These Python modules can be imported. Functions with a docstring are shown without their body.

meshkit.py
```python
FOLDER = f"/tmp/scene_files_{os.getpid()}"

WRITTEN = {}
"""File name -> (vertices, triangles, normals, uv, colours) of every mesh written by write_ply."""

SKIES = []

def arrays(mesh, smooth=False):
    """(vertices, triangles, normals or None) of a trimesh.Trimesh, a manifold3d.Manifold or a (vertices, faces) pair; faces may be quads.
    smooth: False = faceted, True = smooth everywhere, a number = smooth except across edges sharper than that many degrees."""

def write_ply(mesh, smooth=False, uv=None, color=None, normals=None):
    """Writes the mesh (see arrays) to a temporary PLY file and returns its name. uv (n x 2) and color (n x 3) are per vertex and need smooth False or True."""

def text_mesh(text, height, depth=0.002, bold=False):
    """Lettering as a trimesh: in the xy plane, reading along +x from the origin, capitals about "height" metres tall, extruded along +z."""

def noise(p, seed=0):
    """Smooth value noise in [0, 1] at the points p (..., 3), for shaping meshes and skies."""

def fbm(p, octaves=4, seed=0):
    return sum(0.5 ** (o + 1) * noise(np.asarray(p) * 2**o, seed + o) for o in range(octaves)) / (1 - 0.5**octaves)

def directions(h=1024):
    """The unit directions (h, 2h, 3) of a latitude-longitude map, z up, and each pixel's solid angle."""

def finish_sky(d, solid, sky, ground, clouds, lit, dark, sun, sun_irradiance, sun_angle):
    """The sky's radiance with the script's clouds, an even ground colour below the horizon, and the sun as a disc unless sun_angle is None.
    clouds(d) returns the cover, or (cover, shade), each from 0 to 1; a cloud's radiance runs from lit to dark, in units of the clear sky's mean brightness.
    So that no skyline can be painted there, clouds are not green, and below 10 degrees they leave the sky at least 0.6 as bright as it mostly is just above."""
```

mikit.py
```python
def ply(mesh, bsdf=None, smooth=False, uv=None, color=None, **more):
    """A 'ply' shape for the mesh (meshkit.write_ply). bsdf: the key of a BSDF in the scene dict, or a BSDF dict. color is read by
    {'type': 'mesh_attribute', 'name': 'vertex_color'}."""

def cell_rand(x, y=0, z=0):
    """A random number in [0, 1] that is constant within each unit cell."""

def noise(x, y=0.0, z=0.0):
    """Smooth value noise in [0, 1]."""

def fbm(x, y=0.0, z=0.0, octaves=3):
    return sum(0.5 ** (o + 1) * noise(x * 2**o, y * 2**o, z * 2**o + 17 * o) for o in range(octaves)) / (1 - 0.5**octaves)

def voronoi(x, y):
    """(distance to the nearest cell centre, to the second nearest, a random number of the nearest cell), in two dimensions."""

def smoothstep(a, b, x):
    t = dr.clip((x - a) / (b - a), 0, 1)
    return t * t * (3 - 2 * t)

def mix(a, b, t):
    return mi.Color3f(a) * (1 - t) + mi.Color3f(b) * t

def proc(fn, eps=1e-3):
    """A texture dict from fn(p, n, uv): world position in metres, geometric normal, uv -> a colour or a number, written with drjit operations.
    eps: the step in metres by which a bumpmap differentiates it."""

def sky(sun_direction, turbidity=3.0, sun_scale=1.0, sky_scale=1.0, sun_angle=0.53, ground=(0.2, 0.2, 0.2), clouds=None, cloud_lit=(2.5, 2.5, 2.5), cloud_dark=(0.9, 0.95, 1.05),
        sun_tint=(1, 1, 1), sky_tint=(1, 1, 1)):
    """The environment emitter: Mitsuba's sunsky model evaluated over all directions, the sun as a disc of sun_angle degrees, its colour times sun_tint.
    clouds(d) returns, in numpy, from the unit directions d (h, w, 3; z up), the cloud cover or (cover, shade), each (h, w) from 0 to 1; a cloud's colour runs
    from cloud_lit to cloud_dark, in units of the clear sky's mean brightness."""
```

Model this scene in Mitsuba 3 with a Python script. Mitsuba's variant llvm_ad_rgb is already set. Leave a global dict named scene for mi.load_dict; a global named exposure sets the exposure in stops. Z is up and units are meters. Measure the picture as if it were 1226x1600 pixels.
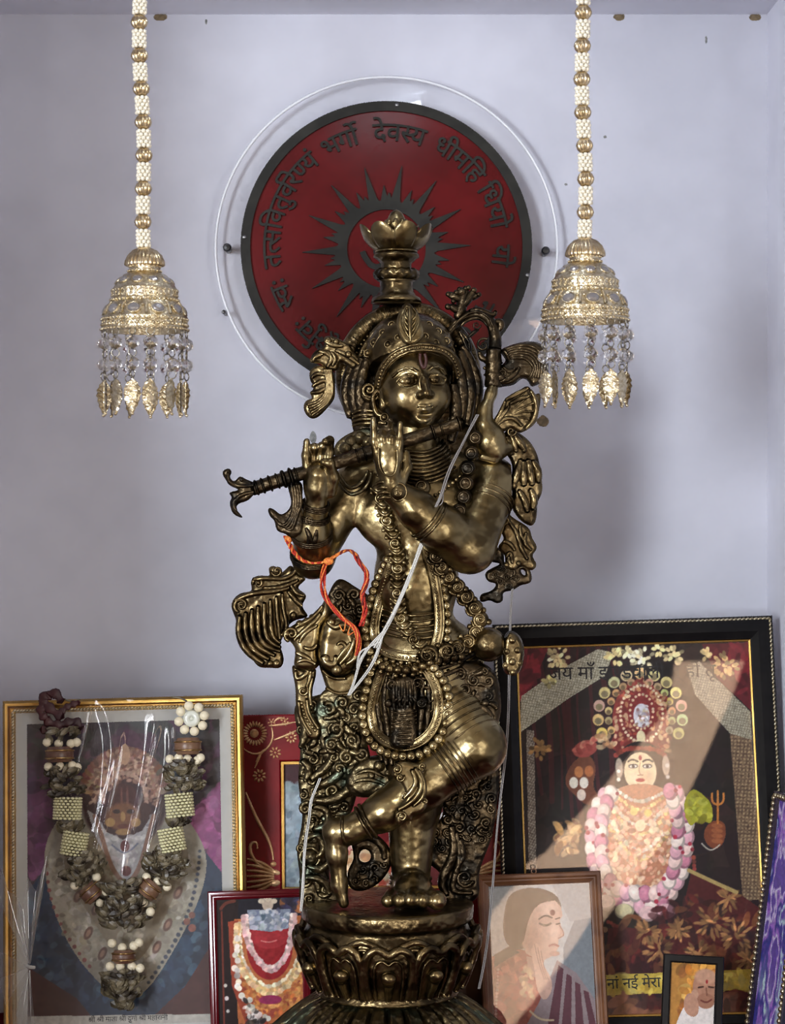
import math, random
import numpy as np, trimesh, shapely
from shapely.geometry import Polygon, Point
from shapely import affinity
from scipy.interpolate import CubicSpline, RegularGridInterpolator
from scipy.spatial import Delaunay, cKDTree
import drjit as dr
import mitsuba as mi
import mikit, meshkit

T = mi.ScalarTransform4f
PI = math.pi
rng = np.random.default_rng(7)
random.seed(7)

# ------------------------------------------------------------------ camera, light, exposure
S = 0.00055          # metres per photograph pixel in the plane of the statue
D = 1.8              # distance from the camera to the statue
H = 0.49             # height of the lens above the altar shelf (shelf top is z = 0)
FLOOR = -0.82
scene, labels = {}, {}
scene['camera'] = {'type': 'thinlens', 'aperture_radius': 0.0034, 'focus_distance': 1.84, 'fov': math.degrees(2 * math.atan(613 * S / D)), 'fov_axis': 'x',
                   'near_clip': 0.05, 'far_clip': 50.0,
                   'to_world': T().look_at(origin=[0, -D, H], target=[0, 0, H], up=[0, 0, 1])}
exposure = 0.42


def quad(o, a, b):
    """A rectangle o, o+a, o+a+b, o+b as a mesh."""
    o, a, b = map(np.asarray, (o, a, b))
    return np.array([o, o + a, o + a + b, o + b], float), np.array([[0, 1, 2], [0, 2, 3]])


def emit(*rgb):
    return {'type': 'area', 'radiance': {'type': 'rgb', 'value': list(rgb)}}


# daylight through a tall window of the room, front left of the altar
DOOR = dict(x=-1.80, y=-3.30, w=0.50, z0=0.10, z1=1.15)
scene['window_1__daylight'] = mikit.ply(quad([DOOR['x'] + DOOR['w'], DOOR['y'] - 0.2, DOOR['z0']], [-DOOR['w'], 0.20, 0], [0, 0, DOOR['z1'] - DOOR['z0']]), {'type': 'diffuse'}, emitter=emit(35, 37.2, 40))
labels['window_1'] = {'kind': 'structure', 'label': 'bright tall window behind the viewer'}
# added wide emitter beside it, unseen: softens the statue's shadow on the wall
scene['added_window_3__daylight'] = mikit.ply(quad([-1.14, -3.58, 0.10], [-1.06, 0.06, 0], [0, 0, 1.05]), {'type': 'diffuse'}, emitter=emit(9.2, 9.6, 10.3))
labels['added_window_3'] = {'kind': 'structure', 'label': 'added wide soft light panel behind the viewer'}
# small window with warm afternoon light on the wall behind the viewer, mirrored in the picture glass
scene['window_2__pane'] = mikit.ply(quad([0.62, -3.55, 0.18], [-0.90, 0, 0], [0, 0, 0.84]), {'type': 'diffuse'}, emitter=emit(2.9, 1.9, 1.22))
labels['window_2'] = {'kind': 'structure', 'label': 'small warm window behind the viewer'}
# added fill emitter behind the viewer, right, unseen: lifts the shaded wall and statue
scene['added_door_1__fill_panel'] = mikit.ply(quad([1.85, -3.62, FLOOR], [-0.85, 0, 0], [0, 0, 2.0]), {'type': 'diffuse'}, emitter=emit(5.4, 5.3, 5.3))
labels['added_door_1'] = {'kind': 'structure', 'label': 'added fill light panel behind the viewer, to the right'}
# (a small tube lamp under the niche's ceiling, mirrored in the round sign, is built with the niche)


# ------------------------------------------------------------------ helpers
def lin(c):
    c = np.asarray(c, float)
    if c.max() > 1.001:
        c = c / 255.0
    return np.where(c <= 0.04045, c / 12.92, ((c + 0.055) / 1.055) ** 2.4)


def rgb(c):
    return {'type': 'rgb', 'value': [float(x) for x in lin(c)]}


def U(px, py, y):
    """The point at depth y (metres) that the photograph shows at (px, py)."""
    k = S * (D + y) / D
    return np.array([(px - 613) * k, y, H + (800 - py) * k])


def cat(ms):
    vs, fs, n = [], [], 0
    for v, f in ms:
        vs.append(np.asarray(v, float)); fs.append(np.asarray(f, int) + n); n += len(v)
    return np.vstack(vs), np.vstack(fs)


def tm(m):
    return (np.array(m.vertices), np.array(m.faces))


def box(lo, hi, bevel=0.0):
    lo, hi = np.asarray(lo, float), np.asarray(hi, float)
    if bevel <= 0:
        m = trimesh.creation.box(extents=hi - lo)
        m.apply_translation((lo + hi) / 2)
        return tm(m)
    c, e = (lo + hi) / 2, (hi - lo) / 2
    pts = []
    for s in np.ndindex(2, 2, 2):
        s = np.array(s) * 2 - 1
        for ax in range(3):
            q = e * s - bevel * s
            q[ax] = e[ax] * s[ax]
            pts.append(c + q)
    h = trimesh.convex.convex_hull(np.array(pts))
    return tm(h)


def numbered(key):
    if key not in scene and not any(k.startswith(key + '__') for k in scene):
        return key
    n = 1
    while f'{key}_{n:03d}' in scene or any(k.startswith(f'{key}_{n:03d}__') for k in scene):
        n += 1
    return f'{key}_{n:03d}'


_count = {}


def part_key(key):
    n = _count.get(key, -1) + 1
    _count[key] = n
    return key if n == 0 else f'{key}_{n:03d}'


def add(key, mesh, mat, smooth=False, label=None, cat_=None, group=None, kind=None, **kw):
    """One entry of the scene; a key that is taken gets the next number."""
    key = part_key(key)
    scene[key] = mikit.ply(mesh, mat, smooth=smooth, **kw)
    d = {k: v for k, v in (('label', label), ('category', cat_), ('group', group), ('kind', kind)) if v}
    if d:
        labels[key] = d
    return key


def tag(key, label, category, group=None):
    labels[key] = {'label': label, 'category': category}
    if group:
        labels[key]['group'] = group


def spline(pts, n=None, closed=False, step=None):
    """Smooth curve through points (any number of columns)."""
    p = np.asarray(pts, float)
    if closed:
        p = np.vstack([p, p[:1]])
    s = np.concatenate([[0], np.cumsum(np.maximum(np.linalg.norm(np.diff(p[:, :min(3, p.shape[1])], axis=0), axis=1), 1e-9) ** 0.8)])
    L = np.linalg.norm(np.diff(p[:, :min(3, p.shape[1])], axis=0), axis=1).sum()
    if n is None:
        n = max(4, int(L / step))
    cs = CubicSpline(s, p, bc_type='periodic' if closed else 'natural')
    t = np.linspace(0, s[-1], n + (1 if closed else 0))
    q = cs(t)
    return q[:-1] if closed else q


def tube(pts, r, sides=8, closed=False, flat=1.0, up=None, caps=True):
    """Tube along pts with radius r (number or per point). flat scales the radius along 'up'."""
    p = np.asarray(pts, float)
    n = len(p)
    r = np.broadcast_to(np.asarray(r, float), (n,))
    t = (np.roll(p, -1, 0) - np.roll(p, 1, 0)) if closed else np.gradient(p, axis=0)
    t /= np.linalg.norm(t, axis=1, keepdims=True) + 1e-12
    if up is not None:
        b = np.broadcast_to(np.asarray(up, float), p.shape)
        a = np.cross(b, t)
        a /= np.linalg.norm(a, axis=1, keepdims=True) + 1e-9
        b = np.cross(t, a)
    else:
        a = np.zeros_like(p)
        g = np.array([0, 1.0, 0]) if abs(t[0][1]) < 0.9 else np.array([1.0, 0, 0])
        cur = np.cross(t[0], g); cur /= np.linalg.norm(cur)
        for i in range(n):
            cur = cur - t[i] * (cur @ t[i]); cur /= np.linalg.norm(cur) + 1e-12
            a[i] = cur
        b = np.cross(t, a)
    ang = np.arange(sides) * 2 * PI / sides
    rings = p[:, None] + r[:, None, None] * (np.cos(ang)[None, :, None] * a[:, None] + flat * np.sin(ang)[None, :, None] * b[:, None])
    v = rings.reshape(-1, 3)
    m = n if closed else n - 1
    i, j = np.meshgrid(np.arange(m), np.arange(sides), indexing='ij')
    i2 = (i + 1) % n
    j2 = (j + 1) % sides
    q = np.stack([i * sides + j, i2 * sides + j, i2 * sides + j2, i * sides + j2], -1).reshape(-1, 4)
    f = np.vstack([q[:, [0, 2, 1]], q[:, [0, 3, 2]]])
    if caps and not closed:
        e0, e1 = p[0] - t[0] * r[0] * 0.6, p[-1] + t[-1] * r[-1] * 0.6
        v = np.vstack([v, [e0, e1]])
        k = np.arange(sides); k2 = (k + 1) % sides
        f = np.vstack([f, np.stack([np.full(sides, n * sides), k, k2], 1)[:, [0, 1, 2]], np.stack([np.full(sides, n * sides + 1), (n - 1) * sides + k2, (n - 1) * sides + k], 1)])
    return v, f


_ico = {k: tm(trimesh.creation.icosphere(subdivisions=k)) for k in (1, 2, 3)}


def ball(c, r, sub=2):
    v, f = _ico[sub]
    return v * np.asarray(r) + np.asarray(c, float), f


def lathe(profile, n=48, center=(0, 0, 0), wobble=None):
    """Revolves (r, z) pairs about the vertical axis; wobble(angle, z) scales the radius."""
    p = np.asarray(profile, float)
    a = np.arange(n) * 2 * PI / n
    R = np.repeat(p[:, :1], n, 1)
    Z = np.repeat(p[:, 1:2], n, 1)
    if wobble is not None:
        R = R * wobble(a[None], Z)
    v = np.stack([R * np.cos(a), R * np.sin(a), Z], -1).reshape(-1, 3) + np.asarray(center, float)
    m = len(p)
    i, j = np.meshgrid(np.arange(m - 1), np.arange(n), indexing='ij')
    q = np.stack([i * n + j, i * n + (j + 1) % n, (i + 1) * n + (j + 1) % n, (i + 1) * n + j], -1).reshape(-1, 4)
    return v, np.vstack([q[:, [0, 1, 2]], q[:, [0, 2, 3]]])


def extrude(poly, depth):
    out = []
    for g in getattr(poly, 'geoms', [poly]):
        if g.area > 0:
            out.append(tm(trimesh.creation.extrude_polygon(g, depth, engine='earcut')))
    return cat(out)


def xz(m, y, scale=1.0, at=(0, 0)):
    """A mesh drawn in x, y and extruded along z, set upright: its front faces the viewer at depth y."""
    v, f = m
    return np.stack([at[0] + v[:, 0] * scale, y - v[:, 2], at[1] + v[:, 1] * scale], 1), f


def spiral(cx, cy, r0, turns=1.6, a0=0.0, hand=1, r1=0.12, n=None):
    """Points (x, y) of a scroll that winds inwards."""
    n = n or max(10, int(14 * turns))
    t = np.linspace(0, 1, n)
    r = r0 * (1 - t * (1 - r1))
    a = a0 + hand * t * turns * 2 * PI
    return np.stack([cx + r * np.cos(a), cy + r * np.sin(a)], 1)


# ------------------------------------------------------------------ materials
def noisy(a, b, scale, octaves=3, lo=0.3, hi=0.7, third=None, scale3=0.0):
    a, b = lin(a).tolist(), lin(b).tolist()
    third = lin(third).tolist() if third is not None else None

    def fn(p, n, uv):
        t = mikit.smoothstep(lo, hi, mikit.fbm(p.x * scale, p.y * scale, p.z * scale, octaves))
        c = mikit.mix(a, b, t)
        if third is not None:
            c = mikit.mix(c, third, mikit.smoothstep(0.54, 0.68, mikit.fbm(p.x * scale3 + 9, p.y * scale3, p.z * scale3 + 3, octaves)))
        return c
    return mikit.proc(fn)


def bump(bsdf, scale, amount, octaves=2):
    def fn(p, n, uv):
        return mikit.fbm(p.x * scale, p.y * scale, p.z * scale, octaves)
    return {'type': 'bumpmap', 'arbitrary': mikit.proc(fn, eps=0.3 / scale), 'scale': amount, 'bsdf': bsdf}


def two(b):
    return {'type': 'twosided', 'bsdf': b}


def metal(a, b, scale=60.0, rough=0.33, third=None, scale3=20.0, metallic=1.0, spec=0.5):
    return two({'type': 'principled', 'base_color': noisy(a, b, scale, 3, third=third, scale3=scale3), 'metallic': metallic, 'roughness': rough, 'specular': spec})


def plain(c, rough=0.5, spec=0.5, **k):
    return two({'type': 'principled', 'base_color': rgb(c), 'roughness': rough, 'specular': spec, **k})


M = scene
M['wall_paint'] = two({'type': 'principled', 'base_color': noisy((203, 204, 214), (196, 197, 207), 14.0, 4), 'roughness': 0.75, 'specular': 0.2})
M['room_paint'] = two({'type': 'diffuse', 'reflectance': rgb((188, 179, 168))})
M['shelf_cloth'] = two({'type': 'diffuse', 'reflectance': noisy((92, 26, 30), (70, 18, 22), 40.0)})
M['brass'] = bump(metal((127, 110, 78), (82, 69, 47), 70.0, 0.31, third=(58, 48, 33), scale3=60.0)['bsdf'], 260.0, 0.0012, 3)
M['brass_bright'] = bump(metal((152, 136, 100), (110, 95, 65), 70.0, 0.29, third=(86, 72, 48), scale3=60.0)['bsdf'], 200.0, 0.0008, 3)  # lighter brass: bare body, and left parts with their light in the colour
M['brass_dark'] = bump(metal((86, 73, 54), (57, 48, 36), 60.0, 0.36, third=(44, 40, 34), scale3=60.0)['bsdf'], 260.0, 0.0020, 3)  # darker brass copy: shade of right and back parts put into the colour
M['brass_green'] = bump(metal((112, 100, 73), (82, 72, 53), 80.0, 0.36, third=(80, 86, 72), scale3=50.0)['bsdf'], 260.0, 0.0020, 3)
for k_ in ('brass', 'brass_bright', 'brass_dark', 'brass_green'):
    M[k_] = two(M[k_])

# outlines of the letters (font units, one list x, y, x, y ... per contour)
GLYPHS = [
[[174,632,259,613,312,554,331,475,332,321,533,321,533,551,402,551,402,622,717,622,717,551,614,551,614,0,533,0,533,250,332,250,326,177,307,157,283,151,229,173,183,223,165,265,170,300,204,320,253,321,251,479,239,527,216,555,169,568,139,562,116,534,117,504,138,478,218,460,210,389,163,396,90,426,66,450,51,481,46,520,50,556,84,606,141,629]],
[[-63,-245,-173,-268,-219,-264,-290,-228,-328,-165,-328,-90,-313,-58,-253,-7,-211,7,-162,11,-70,-1,38,-62,145,-189,83,-228,47,-177,-27,-101,-109,-62,-187,-59,-213,-66,-247,-91,-256,-108,-256,-151,-234,-181,-198,-194,-161,-195,-88,-175]],
[[-248,-12,-136,11,-51,-6,-20,-28,17,-90,17,-167,1,-201,-60,-251,-104,-264,-219,-263,-324,-222,-370,-188,-455,-100,-394,-57,-320,-136,-246,-182,-157,-196,-98,-188,-63,-163,-54,-102,-76,-73,-111,-59,-148,-58,-222,-79]],
[[-190,615,-226,688,-238,738,-235,803,-220,836,-196,862,-127,892,-45,893,21,872,-1,806,-78,827,-103,825,-139,804,-158,769,-158,725,-146,682,-108,615]],
[[571,551,467,551,467,0,387,0,387,165,297,124,198,120,137,139,70,198,49,254,46,286,52,339,72,383,104,418,146,444,196,459,264,464,354,454,349,381,221,388,162,364,131,318,127,287,141,231,158,212,206,191,268,191,324,210,387,260,387,551,0,551,0,622,571,622]],
[[78,435,96,480,139,499,182,480,200,435,182,390,139,371,96,390],[78,118,96,163,139,182,182,163,200,118,182,73,139,54,96,73]],
[[369,322,478,332,486,260,352,252,212,277,167,253,264,146,380,42,326,-12,133,181,60,275,42,317,47,364,83,391,134,388,181,350,194,364,210,398,217,458,201,551,0,551,0,622,403,622,403,551,281,551,296,495,297,431,288,385,262,333]],
[[481,551,481,0,400,0,400,328,254,327,164,309,137,284,129,263,130,205,142,173,191,111,271,40,217,-12,132,68,68,151,48,211,51,286,93,351,163,388,230,398,400,399,400,551,0,551,0,622,584,622,584,551]],
[[0,622,363,622,363,551,0,551],[45,242,51,286,68,323,93,351,137,378,230,398,380,399,380,328,200,322,164,309,137,284,126,237,142,173,191,111,271,40,217,-12,86,123,55,180]],
[[587,551,587,0,506,0,506,266,448,254,352,252,212,277,167,253,264,146,380,42,326,-12,133,181,60,275,42,317,47,364,83,391,134,388,181,350,194,364,210,398,217,458,201,551,0,551,0,622,691,622,691,551],[369,322,506,339,506,551,281,551,296,495,297,431,288,385,262,333]],
[[89,551,0,551,0,622,80,622,60,669,53,724,59,773,79,814,111,849,154,875,206,891,266,896,356,888,440,862,516,820,585,763,648,695,704,615,620,615,515,731,402,801,283,824,240,821,203,811,152,772,138,746,135,695,165,622,273,622,273,551,170,551,170,0,89,0]],
[[395,42,341,-12,138,181,75,256,46,305,42,352,67,385,104,393,134,388,181,349,224,380,254,443,254,498,239,551,0,551,0,622,424,622,424,551,320,551,334,494,334,423,298,341,254,300,167,254,272,146]],
[[-169,615,-210,740,-240,788,-293,821,-342,821,-385,809,-409,882,-351,894,-284,893,-224,870,-199,850,-154,784,-94,615]],
[[251,146,194,153,149,172,104,222,80,318,79,551,0,551,0,622,481,622,481,551,420,551,419,294,405,231,385,198,352,170,307,152],[249,217,304,231,332,274,339,551,160,551,167,276,195,233]],
[[595,622,595,551,491,551,491,0,410,0,410,179,343,146,253,132,197,139,148,159,108,192,75,237,52,291,38,353,106,375,147,407,160,457,155,493,123,551,0,551,0,622],[129,301,180,228,228,206,320,212,391,256,410,274,410,551,211,551,237,481,240,445,228,381,191,333]],
[[-185,772,-168,813,-130,830,-91,813,-75,772,-91,731,-130,714,-168,731]],
[[208,551,207,218,186,185,143,180,106,199,74,231,49,270,41,308,47,335,66,353,127,359,127,551,0,551,0,622,578,622,578,551,474,551,474,0,393,0,393,551]],
[[170,551,170,0,89,0,89,551,0,551,0,622,273,622,273,551],[90,615,48,740,19,788,-34,821,-83,821,-126,809,-150,882,-59,896,-2,888,40,865,78,819,103,862,145,887,225,895,310,872,288,806,211,827,186,825,150,804,131,769,129,733,165,615]],
[[413,-58,342,73,231,73,149,98,83,151,48,236,53,325,86,385,126,419,183,443,295,456,295,551,0,551,0,622,534,622,534,551,376,551,376,385,260,382,191,365,148,331,127,282,130,229,144,200,197,155,237,144,312,141,308,197,341,234,399,237,438,216,458,181,459,142,446,112,410,86,480,-24]],
[[630,551,526,551,526,0,445,0,445,150,378,116,283,103,193,121,132,173,116,209,112,269,127,319,148,348,72,402,45,458,47,531,83,592,113,614,187,632,250,620,295,583,311,531,307,500,271,443,210,482,226,504,229,536,220,554,200,566,166,566,136,546,116,489,132,438,172,409,223,397,333,402,326,332,241,324,204,297,194,277,194,229,204,209,240,182,292,173,382,194,445,245,445,551,383,551,383,622,630,622]],
[[-185,615,-219,726,-215,789,-201,824,-146,878,-61,896,10,883,64,845,108,778,163,622,273,622,273,551,170,551,170,0,89,0,89,551,0,551,0,622,87,622,49,736,5,803,-23,820,-57,825,-82,822,-118,800,-137,760,-138,711,-105,615]],
[[509,551,509,0,428,0,428,250,207,250,201,177,182,157,159,151,119,164,69,209,44,251,41,289,64,315,126,321,126,551,0,551,0,622,612,622,612,551],[428,551,207,551,207,321,428,321]],
[[321,69,380,98,400,128,400,172,374,208,319,227,238,226,202,216,154,179,138,124,160,44,196,0,302,-89,248,-142,108,-9,64,80,58,130,65,177,85,216,115,248,75,310,70,370,95,424,140,451,203,464,361,465,361,551,0,551,0,622,546,622,546,551,442,551,442,394,197,393,164,381,151,361,153,322,183,284,284,300,365,291,423,264,460,224,481,153,477,117,447,57,421,34,348,2]],
[[89,551,0,551,0,622,80,622,60,668,53,723,60,772,80,814,114,849,159,875,214,891,344,892,408,880,525,835,628,763,756,615,671,615,554,731,429,801,297,824,249,821,209,811,153,772,139,745,135,693,165,622,273,622,273,551,170,551,170,0,89,0]],
[[170,551,170,0,89,0,89,551,0,551,0,622,273,622,273,551],[90,615,48,740,19,788,-34,821,-83,821,-126,809,-150,882,-92,894,-25,893,34,870,60,850,106,784,165,615]],
[[0,622,569,622,569,551,466,551,466,0,385,0,385,298,204,298,198,213,180,194,153,188,120,197,85,224,39,299,43,345,78,367,385,369,385,551,0,551]],
[[45,53,214,153,152,175,100,234,80,318,79,551,0,551,0,622,583,622,583,551,479,551,479,0,398,0,398,193,92,-13],[398,551,160,551,163,304,177,256,208,227,262,217,313,225,398,280]],
[[649,551,545,551,545,0,465,0,465,165,403,133,349,120,269,123,227,137,163,193,146,231,147,312,185,371,38,369,38,441,389,440,382,370,314,367,256,346,237,327,221,274,234,226,270,198,317,188,377,198,465,260,465,551,0,551,0,622,649,622]],
[[170,551,170,0,89,0,89,551,0,551,0,622,273,622,273,551]],
[[-179,-44,-88,-42,-12,-64,78,-133,151,-227,94,-268,27,-180,-42,-130,-125,-113,-167,-118]],
[[502,816,516,852,552,866,587,852,602,816,587,780,552,766,516,780],[759,833,740,772,715,725,682,690,601,654,553,649,507,654,427,694,364,775,339,833,408,856,468,751,493,732,555,716,590,720,642,754,686,858],[470,218,450,141,424,114,354,84,257,87,206,108,159,144,71,267,29,356,100,382,129,316,193,214,228,180,265,160,305,153,349,161,380,185,391,227,382,273,338,330,318,347,260,341,255,411,328,423,367,451,380,494,370,533,340,555,302,562,235,552,171,525,146,594,210,620,298,632,346,628,418,593,454,532,457,469,426,403,385,370,436,345,471,349,493,365,569,477,641,536,730,545,778,528,819,494,848,442,858,368,853,318,837,275,810,239,775,212,733,196,683,191,603,208,537,254,586,307,632,274,686,262,730,274,765,309,778,369,768,427,741,464,702,476,668,468,640,445,568,334,532,297,486,277,457,274]],
[[653,551,653,0,572,0,572,370,378,373,420,329,448,276,456,189,438,141,404,107,360,87,310,80,275,83,209,110,147,169,88,264,31,401,102,426,165,276,198,222,232,184,268,161,326,155,370,184,379,227,376,256,348,310,273,377,302,441,572,441,572,551,0,551,0,622,757,622,757,551]],
[[-188,847,-174,882,-139,896,-104,882,-89,847,-104,812,-139,797,-174,812],[69,863,50,803,25,756,-8,722,-89,685,-138,680,-226,700,-264,724,-298,760,-352,863,-283,887,-223,782,-169,751,-135,747,-71,764,-49,784,-5,889]],
[[271,222,213,215,161,197,131,217,64,290,51,370,76,424,120,451,186,464,314,465,314,551,0,551,0,622,771,622,771,551,667,551,667,0,586,0,586,209,520,198,438,202,447,154,429,80,374,30,289,4,415,-40,382,-110,176,1,108,10,63,30,52,46,50,79,62,102,85,114,128,111,194,70,211,68,298,77,349,105,366,153,355,190,323,214],[480,268,586,283,586,551,395,551,395,394,178,393,145,381,132,361,136,318,174,277,275,294]],
[[358,222,300,215,248,197,218,217,151,290,138,370,163,424,208,451,277,464,401,465,401,551,0,551,0,622,592,622,592,551,482,551,482,394,265,393,232,381,219,361,223,318,261,277,326,292,409,290,485,256,512,228,529,194,529,112,485,44,447,19,397,5,274,5,162,44,112,76,25,158,86,207,163,132,244,88,337,74,401,83,440,109,453,152,450,173,428,204]],
[[0,551,0,622,693,622,693,551,589,551,589,0,508,0,508,355,462,351,413,319,382,276,356,208,279,232,311,313,263,342,228,352,184,350,164,343,136,313,128,246,148,198,185,151,309,40,255,-12,94,145,48,240,56,337,87,382,131,410,204,426,259,420,354,370,396,401,444,420,508,426,508,551]],
[[271,222,213,215,161,197,131,217,64,290,51,370,76,424,121,451,190,464,314,465,314,551,0,551,0,622,505,622,505,551,395,551,395,394,178,393,145,381,132,361,136,318,174,277,239,292,322,290,398,256,425,228,442,194,447,154,429,80,374,30,289,4,415,-40,382,-110,176,1,82,18,52,46,54,91,85,114,128,111,194,70,211,68,298,77,349,105,366,153,355,190,323,214],[293,615,258,688,245,738,248,803,263,836,288,862,356,892,438,893,504,872,482,806,405,827,380,825,344,804,325,769,324,725,336,682,375,615]],
[[243,40,195,107,447,258,257,314,76,202,28,270,183,354,127,404,98,452,89,503,108,567,163,615,202,628,247,632,325,616,380,569,399,500,376,422,319,361,423,330,537,310,537,551,461,551,461,622,722,622,722,551,618,551,618,0,537,0,537,234],[168,497,185,446,248,393,300,442,318,500,298,550,244,566,192,549,178,536]],
[[296,-12,378,9,342,73,231,73,175,87,124,112,68,176,46,272,62,348,86,385,126,419,183,443,295,456,295,551,0,551,0,622,534,622,534,551,376,551,376,385,260,382,191,365,138,317,126,262,144,200,166,174,237,144,312,141,308,197,341,234,399,237,438,216,458,181,459,142,446,112,410,86,459,5,517,-21,554,-68,566,-129,545,-201,484,-251,440,-264,325,-263,220,-222,130,-147,89,-100,150,-57,224,-136,298,-182,387,-196,446,-188,481,-163,490,-102,468,-73,433,-59,396,-58,322,-79]],
]
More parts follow.
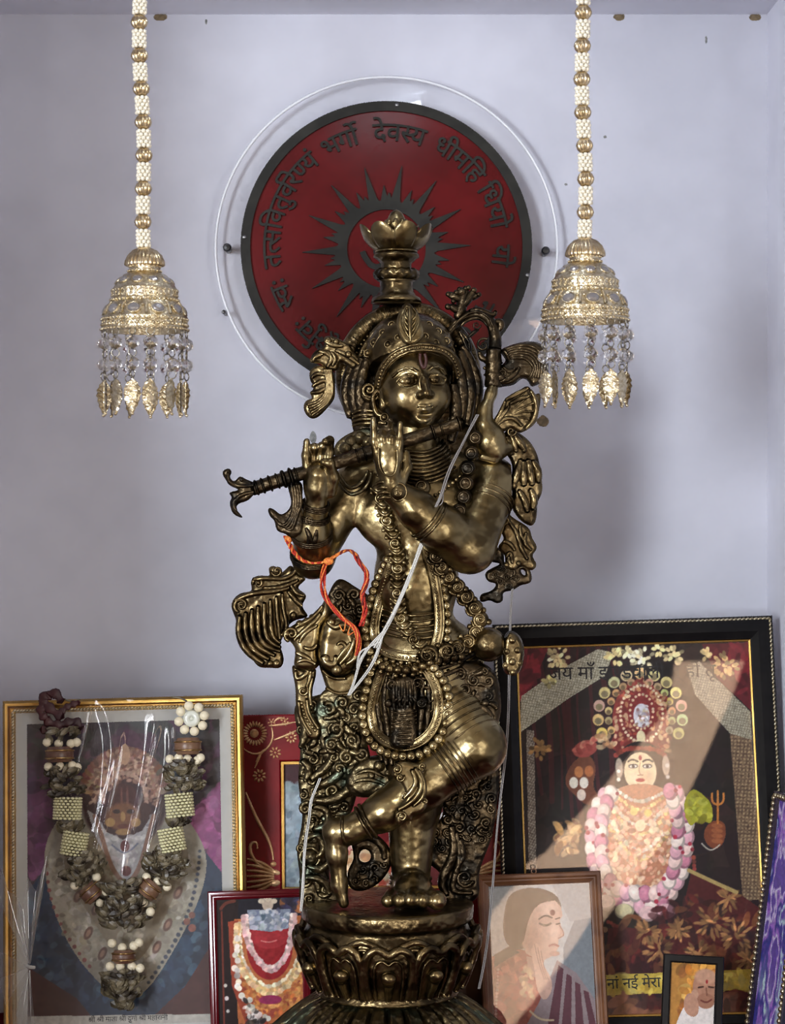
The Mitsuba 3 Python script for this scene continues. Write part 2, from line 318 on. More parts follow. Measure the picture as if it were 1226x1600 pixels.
# advance width, then letter number, x, y of every letter of a word
WORDS = {
    'bhurbhuvah': (2234, [0, 0, 0, 1, 703, 0, 0, 703, 0, 2, 1406, 0, 3, 1406, 0, 4, 1406, 0, 5, 1962, 0]),
    'svah': (1217, [6, 0, 0, 4, 389, 0, 5, 945, 0]),
    'tatsavitur': (4963, [7, 0, 0, 8, 570, 0, 9, 890, 0, 10, 1566, 0, 4, 1825, 0, 7, 2381, 0, 2, 2951, 0, 4, 2951, 0, 3, 3507, 0, 11, 3507, 0, 12, 3916, 0, 13, 3916, 0, 14, 4383, 0, 15, 4963, 0]),
    'bhargo': (1525, [0, 0, 0, 16, 703, 0, 17, 1266, 0]),
    'devasya': (2045, [18, 0, 0, 12, 465, 0, 4, 520, 0, 6, 1076, 0, 14, 1465, 0]),
    'dhimahi': (2262, [19, 0, 0, 20, 615, 0, 21, 874, 0, 10, 1472, 0, 22, 1731, 0]),
    'dhiyo': (1713, [23, 0, 0, 19, 259, 0, 14, 874, 0, 24, 1454, 0]),
    'yo': (839, [14, 0, 0, 24, 580, 0]),
    'nah': (827, [25, 0, 0, 5, 555, 0]),
    'prachodayat': (3390, [26, 0, 0, 27, 568, 0, 24, 1202, 0, 18, 1461, 0, 14, 1981, 0, 28, 2561, 0, 7, 2820, 0, 29, 3390, 0]),
    'om': (902, [30, 0, 0]),
    'jai': (8924, [31, 0, 0, 14, 742, 0, 21, 1582, 0, 28, 2180, 0, 32, 2439, 0, 33, 2699, 0, 13, 3455, 0, 34, 3885, 0, 12, 4456, 0, 4, 4462, 0, 28, 5018, 0, 35, 5277, 0, 20, 5955, 0, 7, 6474, 0, 1, 7044, 0, 22, 7304, 0, 20, 7835, 0, 7, 8354, 0, 1, 8924, 0]),
    'nai': (5105, [25, 0, 0, 28, 555, 0, 15, 814, 0, 25, 1074, 0, 36, 1629, 0, 21, 2380, 0, 12, 2978, 0, 11, 2978, 0, 28, 3387, 0, 22, 3906, 0, 24, 4437, 0, 11, 4696, 0]),
    'shri': (11322, [37, 0, 0, 20, 707, 0, 37, 1226, 0, 20, 1933, 0, 21, 2452, 0, 28, 3050, 0, 7, 3309, 0, 28, 3879, 0, 37, 4398, 0, 20, 5105, 0, 38, 5624, 0, 16, 6144, 0, 28, 6707, 0, 3, 6966, 0, 37, 7226, 0, 20, 7933, 0, 21, 8452, 0, 22, 9050, 0, 28, 9581, 0, 11, 9840, 0, 28, 10249, 0, 25, 10508, 0, 20, 11063, 0]),
}


def word_shape(name):
    adv, runs = WORDS[name]
    polys = []
    for g, x, y in zip(runs[::3], runs[1::3], runs[2::3]):
        sh = None
        for c in GLYPHS[g]:
            p = Polygon(np.asarray(c, float).reshape(-1, 2)).buffer(0)
            sh = p if sh is None else sh.symmetric_difference(p)
        polys.append(affinity.translate(sh, x, y))
    u = shapely.union_all(polys)
    return adv, [[list(r.coords)[:-1] for r in (g.exterior, *g.interiors)] for g in getattr(u, 'geoms', [u])]


TEXT = {k: word_shape(k) for k in WORDS}

# ------------------------------------------------------------------ the niche and the room
WALL = 0.25
WK = S * (D + WALL) / D
CEIL = 0.977
X0, X1, JAMB = -0.43, 0.3665, -0.39
add('wall_back', box([-0.47, WALL, FLOOR], [0.42, WALL + 0.05, CEIL + 0.05]), 'wall_paint', kind='structure', label='pale lavender painted back wall of the altar niche')
add('wall_right', box([X1, JAMB, FLOOR], [X1 + 0.04, WALL, CEIL]), 'wall_paint', kind='structure', label='pale lavender side wall of the niche on the right')
add('wall_left', box([X0 - 0.04, JAMB, FLOOR], [X0, WALL, CEIL]), 'wall_paint', kind='structure', label='side wall of the niche on the left')
add('ceiling', box([X0 - 0.04, JAMB, CEIL], [X1 + 0.04, WALL, CEIL + 0.05]), 'wall_paint', kind='structure', label='ceiling of the altar niche')
add('trim_1', box([X0 - 0.04, JAMB - 0.04, -0.06], [X1 + 0.04, WALL, 0.0]), 'shelf_cloth', kind='structure', label='altar shelf covered with dark red cloth')
# room around the viewer: walls, floor, ceiling (lit by the windows and the added fill)
RX0, RX1, RY0, RZ1 = -2.3, 2.0, -3.7, 2.0
room = [quad([RX0, RY0, FLOOR], [RX1 - RX0, 0, 0], [0, 0, RZ1 - FLOOR]), quad([RX0, RY0, FLOOR], [0, -JAMB * 0 + (JAMB - RY0), 0], [0, 0, RZ1 - FLOOR]),
        quad([RX1, RY0, FLOOR], [0, JAMB - RY0, 0], [0, 0, RZ1 - FLOOR])]
add('wall_room', cat(room), 'room_paint', kind='structure', label='walls of the room behind the viewer')
add('wall_front', cat([quad([RX0, JAMB, FLOOR], [X0 - 0.04 - RX0, 0, 0], [0, 0, RZ1 - FLOOR]), quad([X1 + 0.04, JAMB, FLOOR], [RX1 - X1 - 0.04, 0, 0], [0, 0, RZ1 - FLOOR]),
                       quad([X0 - 0.04, JAMB, CEIL], [X1 - X0 + 0.08, 0, 0], [0, 0, RZ1 - CEIL])]), 'room_paint', kind='structure', label='wall around the niche')
M['floor_stone'] = two({'type': 'principled', 'base_color': noisy((150, 134, 116), (126, 110, 94), 5.0), 'roughness': 0.45})
add('floor', quad([RX0, RY0, FLOOR], [RX1 - RX0, 0, 0], [0, JAMB - RY0, 0]), 'floor_stone', kind='structure', label='stone floor of the room')
add('ceiling_room', quad([RX0, RY0, RZ1], [RX1 - RX0, 0, 0], [0, JAMB - RY0, 0]), 'room_paint', kind='structure', label='ceiling of the room')
lamp_a, lamp_b = np.array([-0.048, -0.295, CEIL - 0.014]), np.array([0.040, -0.170, CEIL - 0.014])
scene['tube_lamp__tube'] = mikit.ply(tube([lamp_a, lamp_b], 0.006, 12), {'type': 'diffuse'}, emitter=emit(15, 16.5, 17.5))
M['white_plastic'] = plain((225, 225, 222), 0.4)
ld = (lamp_b - lamp_a) / np.linalg.norm(lamp_b - lamp_a)
for k_, (p_, q_) in enumerate(((lamp_a - ld * 0.014, lamp_a), (lamp_b, lamp_b + ld * 0.014))):
    scene['tube_lamp__end_cap' + ('' if k_ == 0 else '_001')] = mikit.ply(tube([p_ + [0, 0, 0.003], q_ + [0, 0, 0.003]], 0.010, 12), 'white_plastic')
tag('tube_lamp', 'short white tube lamp fixed under the niche ceiling above the statue', 'lamp')

# added curtains, unseen: they cut the small window's reflection to a slanting band
M['curtain_cloth'] = two({'type': 'diffuse', 'reflectance': rgb((60, 46, 40))})


def added_curtain(pts):
    o = spline(np.array(pts, float), closed=True, step=0.03) if len(pts) > 30 else np.array(pts, float)
    m = extrude(Polygon(o), 0.02)
    v, f = trimesh.remesh.subdivide_to_size(*m, max_edge=0.05)
    return np.stack([v[:, 0], -3.50 + v[:, 2] + 0.012 * np.sin(v[:, 0] * 70), v[:, 1]], 1), f


add('window_2__added_curtain', added_curtain([(-0.34, 1.08), (0.36, 1.08), (0.33, 0.88), (0.16, 0.68), (0.0, 0.50), (-0.13, 0.42), (-0.2, 0.3), (-0.2, 0.14), (-0.34, 0.14)]), 'curtain_cloth', smooth=30, kind='structure')
add('window_2__added_curtain', added_curtain([(0.70, 1.08), (0.56, 1.08), (0.50, 0.92), (0.385, 0.67), (0.28, 0.49), (0.18, 0.36), (0.09, 0.25), (0.05, 0.14), (0.70, 0.14)]), 'curtain_cloth', smooth=30, kind='structure')

# marks on the painted wall: dabs of old glue
M['old_glue'] = two({'type': 'diffuse', 'reflectance': noisy((132, 116, 92), (108, 96, 78), 400.0)})
M['grey_glue'] = two({'type': 'diffuse', 'reflectance': noisy((150, 150, 148), (122, 124, 122), 400.0)})
for px, py, rx, ry, m in ((251, 27, 11, 6, 'old_glue'), (967, 27, 9, 6, 'old_glue'), (1180, 27, 9, 6, 'old_glue'), (848, 658, 9, 9, 'old_glue'), (489, 684, 5, 10, 'grey_glue'),
                          (322, 34, 2, 4, 'grey_glue'), (945, 214, 2.5, 2, 'grey_glue'), (884, 288, 2.5, 2, 'grey_glue'), (1103, 62, 2, 6, 'grey_glue')):
    a = np.arange(18) * 2 * PI / 18
    rr = 1 + 0.35 * (meshkit.noise(np.stack([np.cos(a) * 1.7 + px, np.sin(a) * 1.7 + py, a * 0], 1)) - 0.5)
    c = U(px, py, WALL)
    ring = np.stack([c[0] + np.cos(a) * rx * rr * WK, 0 * a + WALL - 0.0002, c[2] + np.sin(a) * ry * rr * WK], 1)
    v = np.vstack([ring, ring * [1, 0, 1] + [0, WALL + 0.001, 0], [[c[0], WALL - 0.0012, c[2]]]])
    k = np.arange(18); k2 = (k + 1) % 18
    add('wall_back__glue_mark', (v, np.vstack([np.stack([k, k2, np.full(18, 36)], 1), np.stack([k + 18, k2 + 18, k2], 1), np.stack([k + 18, k2, k], 1)])), m)

# ------------------------------------------------------------------ round sign on the wall
PLY = WALL - 0.022                       # front of the acrylic disc
PK = S * (D + PLY) / D


def PC(px, py):
    k = S * (D + PLY) / D
    return np.array([(px - 613) * k, H + (800 - py) * k])


CX, CZ = PC(603.5, 387)
M['red_plate'] = two({'type': 'principled', 'base_color': noisy((92, 12, 17), (80, 9, 13), 30.0), 'roughness': 0.22, 'specular': 0.25})
M['sign_metal'] = two({'type': 'principled', 'base_color': noisy((46, 45, 41), (37, 36, 33), 50.0), 'roughness': 0.6, 'specular': 0.15})
M['acrylic'] = {'type': 'thindielectric', 'int_ior': 1.49}
M['acrylic_edge'] = two({'type': 'principled', 'base_color': rgb((222, 225, 230)), 'roughness': 0.25, 'specular': 0.6})
M['black_cap'] = plain((18, 18, 20), 0.3)
M['steel'] = metal((150, 150, 150), (120, 120, 120), 80.0, 0.35)
SG = 'round_sign'
tag(SG, 'round red sign in a acrylic disc with raised dark lettering around a sun', 'sign')


def ring_poly(r1, r0, n=128, c=(0, 0)):
    return Point(c).buffer(r1, quad_segs=n // 4).difference(Point(c).buffer(r0, quad_segs=n // 4)) if r0 > 0 else Point(c).buffer(r1, quad_segs=n // 4)


def arc_word(name, a0, a1, rb, bold=9):
    """Lettering bent along a circle, reading clockwise, from angle a0 to a1 (degrees from the top)."""
    adv, polys = TEXT[name]
    a0, a1 = math.radians(a0), math.radians(a1)
    s = (a1 - a0) * (rb + 12) / adv
    out = []
    for rings in polys:
        def bend(r):
            q = np.asarray(r, float)
            q = np.vstack([q, q[:1]])
            dense = np.vstack([np.linspace(q[i], q[i + 1], max(2, int(np.linalg.norm(q[i + 1] - q[i]) / 90) + 1))[:-1] for i in range(len(q) - 1)])
            ang = a0 + dense[:, 0] / adv * (a1 - a0)
            rad = rb + dense[:, 1] * 0.041
            return np.stack([rad * np.sin(ang), rad * np.cos(ang)], 1)
        out.append(Polygon(bend(rings[0]), [bend(r) for r in rings[1:]]).buffer(bold * 0.041))
    return shapely.union_all(out)


dv, df = trimesh.creation.triangulate_polygon(ring_poly(267, 0), engine='earcut')
add(SG + '__acrylic_disc', xz((np.c_[dv, 0 * dv[:, 0]], df), PLY, PK, (CX, CZ)), 'acrylic', label='clear acrylic disc')
aa = np.linspace(0, 2 * PI, 161)[:-1]
add(SG + '__acrylic_edge', tube(np.stack([CX + 267 * PK * np.cos(aa), 0 * aa + PLY + 0.0015, CZ + 267 * PK * np.sin(aa)], 1), 0.0015, 6, closed=True), 'acrylic_edge', smooth=True, label='polished edge of the acrylic disc')
RY = PLY - 0.0005
add(SG + '__red_disc', xz(extrude(ring_poly(222, 0), 0.003), RY, PK, (CX, CZ)), 'red_plate', smooth=30, label='glossy dark red disc')
FR = RY - 0.003
add(SG + '__rim', xz(extrude(ring_poly(227, 212), 0.004), FR + 0.0005, PK, (CX, CZ)), 'sign_metal', smooth=30, label='dark grey raised rim')
rays = [ring_poly(75, 61.5)]
for k in range(14):
    for th, r1, w in ((10.5 + k * 360 / 14, 131, 6.2), (10.5 + (k + .5) * 360 / 14, 99, 4.2), (10.5 + (k + .7) * 360 / 14, 88, 2.8)):
        t = math.radians(th)
        u, n = np.array([math.sin(t), math.cos(t)]), np.array([math.cos(t), -math.sin(t)])
        rays.append(Polygon([u * 68 - n * w * 1.7, u * 80 - n * w, u * r1, u * 80 + n * w, u * 68 + n * w * 1.7]))
sun = shapely.union_all(rays).difference(Point(0, 0).buffer(61.5, quad_segs=24)).buffer(1.2).buffer(-0.9)
add(SG + '__sun_emblem', xz(extrude(sun, 0.0035), FR, PK, (CX, CZ - 3 * PK)), 'sign_metal', smooth=30, label='dark grey raised sun with pointed rays')
om = shapely.union_all([Polygon(r[0], r[1:]) for r in TEXT['om'][1]])
om = affinity.translate(affinity.scale(om, 0.092, 0.092, origin=(0, 0)), -43, -42).buffer(1.0)
add(SG + '__lettering', xz(extrude(om, 0.0035), FR, PK, (CX, CZ)), 'sign_metal', smooth=30)
for w, a0, a1 in (('bhurbhuvah', 203, 231), ('svah', 238, 254), ('tatsavitur', 259.5, 321.5), ('bhargo', 326.5, 345.5), ('devasya', 353.5, 379.5), ('dhimahi', 385.5, 414), ('dhiyo', 417.5, 440.5),
                  ('yo', 449, 459.5), ('nah', 478, 489), ('prachodayat', 494, 540)):
    add(SG + '__lettering', xz(extrude(arc_word(w, a0, a1, 166), 0.0035), FR, PK, (CX, CZ)), 'sign_metal', smooth=30)
for px, py in ((382, 372), (620, 166), (823, 431)):
    c = PC(px, py)
    add(SG + '__screw', ball([c[0], FR - 0.0035, c[1]], [0.0022, 0.0012, 0.0022]), 'steel', smooth=True)
for px, py, r in ((355, 387, 6.5), (852, 392, 6.5), (350, 488, 3.5), (849, 489, 3.0)):
    c = PC(px, py)
    k = r * PK
    m = lathe([(0, -0.0042), (k * .7, -0.004), (k, -0.0025), (k, 0.0), (k * .8, 0.001), (k * .8, 0.0225), (0, 0.0225)], 20)
    add(SG + '__standoff_cap', (np.stack([m[0][:, 0] + c[0], m[0][:, 2] + PLY, m[0][:, 1] + c[1]], 1), m[1][:, ::-1]), 'black_cap', smooth=40)

# ------------------------------------------------------------------ framed pictures
class Frame:
    """A leaning picture: local X to the right, Y up, Z out of the front; origin at the middle of its lower back edge."""

    def __init__(self, key, x, y, z, w, h, lean, yaw, roll):
        self.key, self.W, self.H = key, w, h
        ex, ey = np.array([1, 0, 0.0]), np.array([0, math.sin(lean), math.cos(lean)])
        ez = np.cross(ex, ey)
        c, s = math.cos(roll), math.sin(roll)
        ex, ey = c * ex + s * ey, -s * ex + c * ey
        c, s = math.cos(yaw), math.sin(yaw)
        R = np.array([[c, -s, 0], [s, c, 0], [0, 0, 1]])
        self.M, self.o = np.stack([R @ ex, R @ ey, R @ ez], 1), np.array([x, y, z], float)
        lowest = min((self.M @ [sx * w / 2, 0, 0])[2] for sx in (-1, 1))
        self.o[2] -= lowest
        self.px = S * (D + y) / D                     # size of a photograph pixel at this picture

    def w(self, m):
        v, f = m
        return np.asarray(v) @ self.M.T + self.o, f

    def hit(self, pts, Z=0.0):
        """Where the lines of sight through photograph points meet the picture's plane: measured once, to copy the print's layout."""
        pts = np.atleast_2d(np.asarray(pts, float))
        d = np.stack([(pts[:, 0] - 613) * S / D, np.ones(len(pts)), (800 - pts[:, 1]) * S / D], 1)
        n, c = self.M[:, 2], np.array([0, -D, H])
        t = ((self.o + n * Z - c) @ n) / (d @ n)
        return ((c + d * t[:, None] - self.o) @ self.M)[:, :2]

    def border(self, part, profile, mat, smooth=25, label=None):
        """Mitred moulding from (inset, height) pairs."""
        rects = []
        for t, z in profile:
            a, b0, b1 = self.W / 2 - t, t, self.H - t
            rects.append([[-a, b0, z], [a, b0, z], [a, b1, z], [-a, b1, z]])
        v = np.array(rects, float).reshape(-1, 3)
        f = []
        for i in range(len(profile) - 1):
            for j in range(4):
                k = (j + 1) % 4
                f.append([i * 4 + j, i * 4 + k, i * 4 + 4 + k, i * 4 + 4 + j])
        f = np.array(f)
        q = np.vstack([f[:, [0, 1, 2]], f[:, [0, 2, 3]]])
        return add(self.key + '__' + part, self.w((v, q)), mat, smooth=smooth, label=label)

    def flat(self, part, inset, Z, mat, label=None):
        a = self.W / 2 - inset
        return add(self.key + '__' + part, self.w(quad([-a, inset, Z], [2 * a, 0, 0], [0, self.H - 2 * inset, 0])), mat, label=label)

    def beading(self, part, inset, Z, r, mat, step, squash=0.7, twist=False, label=None):
        """A row of small beads all round, joined into one part."""
        a, b0, b1 = self.W / 2 - inset, inset, self.H - inset
        ms = []
        for p, q in (((-a, b0), (a, b0)), ((a, b0), (a, b1)), ((a, b1), (-a, b1)), ((-a, b1), (-a, b0))):
            p, q = np.array(p), np.array(q)
            L = np.linalg.norm(q - p)
            d = (q - p) / L
            n = int(L / step)
            for i in range(n):
                c = p + d * (i + 0.5) * L / n
                v, f = _ico[1]
                e = np.abs(d) * step * 0.52 + np.abs(d[::-1]) * r
                v = v * [e[0], e[1], r * squash]
                if twist:
                    v = v + np.stack([v[:, 1] * 0.8 * abs(d[0]), v[:, 0] * 0.8 * abs(d[1]), 0 * v[:, 0]], 1)
                ms.append((v + [c[0], c[1], Z], f))
        key = add(self.key + '__' + part, self.w(cat(ms)), mat, smooth=True, label=label)
        labels.setdefault(key, {})['kind'] = 'stuff'


class Paint:
    """Colours of a print, laid out on the paper itself: one colour per vertex of a fine sheet."""

    def __init__(self, fr, inset, Z, step=1.0, base=(40, 30, 30)):
        self.fr, self.Z, p = fr, Z, fr.px
        self.p = p
        a = fr.W / 2 - inset
        nx, ny = int(2 * a / (p * step)) + 1, int((fr.H - 2 * inset) / (p * step)) + 1
        self.gx, self.gy = np.linspace(-a, a, nx), np.linspace(inset, fr.H - inset, ny)
        Y, X = np.meshgrid(self.gy, self.gx, indexing='ij')
        self.X, self.Y = X.ravel() / p, -Y.ravel() / p           # in pixels, Y down
        self.c = np.tile(np.asarray(base, float), (len(self.X), 1))
        self.nx, self.ny = nx, ny

    def t(self, pts):
        return self.fr.hit(pts, self.Z) / self.p * [1, -1]

    def mix(self, m, col, idx=None):
        col = np.asarray(col, float)
        if idx is None:
            self.c += (col - self.c) * m[:, None]
        else:
            self.c[idx] += (col - self.c[idx]) * m[:, None]

    def ell(self, cx, cy, rx, ry, col, rot=0.0, soft=1.2, alpha=1.0):
        (x, y), = self.t([(cx, cy)])
        R = max(rx, ry) + soft + 1
        idx = np.nonzero((np.abs(self.X - x) < R) & (np.abs(self.Y - y) < R))[0]
        if not len(idx):
            return
        dx, dy = self.X[idx] - x, self.Y[idx] - y
        c, s = math.cos(rot), math.sin(rot)
        u, v = (c * dx + s * dy) / rx, (-s * dx + c * dy) / ry
        r = np.sqrt(u * u + v * v)
        self.mix(np.clip((1 - r) * min(rx, ry) / soft + 0.5, 0, 1) * alpha, col, idx)

    def poly(self, pts, col, alpha=1.0, smooth=False, local=False, weave=None):
        q = np.asarray(pts, float) if local else self.t(pts)
        if smooth:
            q = spline(q, 6 * len(q), closed=True)
        lo, hi = q.min(0), q.max(0)
        idx = np.nonzero((self.X >= lo[0]) & (self.X <= hi[0]) & (self.Y >= lo[1]) & (self.Y <= hi[1]))[0]
        if not len(idx):
            return
        m = shapely.contains_xy(Polygon(q).buffer(0), self.X[idx], self.Y[idx])
        idx = idx[m]
        if weave is not None:
            col2, sx, sy = weave
            k = 0.5 + 0.5 * np.sin(self.X[idx] * sx + self.Y[idx] * sy)
            k = k * (0.5 + 0.5 * np.sin(self.Y[idx] * sx - self.X[idx] * sy * 0.6))
            n = meshkit.noise(np.stack([self.X[idx] / 2.2, self.Y[idx] / 2.2, 0 * idx], 1))
            k = np.clip(0.65 * k + 0.55 * n, 0, 1)[:, None]
            self.c[idx] += (np.asarray(col, float) * (1 - k) + np.asarray(col2, float) * k - self.c[idx]) * alpha
        else:
            self.mix(np.full(len(idx), alpha), col, idx)

    def line(self, pts, w, col, alpha=1.0, smooth=True, local=False):
        q = np.asarray(pts, float) if local else self.t(pts)
        if smooth and len(q) > 2:
            q = spline(q, 8 * len(q))
        lo, hi = q.min(0) - w - 2, q.max(0) + w + 2
        idx = np.nonzero((self.X >= lo[0]) & (self.X <= hi[0]) & (self.Y >= lo[1]) & (self.Y <= hi[1]))[0]
        if not len(idx):
            return
        P = np.stack([self.X[idx], self.Y[idx]], 1)
        dmin = np.full(len(idx), 1e9)
        for a, b in zip(q[:-1], q[1:]):
            d = b - a
            t = np.clip(((P - a) @ d) / (d @ d + 1e-9), 0, 1)
            dmin = np.minimum(dmin, np.linalg.norm(P - a - t[:, None] * d, axis=1))
        self.mix(np.clip(w / 2 - dmin + 0.5, 0, 1) * alpha, col, idx)

    def dots(self, pts, r, col, jitter=0.0, colvar=12, ry=None, step=None, rot=0.0):
        """Blobs strung along a curve."""
        q = spline(np.asarray(pts, float), step=step) if step else np.asarray(pts, float)
        for x, y in q:
            k = 1 + 0.3 * (rng.random() - 0.5)
            self.ell(x + jitter * rng.normal(), y + jitter * rng.normal(), r * k, (ry or r) * k, np.clip(np.asarray(col) * (1 + rng.normal(0, colvar / 130)) + rng.normal(0, colvar / 5, 3), 0, 255), rot, alpha=0.95)

    def scatter(self, pts, n, r, cols, elong=1.6):
        """Small random blobs inside a polygon of photograph points."""
        pg = Polygon(np.asarray(pts, float)).buffer(0)
        x0, y0, x1, y1 = pg.bounds
        k = 0
        while k < n:
            x, y = rng.uniform(x0, x1), rng.uniform(y0, y1)
            if pg.contains(Point(x, y)):
                rr = r * rng.uniform(0.6, 1.4)
                self.ell(x, y, rr * elong, rr, np.clip(np.asarray(cols[rng.integers(len(cols))]) * (1 + rng.normal(0, 0.1)) + rng.normal(0, 3, 3), 0, 255), rng.uniform(0, 3.1), alpha=rng.uniform(0.5, 0.95))
                k += 1

    def grain(self, amount, scale, seed=1, octaves=3):
        n = meshkit.fbm(np.stack([self.X / scale, self.Y / scale, 0 * self.X + seed], 1), octaves, seed) - 0.5
        self.c *= (1 + amount * 2 * n)[:, None]

    def build(self, part, mat='print', label=None, age=0.12, dark=1.0):
        lum = self.c @ [0.3, 0.59, 0.11]
        self.c = (self.c + (lum[:, None] * [1.03, 1.0, 0.94] - self.c) * age) * dark
        v = np.stack([self.X * self.p, -self.Y * self.p, np.full(len(self.X), self.Z)], 1)
        i, j = np.meshgrid(np.arange(self.ny - 1), np.arange(self.nx - 1), indexing='ij')
        a = (i * self.nx + j).ravel()
        f = np.vstack([np.stack([a, a + 1, a + self.nx + 1], 1), np.stack([a, a + self.nx + 1, a + self.nx], 1)])
        return add(self.fr.key + '__' + part, self.fr.w((v, f)), mat, color=lin(np.clip(self.c, 2, 255) / 255.0).clip(0, 1), label=label)


def lettering(fr, name, p0, p1, Z, mat, part='lettering', bold=8, label=None):
    """A printed line of writing between two photograph points (its baseline)."""
    adv, polys = TEXT[name]
    a, b = fr.hit([p0, p1], Z)
    s = np.linalg.norm(b - a) / adv
    sh = shapely.union_all([Polygon(r[0], r[1:]) for r in polys]).buffer(bold)
    sh = affinity.affine_transform(sh, [s, 0, 0, s, 0, 0])
    sh = affinity.translate(affinity.rotate(sh, math.atan2(*(b - a)[::-1]), origin=(0, 0), use_radians=True), *a)
    v, f = extrude(sh, 0.00008)
    return add(fr.key + '__' + part, fr.w((v + [0, 0, Z], f)), mat, label=label)


M['print'] = two({'type': 'principled', 'base_color': {'type': 'mesh_attribute', 'name': 'vertex_color'}, 'roughness': 0.45, 'specular': 0.3})
M['print_gloss'] = two({'type': 'principled', 'base_color': {'type': 'mesh_attribute', 'name': 'vertex_color'}, 'roughness': 0.3, 'specular': 0.2})
M['glass'] = {'type': 'thindielectric', 'int_ior': 1.52}
M['film'] = {'type': 'thindielectric', 'int_ior': 1.36}
M['ink'] = plain((24, 20, 20), 0.6)
M['gold_frame'] = metal((190, 152, 84), (160, 122, 62), 30.0, 0.38)
M['silver_trim'] = metal((206, 196, 168), (168, 156, 126), 300.0, 0.32)
M['black_frame'] = two({'type': 'principled', 'base_color': noisy((20, 18, 18), (13, 12, 13), 60.0), 'roughness': 0.35, 'specular': 0.25})
M['red_lacquer'] = two({'type': 'principled', 'base_color': noisy((132, 14, 20), (112, 9, 14), 25.0), 'roughness': 0.35, 'specular': 0.22})
M['maroon_plastic'] = two({'type': 'principled', 'base_color': noisy((94, 14, 24), (78, 10, 18), 25.0), 'roughness': 0.2, 'specular': 0.5})
M['wood_frame'] = two({'type': 'principled', 'base_color': noisy((112, 74, 48), (84, 52, 34), 50.0), 'roughness': 0.4})
M['back_board'] = plain((96, 78, 60), 0.8)
M['white_card'] = plain((214, 212, 206), 0.7, 0.2)
M['gilt_relief'] = metal((230, 190, 142), (206, 160, 112), 120.0, 0.36, metallic=0.45)

# --- large picture on the left, gold frame, covered with clear film
A = Frame('gold_framed_picture', -0.2409, 0.100, 0.0, 0.2219, 0.3175, 0.13, -0.0024, 0.0269)
tag(A.key, 'large gold framed picture of a crowned idol on the far left, hung with a garland', 'picture')
u = A.px
A.flat('back_board', 0.001, 0.0, 'back_board')
A.border('frame_border', [(0, 0), (0, 8 * u), (1.5 * u, 13 * u), (5 * u, 16 * u), (9 * u, 15 * u), (11.5 * u, 11 * u), (12 * u, 9 * u), (13 * u, 9 * u), (14 * u, 11 * u), (19 * u, 10 * u), (20 * u, 5 * u), (20 * u, 2 * u)], 'gold_frame')
A.beading('beading', 16.5 * u, 11 * u, 3.2 * u, 'silver_trim', 5.0 * u, 0.8, True, label='twisted silver trim')
M['grey_card'] = plain((176, 176, 172), 0.7, 0.2)
A.flat('mount', 19.5 * u, 4.0 * u, 'grey_card', label='pale card mount')
P = Paint(A, 38 * u, 4.6 * u, 1.1, (70, 42, 66))
P.poly([(40, 1125), (352, 1120), (352, 1240), (40, 1240)], (74, 66, 78))
P.scatter([(40, 1125), (352, 1120), (352, 1330), (240, 1300), (200, 1200), (100, 1230), (40, 1330)], 260, 9, [(96, 40, 84), (70, 60, 74), (58, 72, 70), (110, 60, 100), (54, 34, 52)])
P.scatter([(42, 1200), (80, 1220), (80, 1350), (42, 1380)], 90, 8, [(120, 38, 112), (92, 28, 88), (140, 60, 130)])
P.scatter([(300, 1270), (350, 1230), (352, 1370), (320, 1350)], 90, 8, [(186, 66, 152), (160, 48, 132), (204, 96, 172)])
P.poly([(42, 1395), (90, 1330), (320, 1330), (352, 1370), (352, 1595), (42, 1595)], (24, 54, 96))
P.scatter([(42, 1400), (352, 1380), (352, 1570), (42, 1570)], 420, 6, [(22, 58, 104), (30, 74, 120), (16, 40, 78), (52, 96, 130)])
P.poly([(42, 1510), (120, 1560), (150, 1597), (42, 1597)], (84, 22, 24))
P.poly([(352, 1440), (290, 1540), (230, 1597), (352, 1597)], (92, 26, 26))
P.poly([(70, 1330), (85, 1290), (130, 1250), (260, 1250), (300, 1290), (322, 1340), (300, 1430), (262, 1500), (205, 1560), (150, 1530), (100, 1460), (78, 1400)], (168, 160, 140), smooth=True)
P.scatter([(75, 1340), (310, 1330), (292, 1430), (205, 1555), (105, 1465)], 700, 4, [(196, 190, 178), (168, 158, 138), (146, 132, 108), (186, 176, 150)])
P.poly([(105, 1330), (290, 1320), (272, 1400), (205, 1505), (140, 1430)], (150, 130, 98), smooth=True)
P.scatter([(108, 1330), (288, 1320), (205, 1500)], 260, 4, [(166, 150, 120), (136, 116, 84), (178, 166, 140)])
P.dots([(312, 1330), (308, 1370), (292, 1430), (262, 1490), (232, 1535)], 3.0, (52, 66, 96), step=9, ry=3)
P.dots([(72, 1352), (80, 1405), (110, 1470), (140, 1510)], 3.0, (150, 60, 60), step=12)
P.dots([(300, 1430), (292, 1440), (300, 1450)], 6, (168, 82, 60))
for x, y in ((278, 1395), (262, 1445), (245, 1480), (150, 1420), (122, 1400), (138, 1458), (160, 1490)):
    P.ell(x, y, 6, 11, (120, 72, 56), 0.5); P.ell(x, y, 3, 6, (176, 120, 92), 0.5)
P.ell(195, 1250, 68, 74, (70, 26, 34), soft=6)
for k in range(31):
    a = math.radians(180 + 20 + k * 140 / 30)
    for r, c in ((50, (178, 116, 92)), (60, (196, 138, 112)), (68, (150, 92, 72))):
        P.ell(195 + r * math.cos(a) * 1.05, 1262 + r * math.sin(a) * 1.3, 5.5, 8, np.array(c) + rng.normal(0, 12, 3), a + PI / 2)
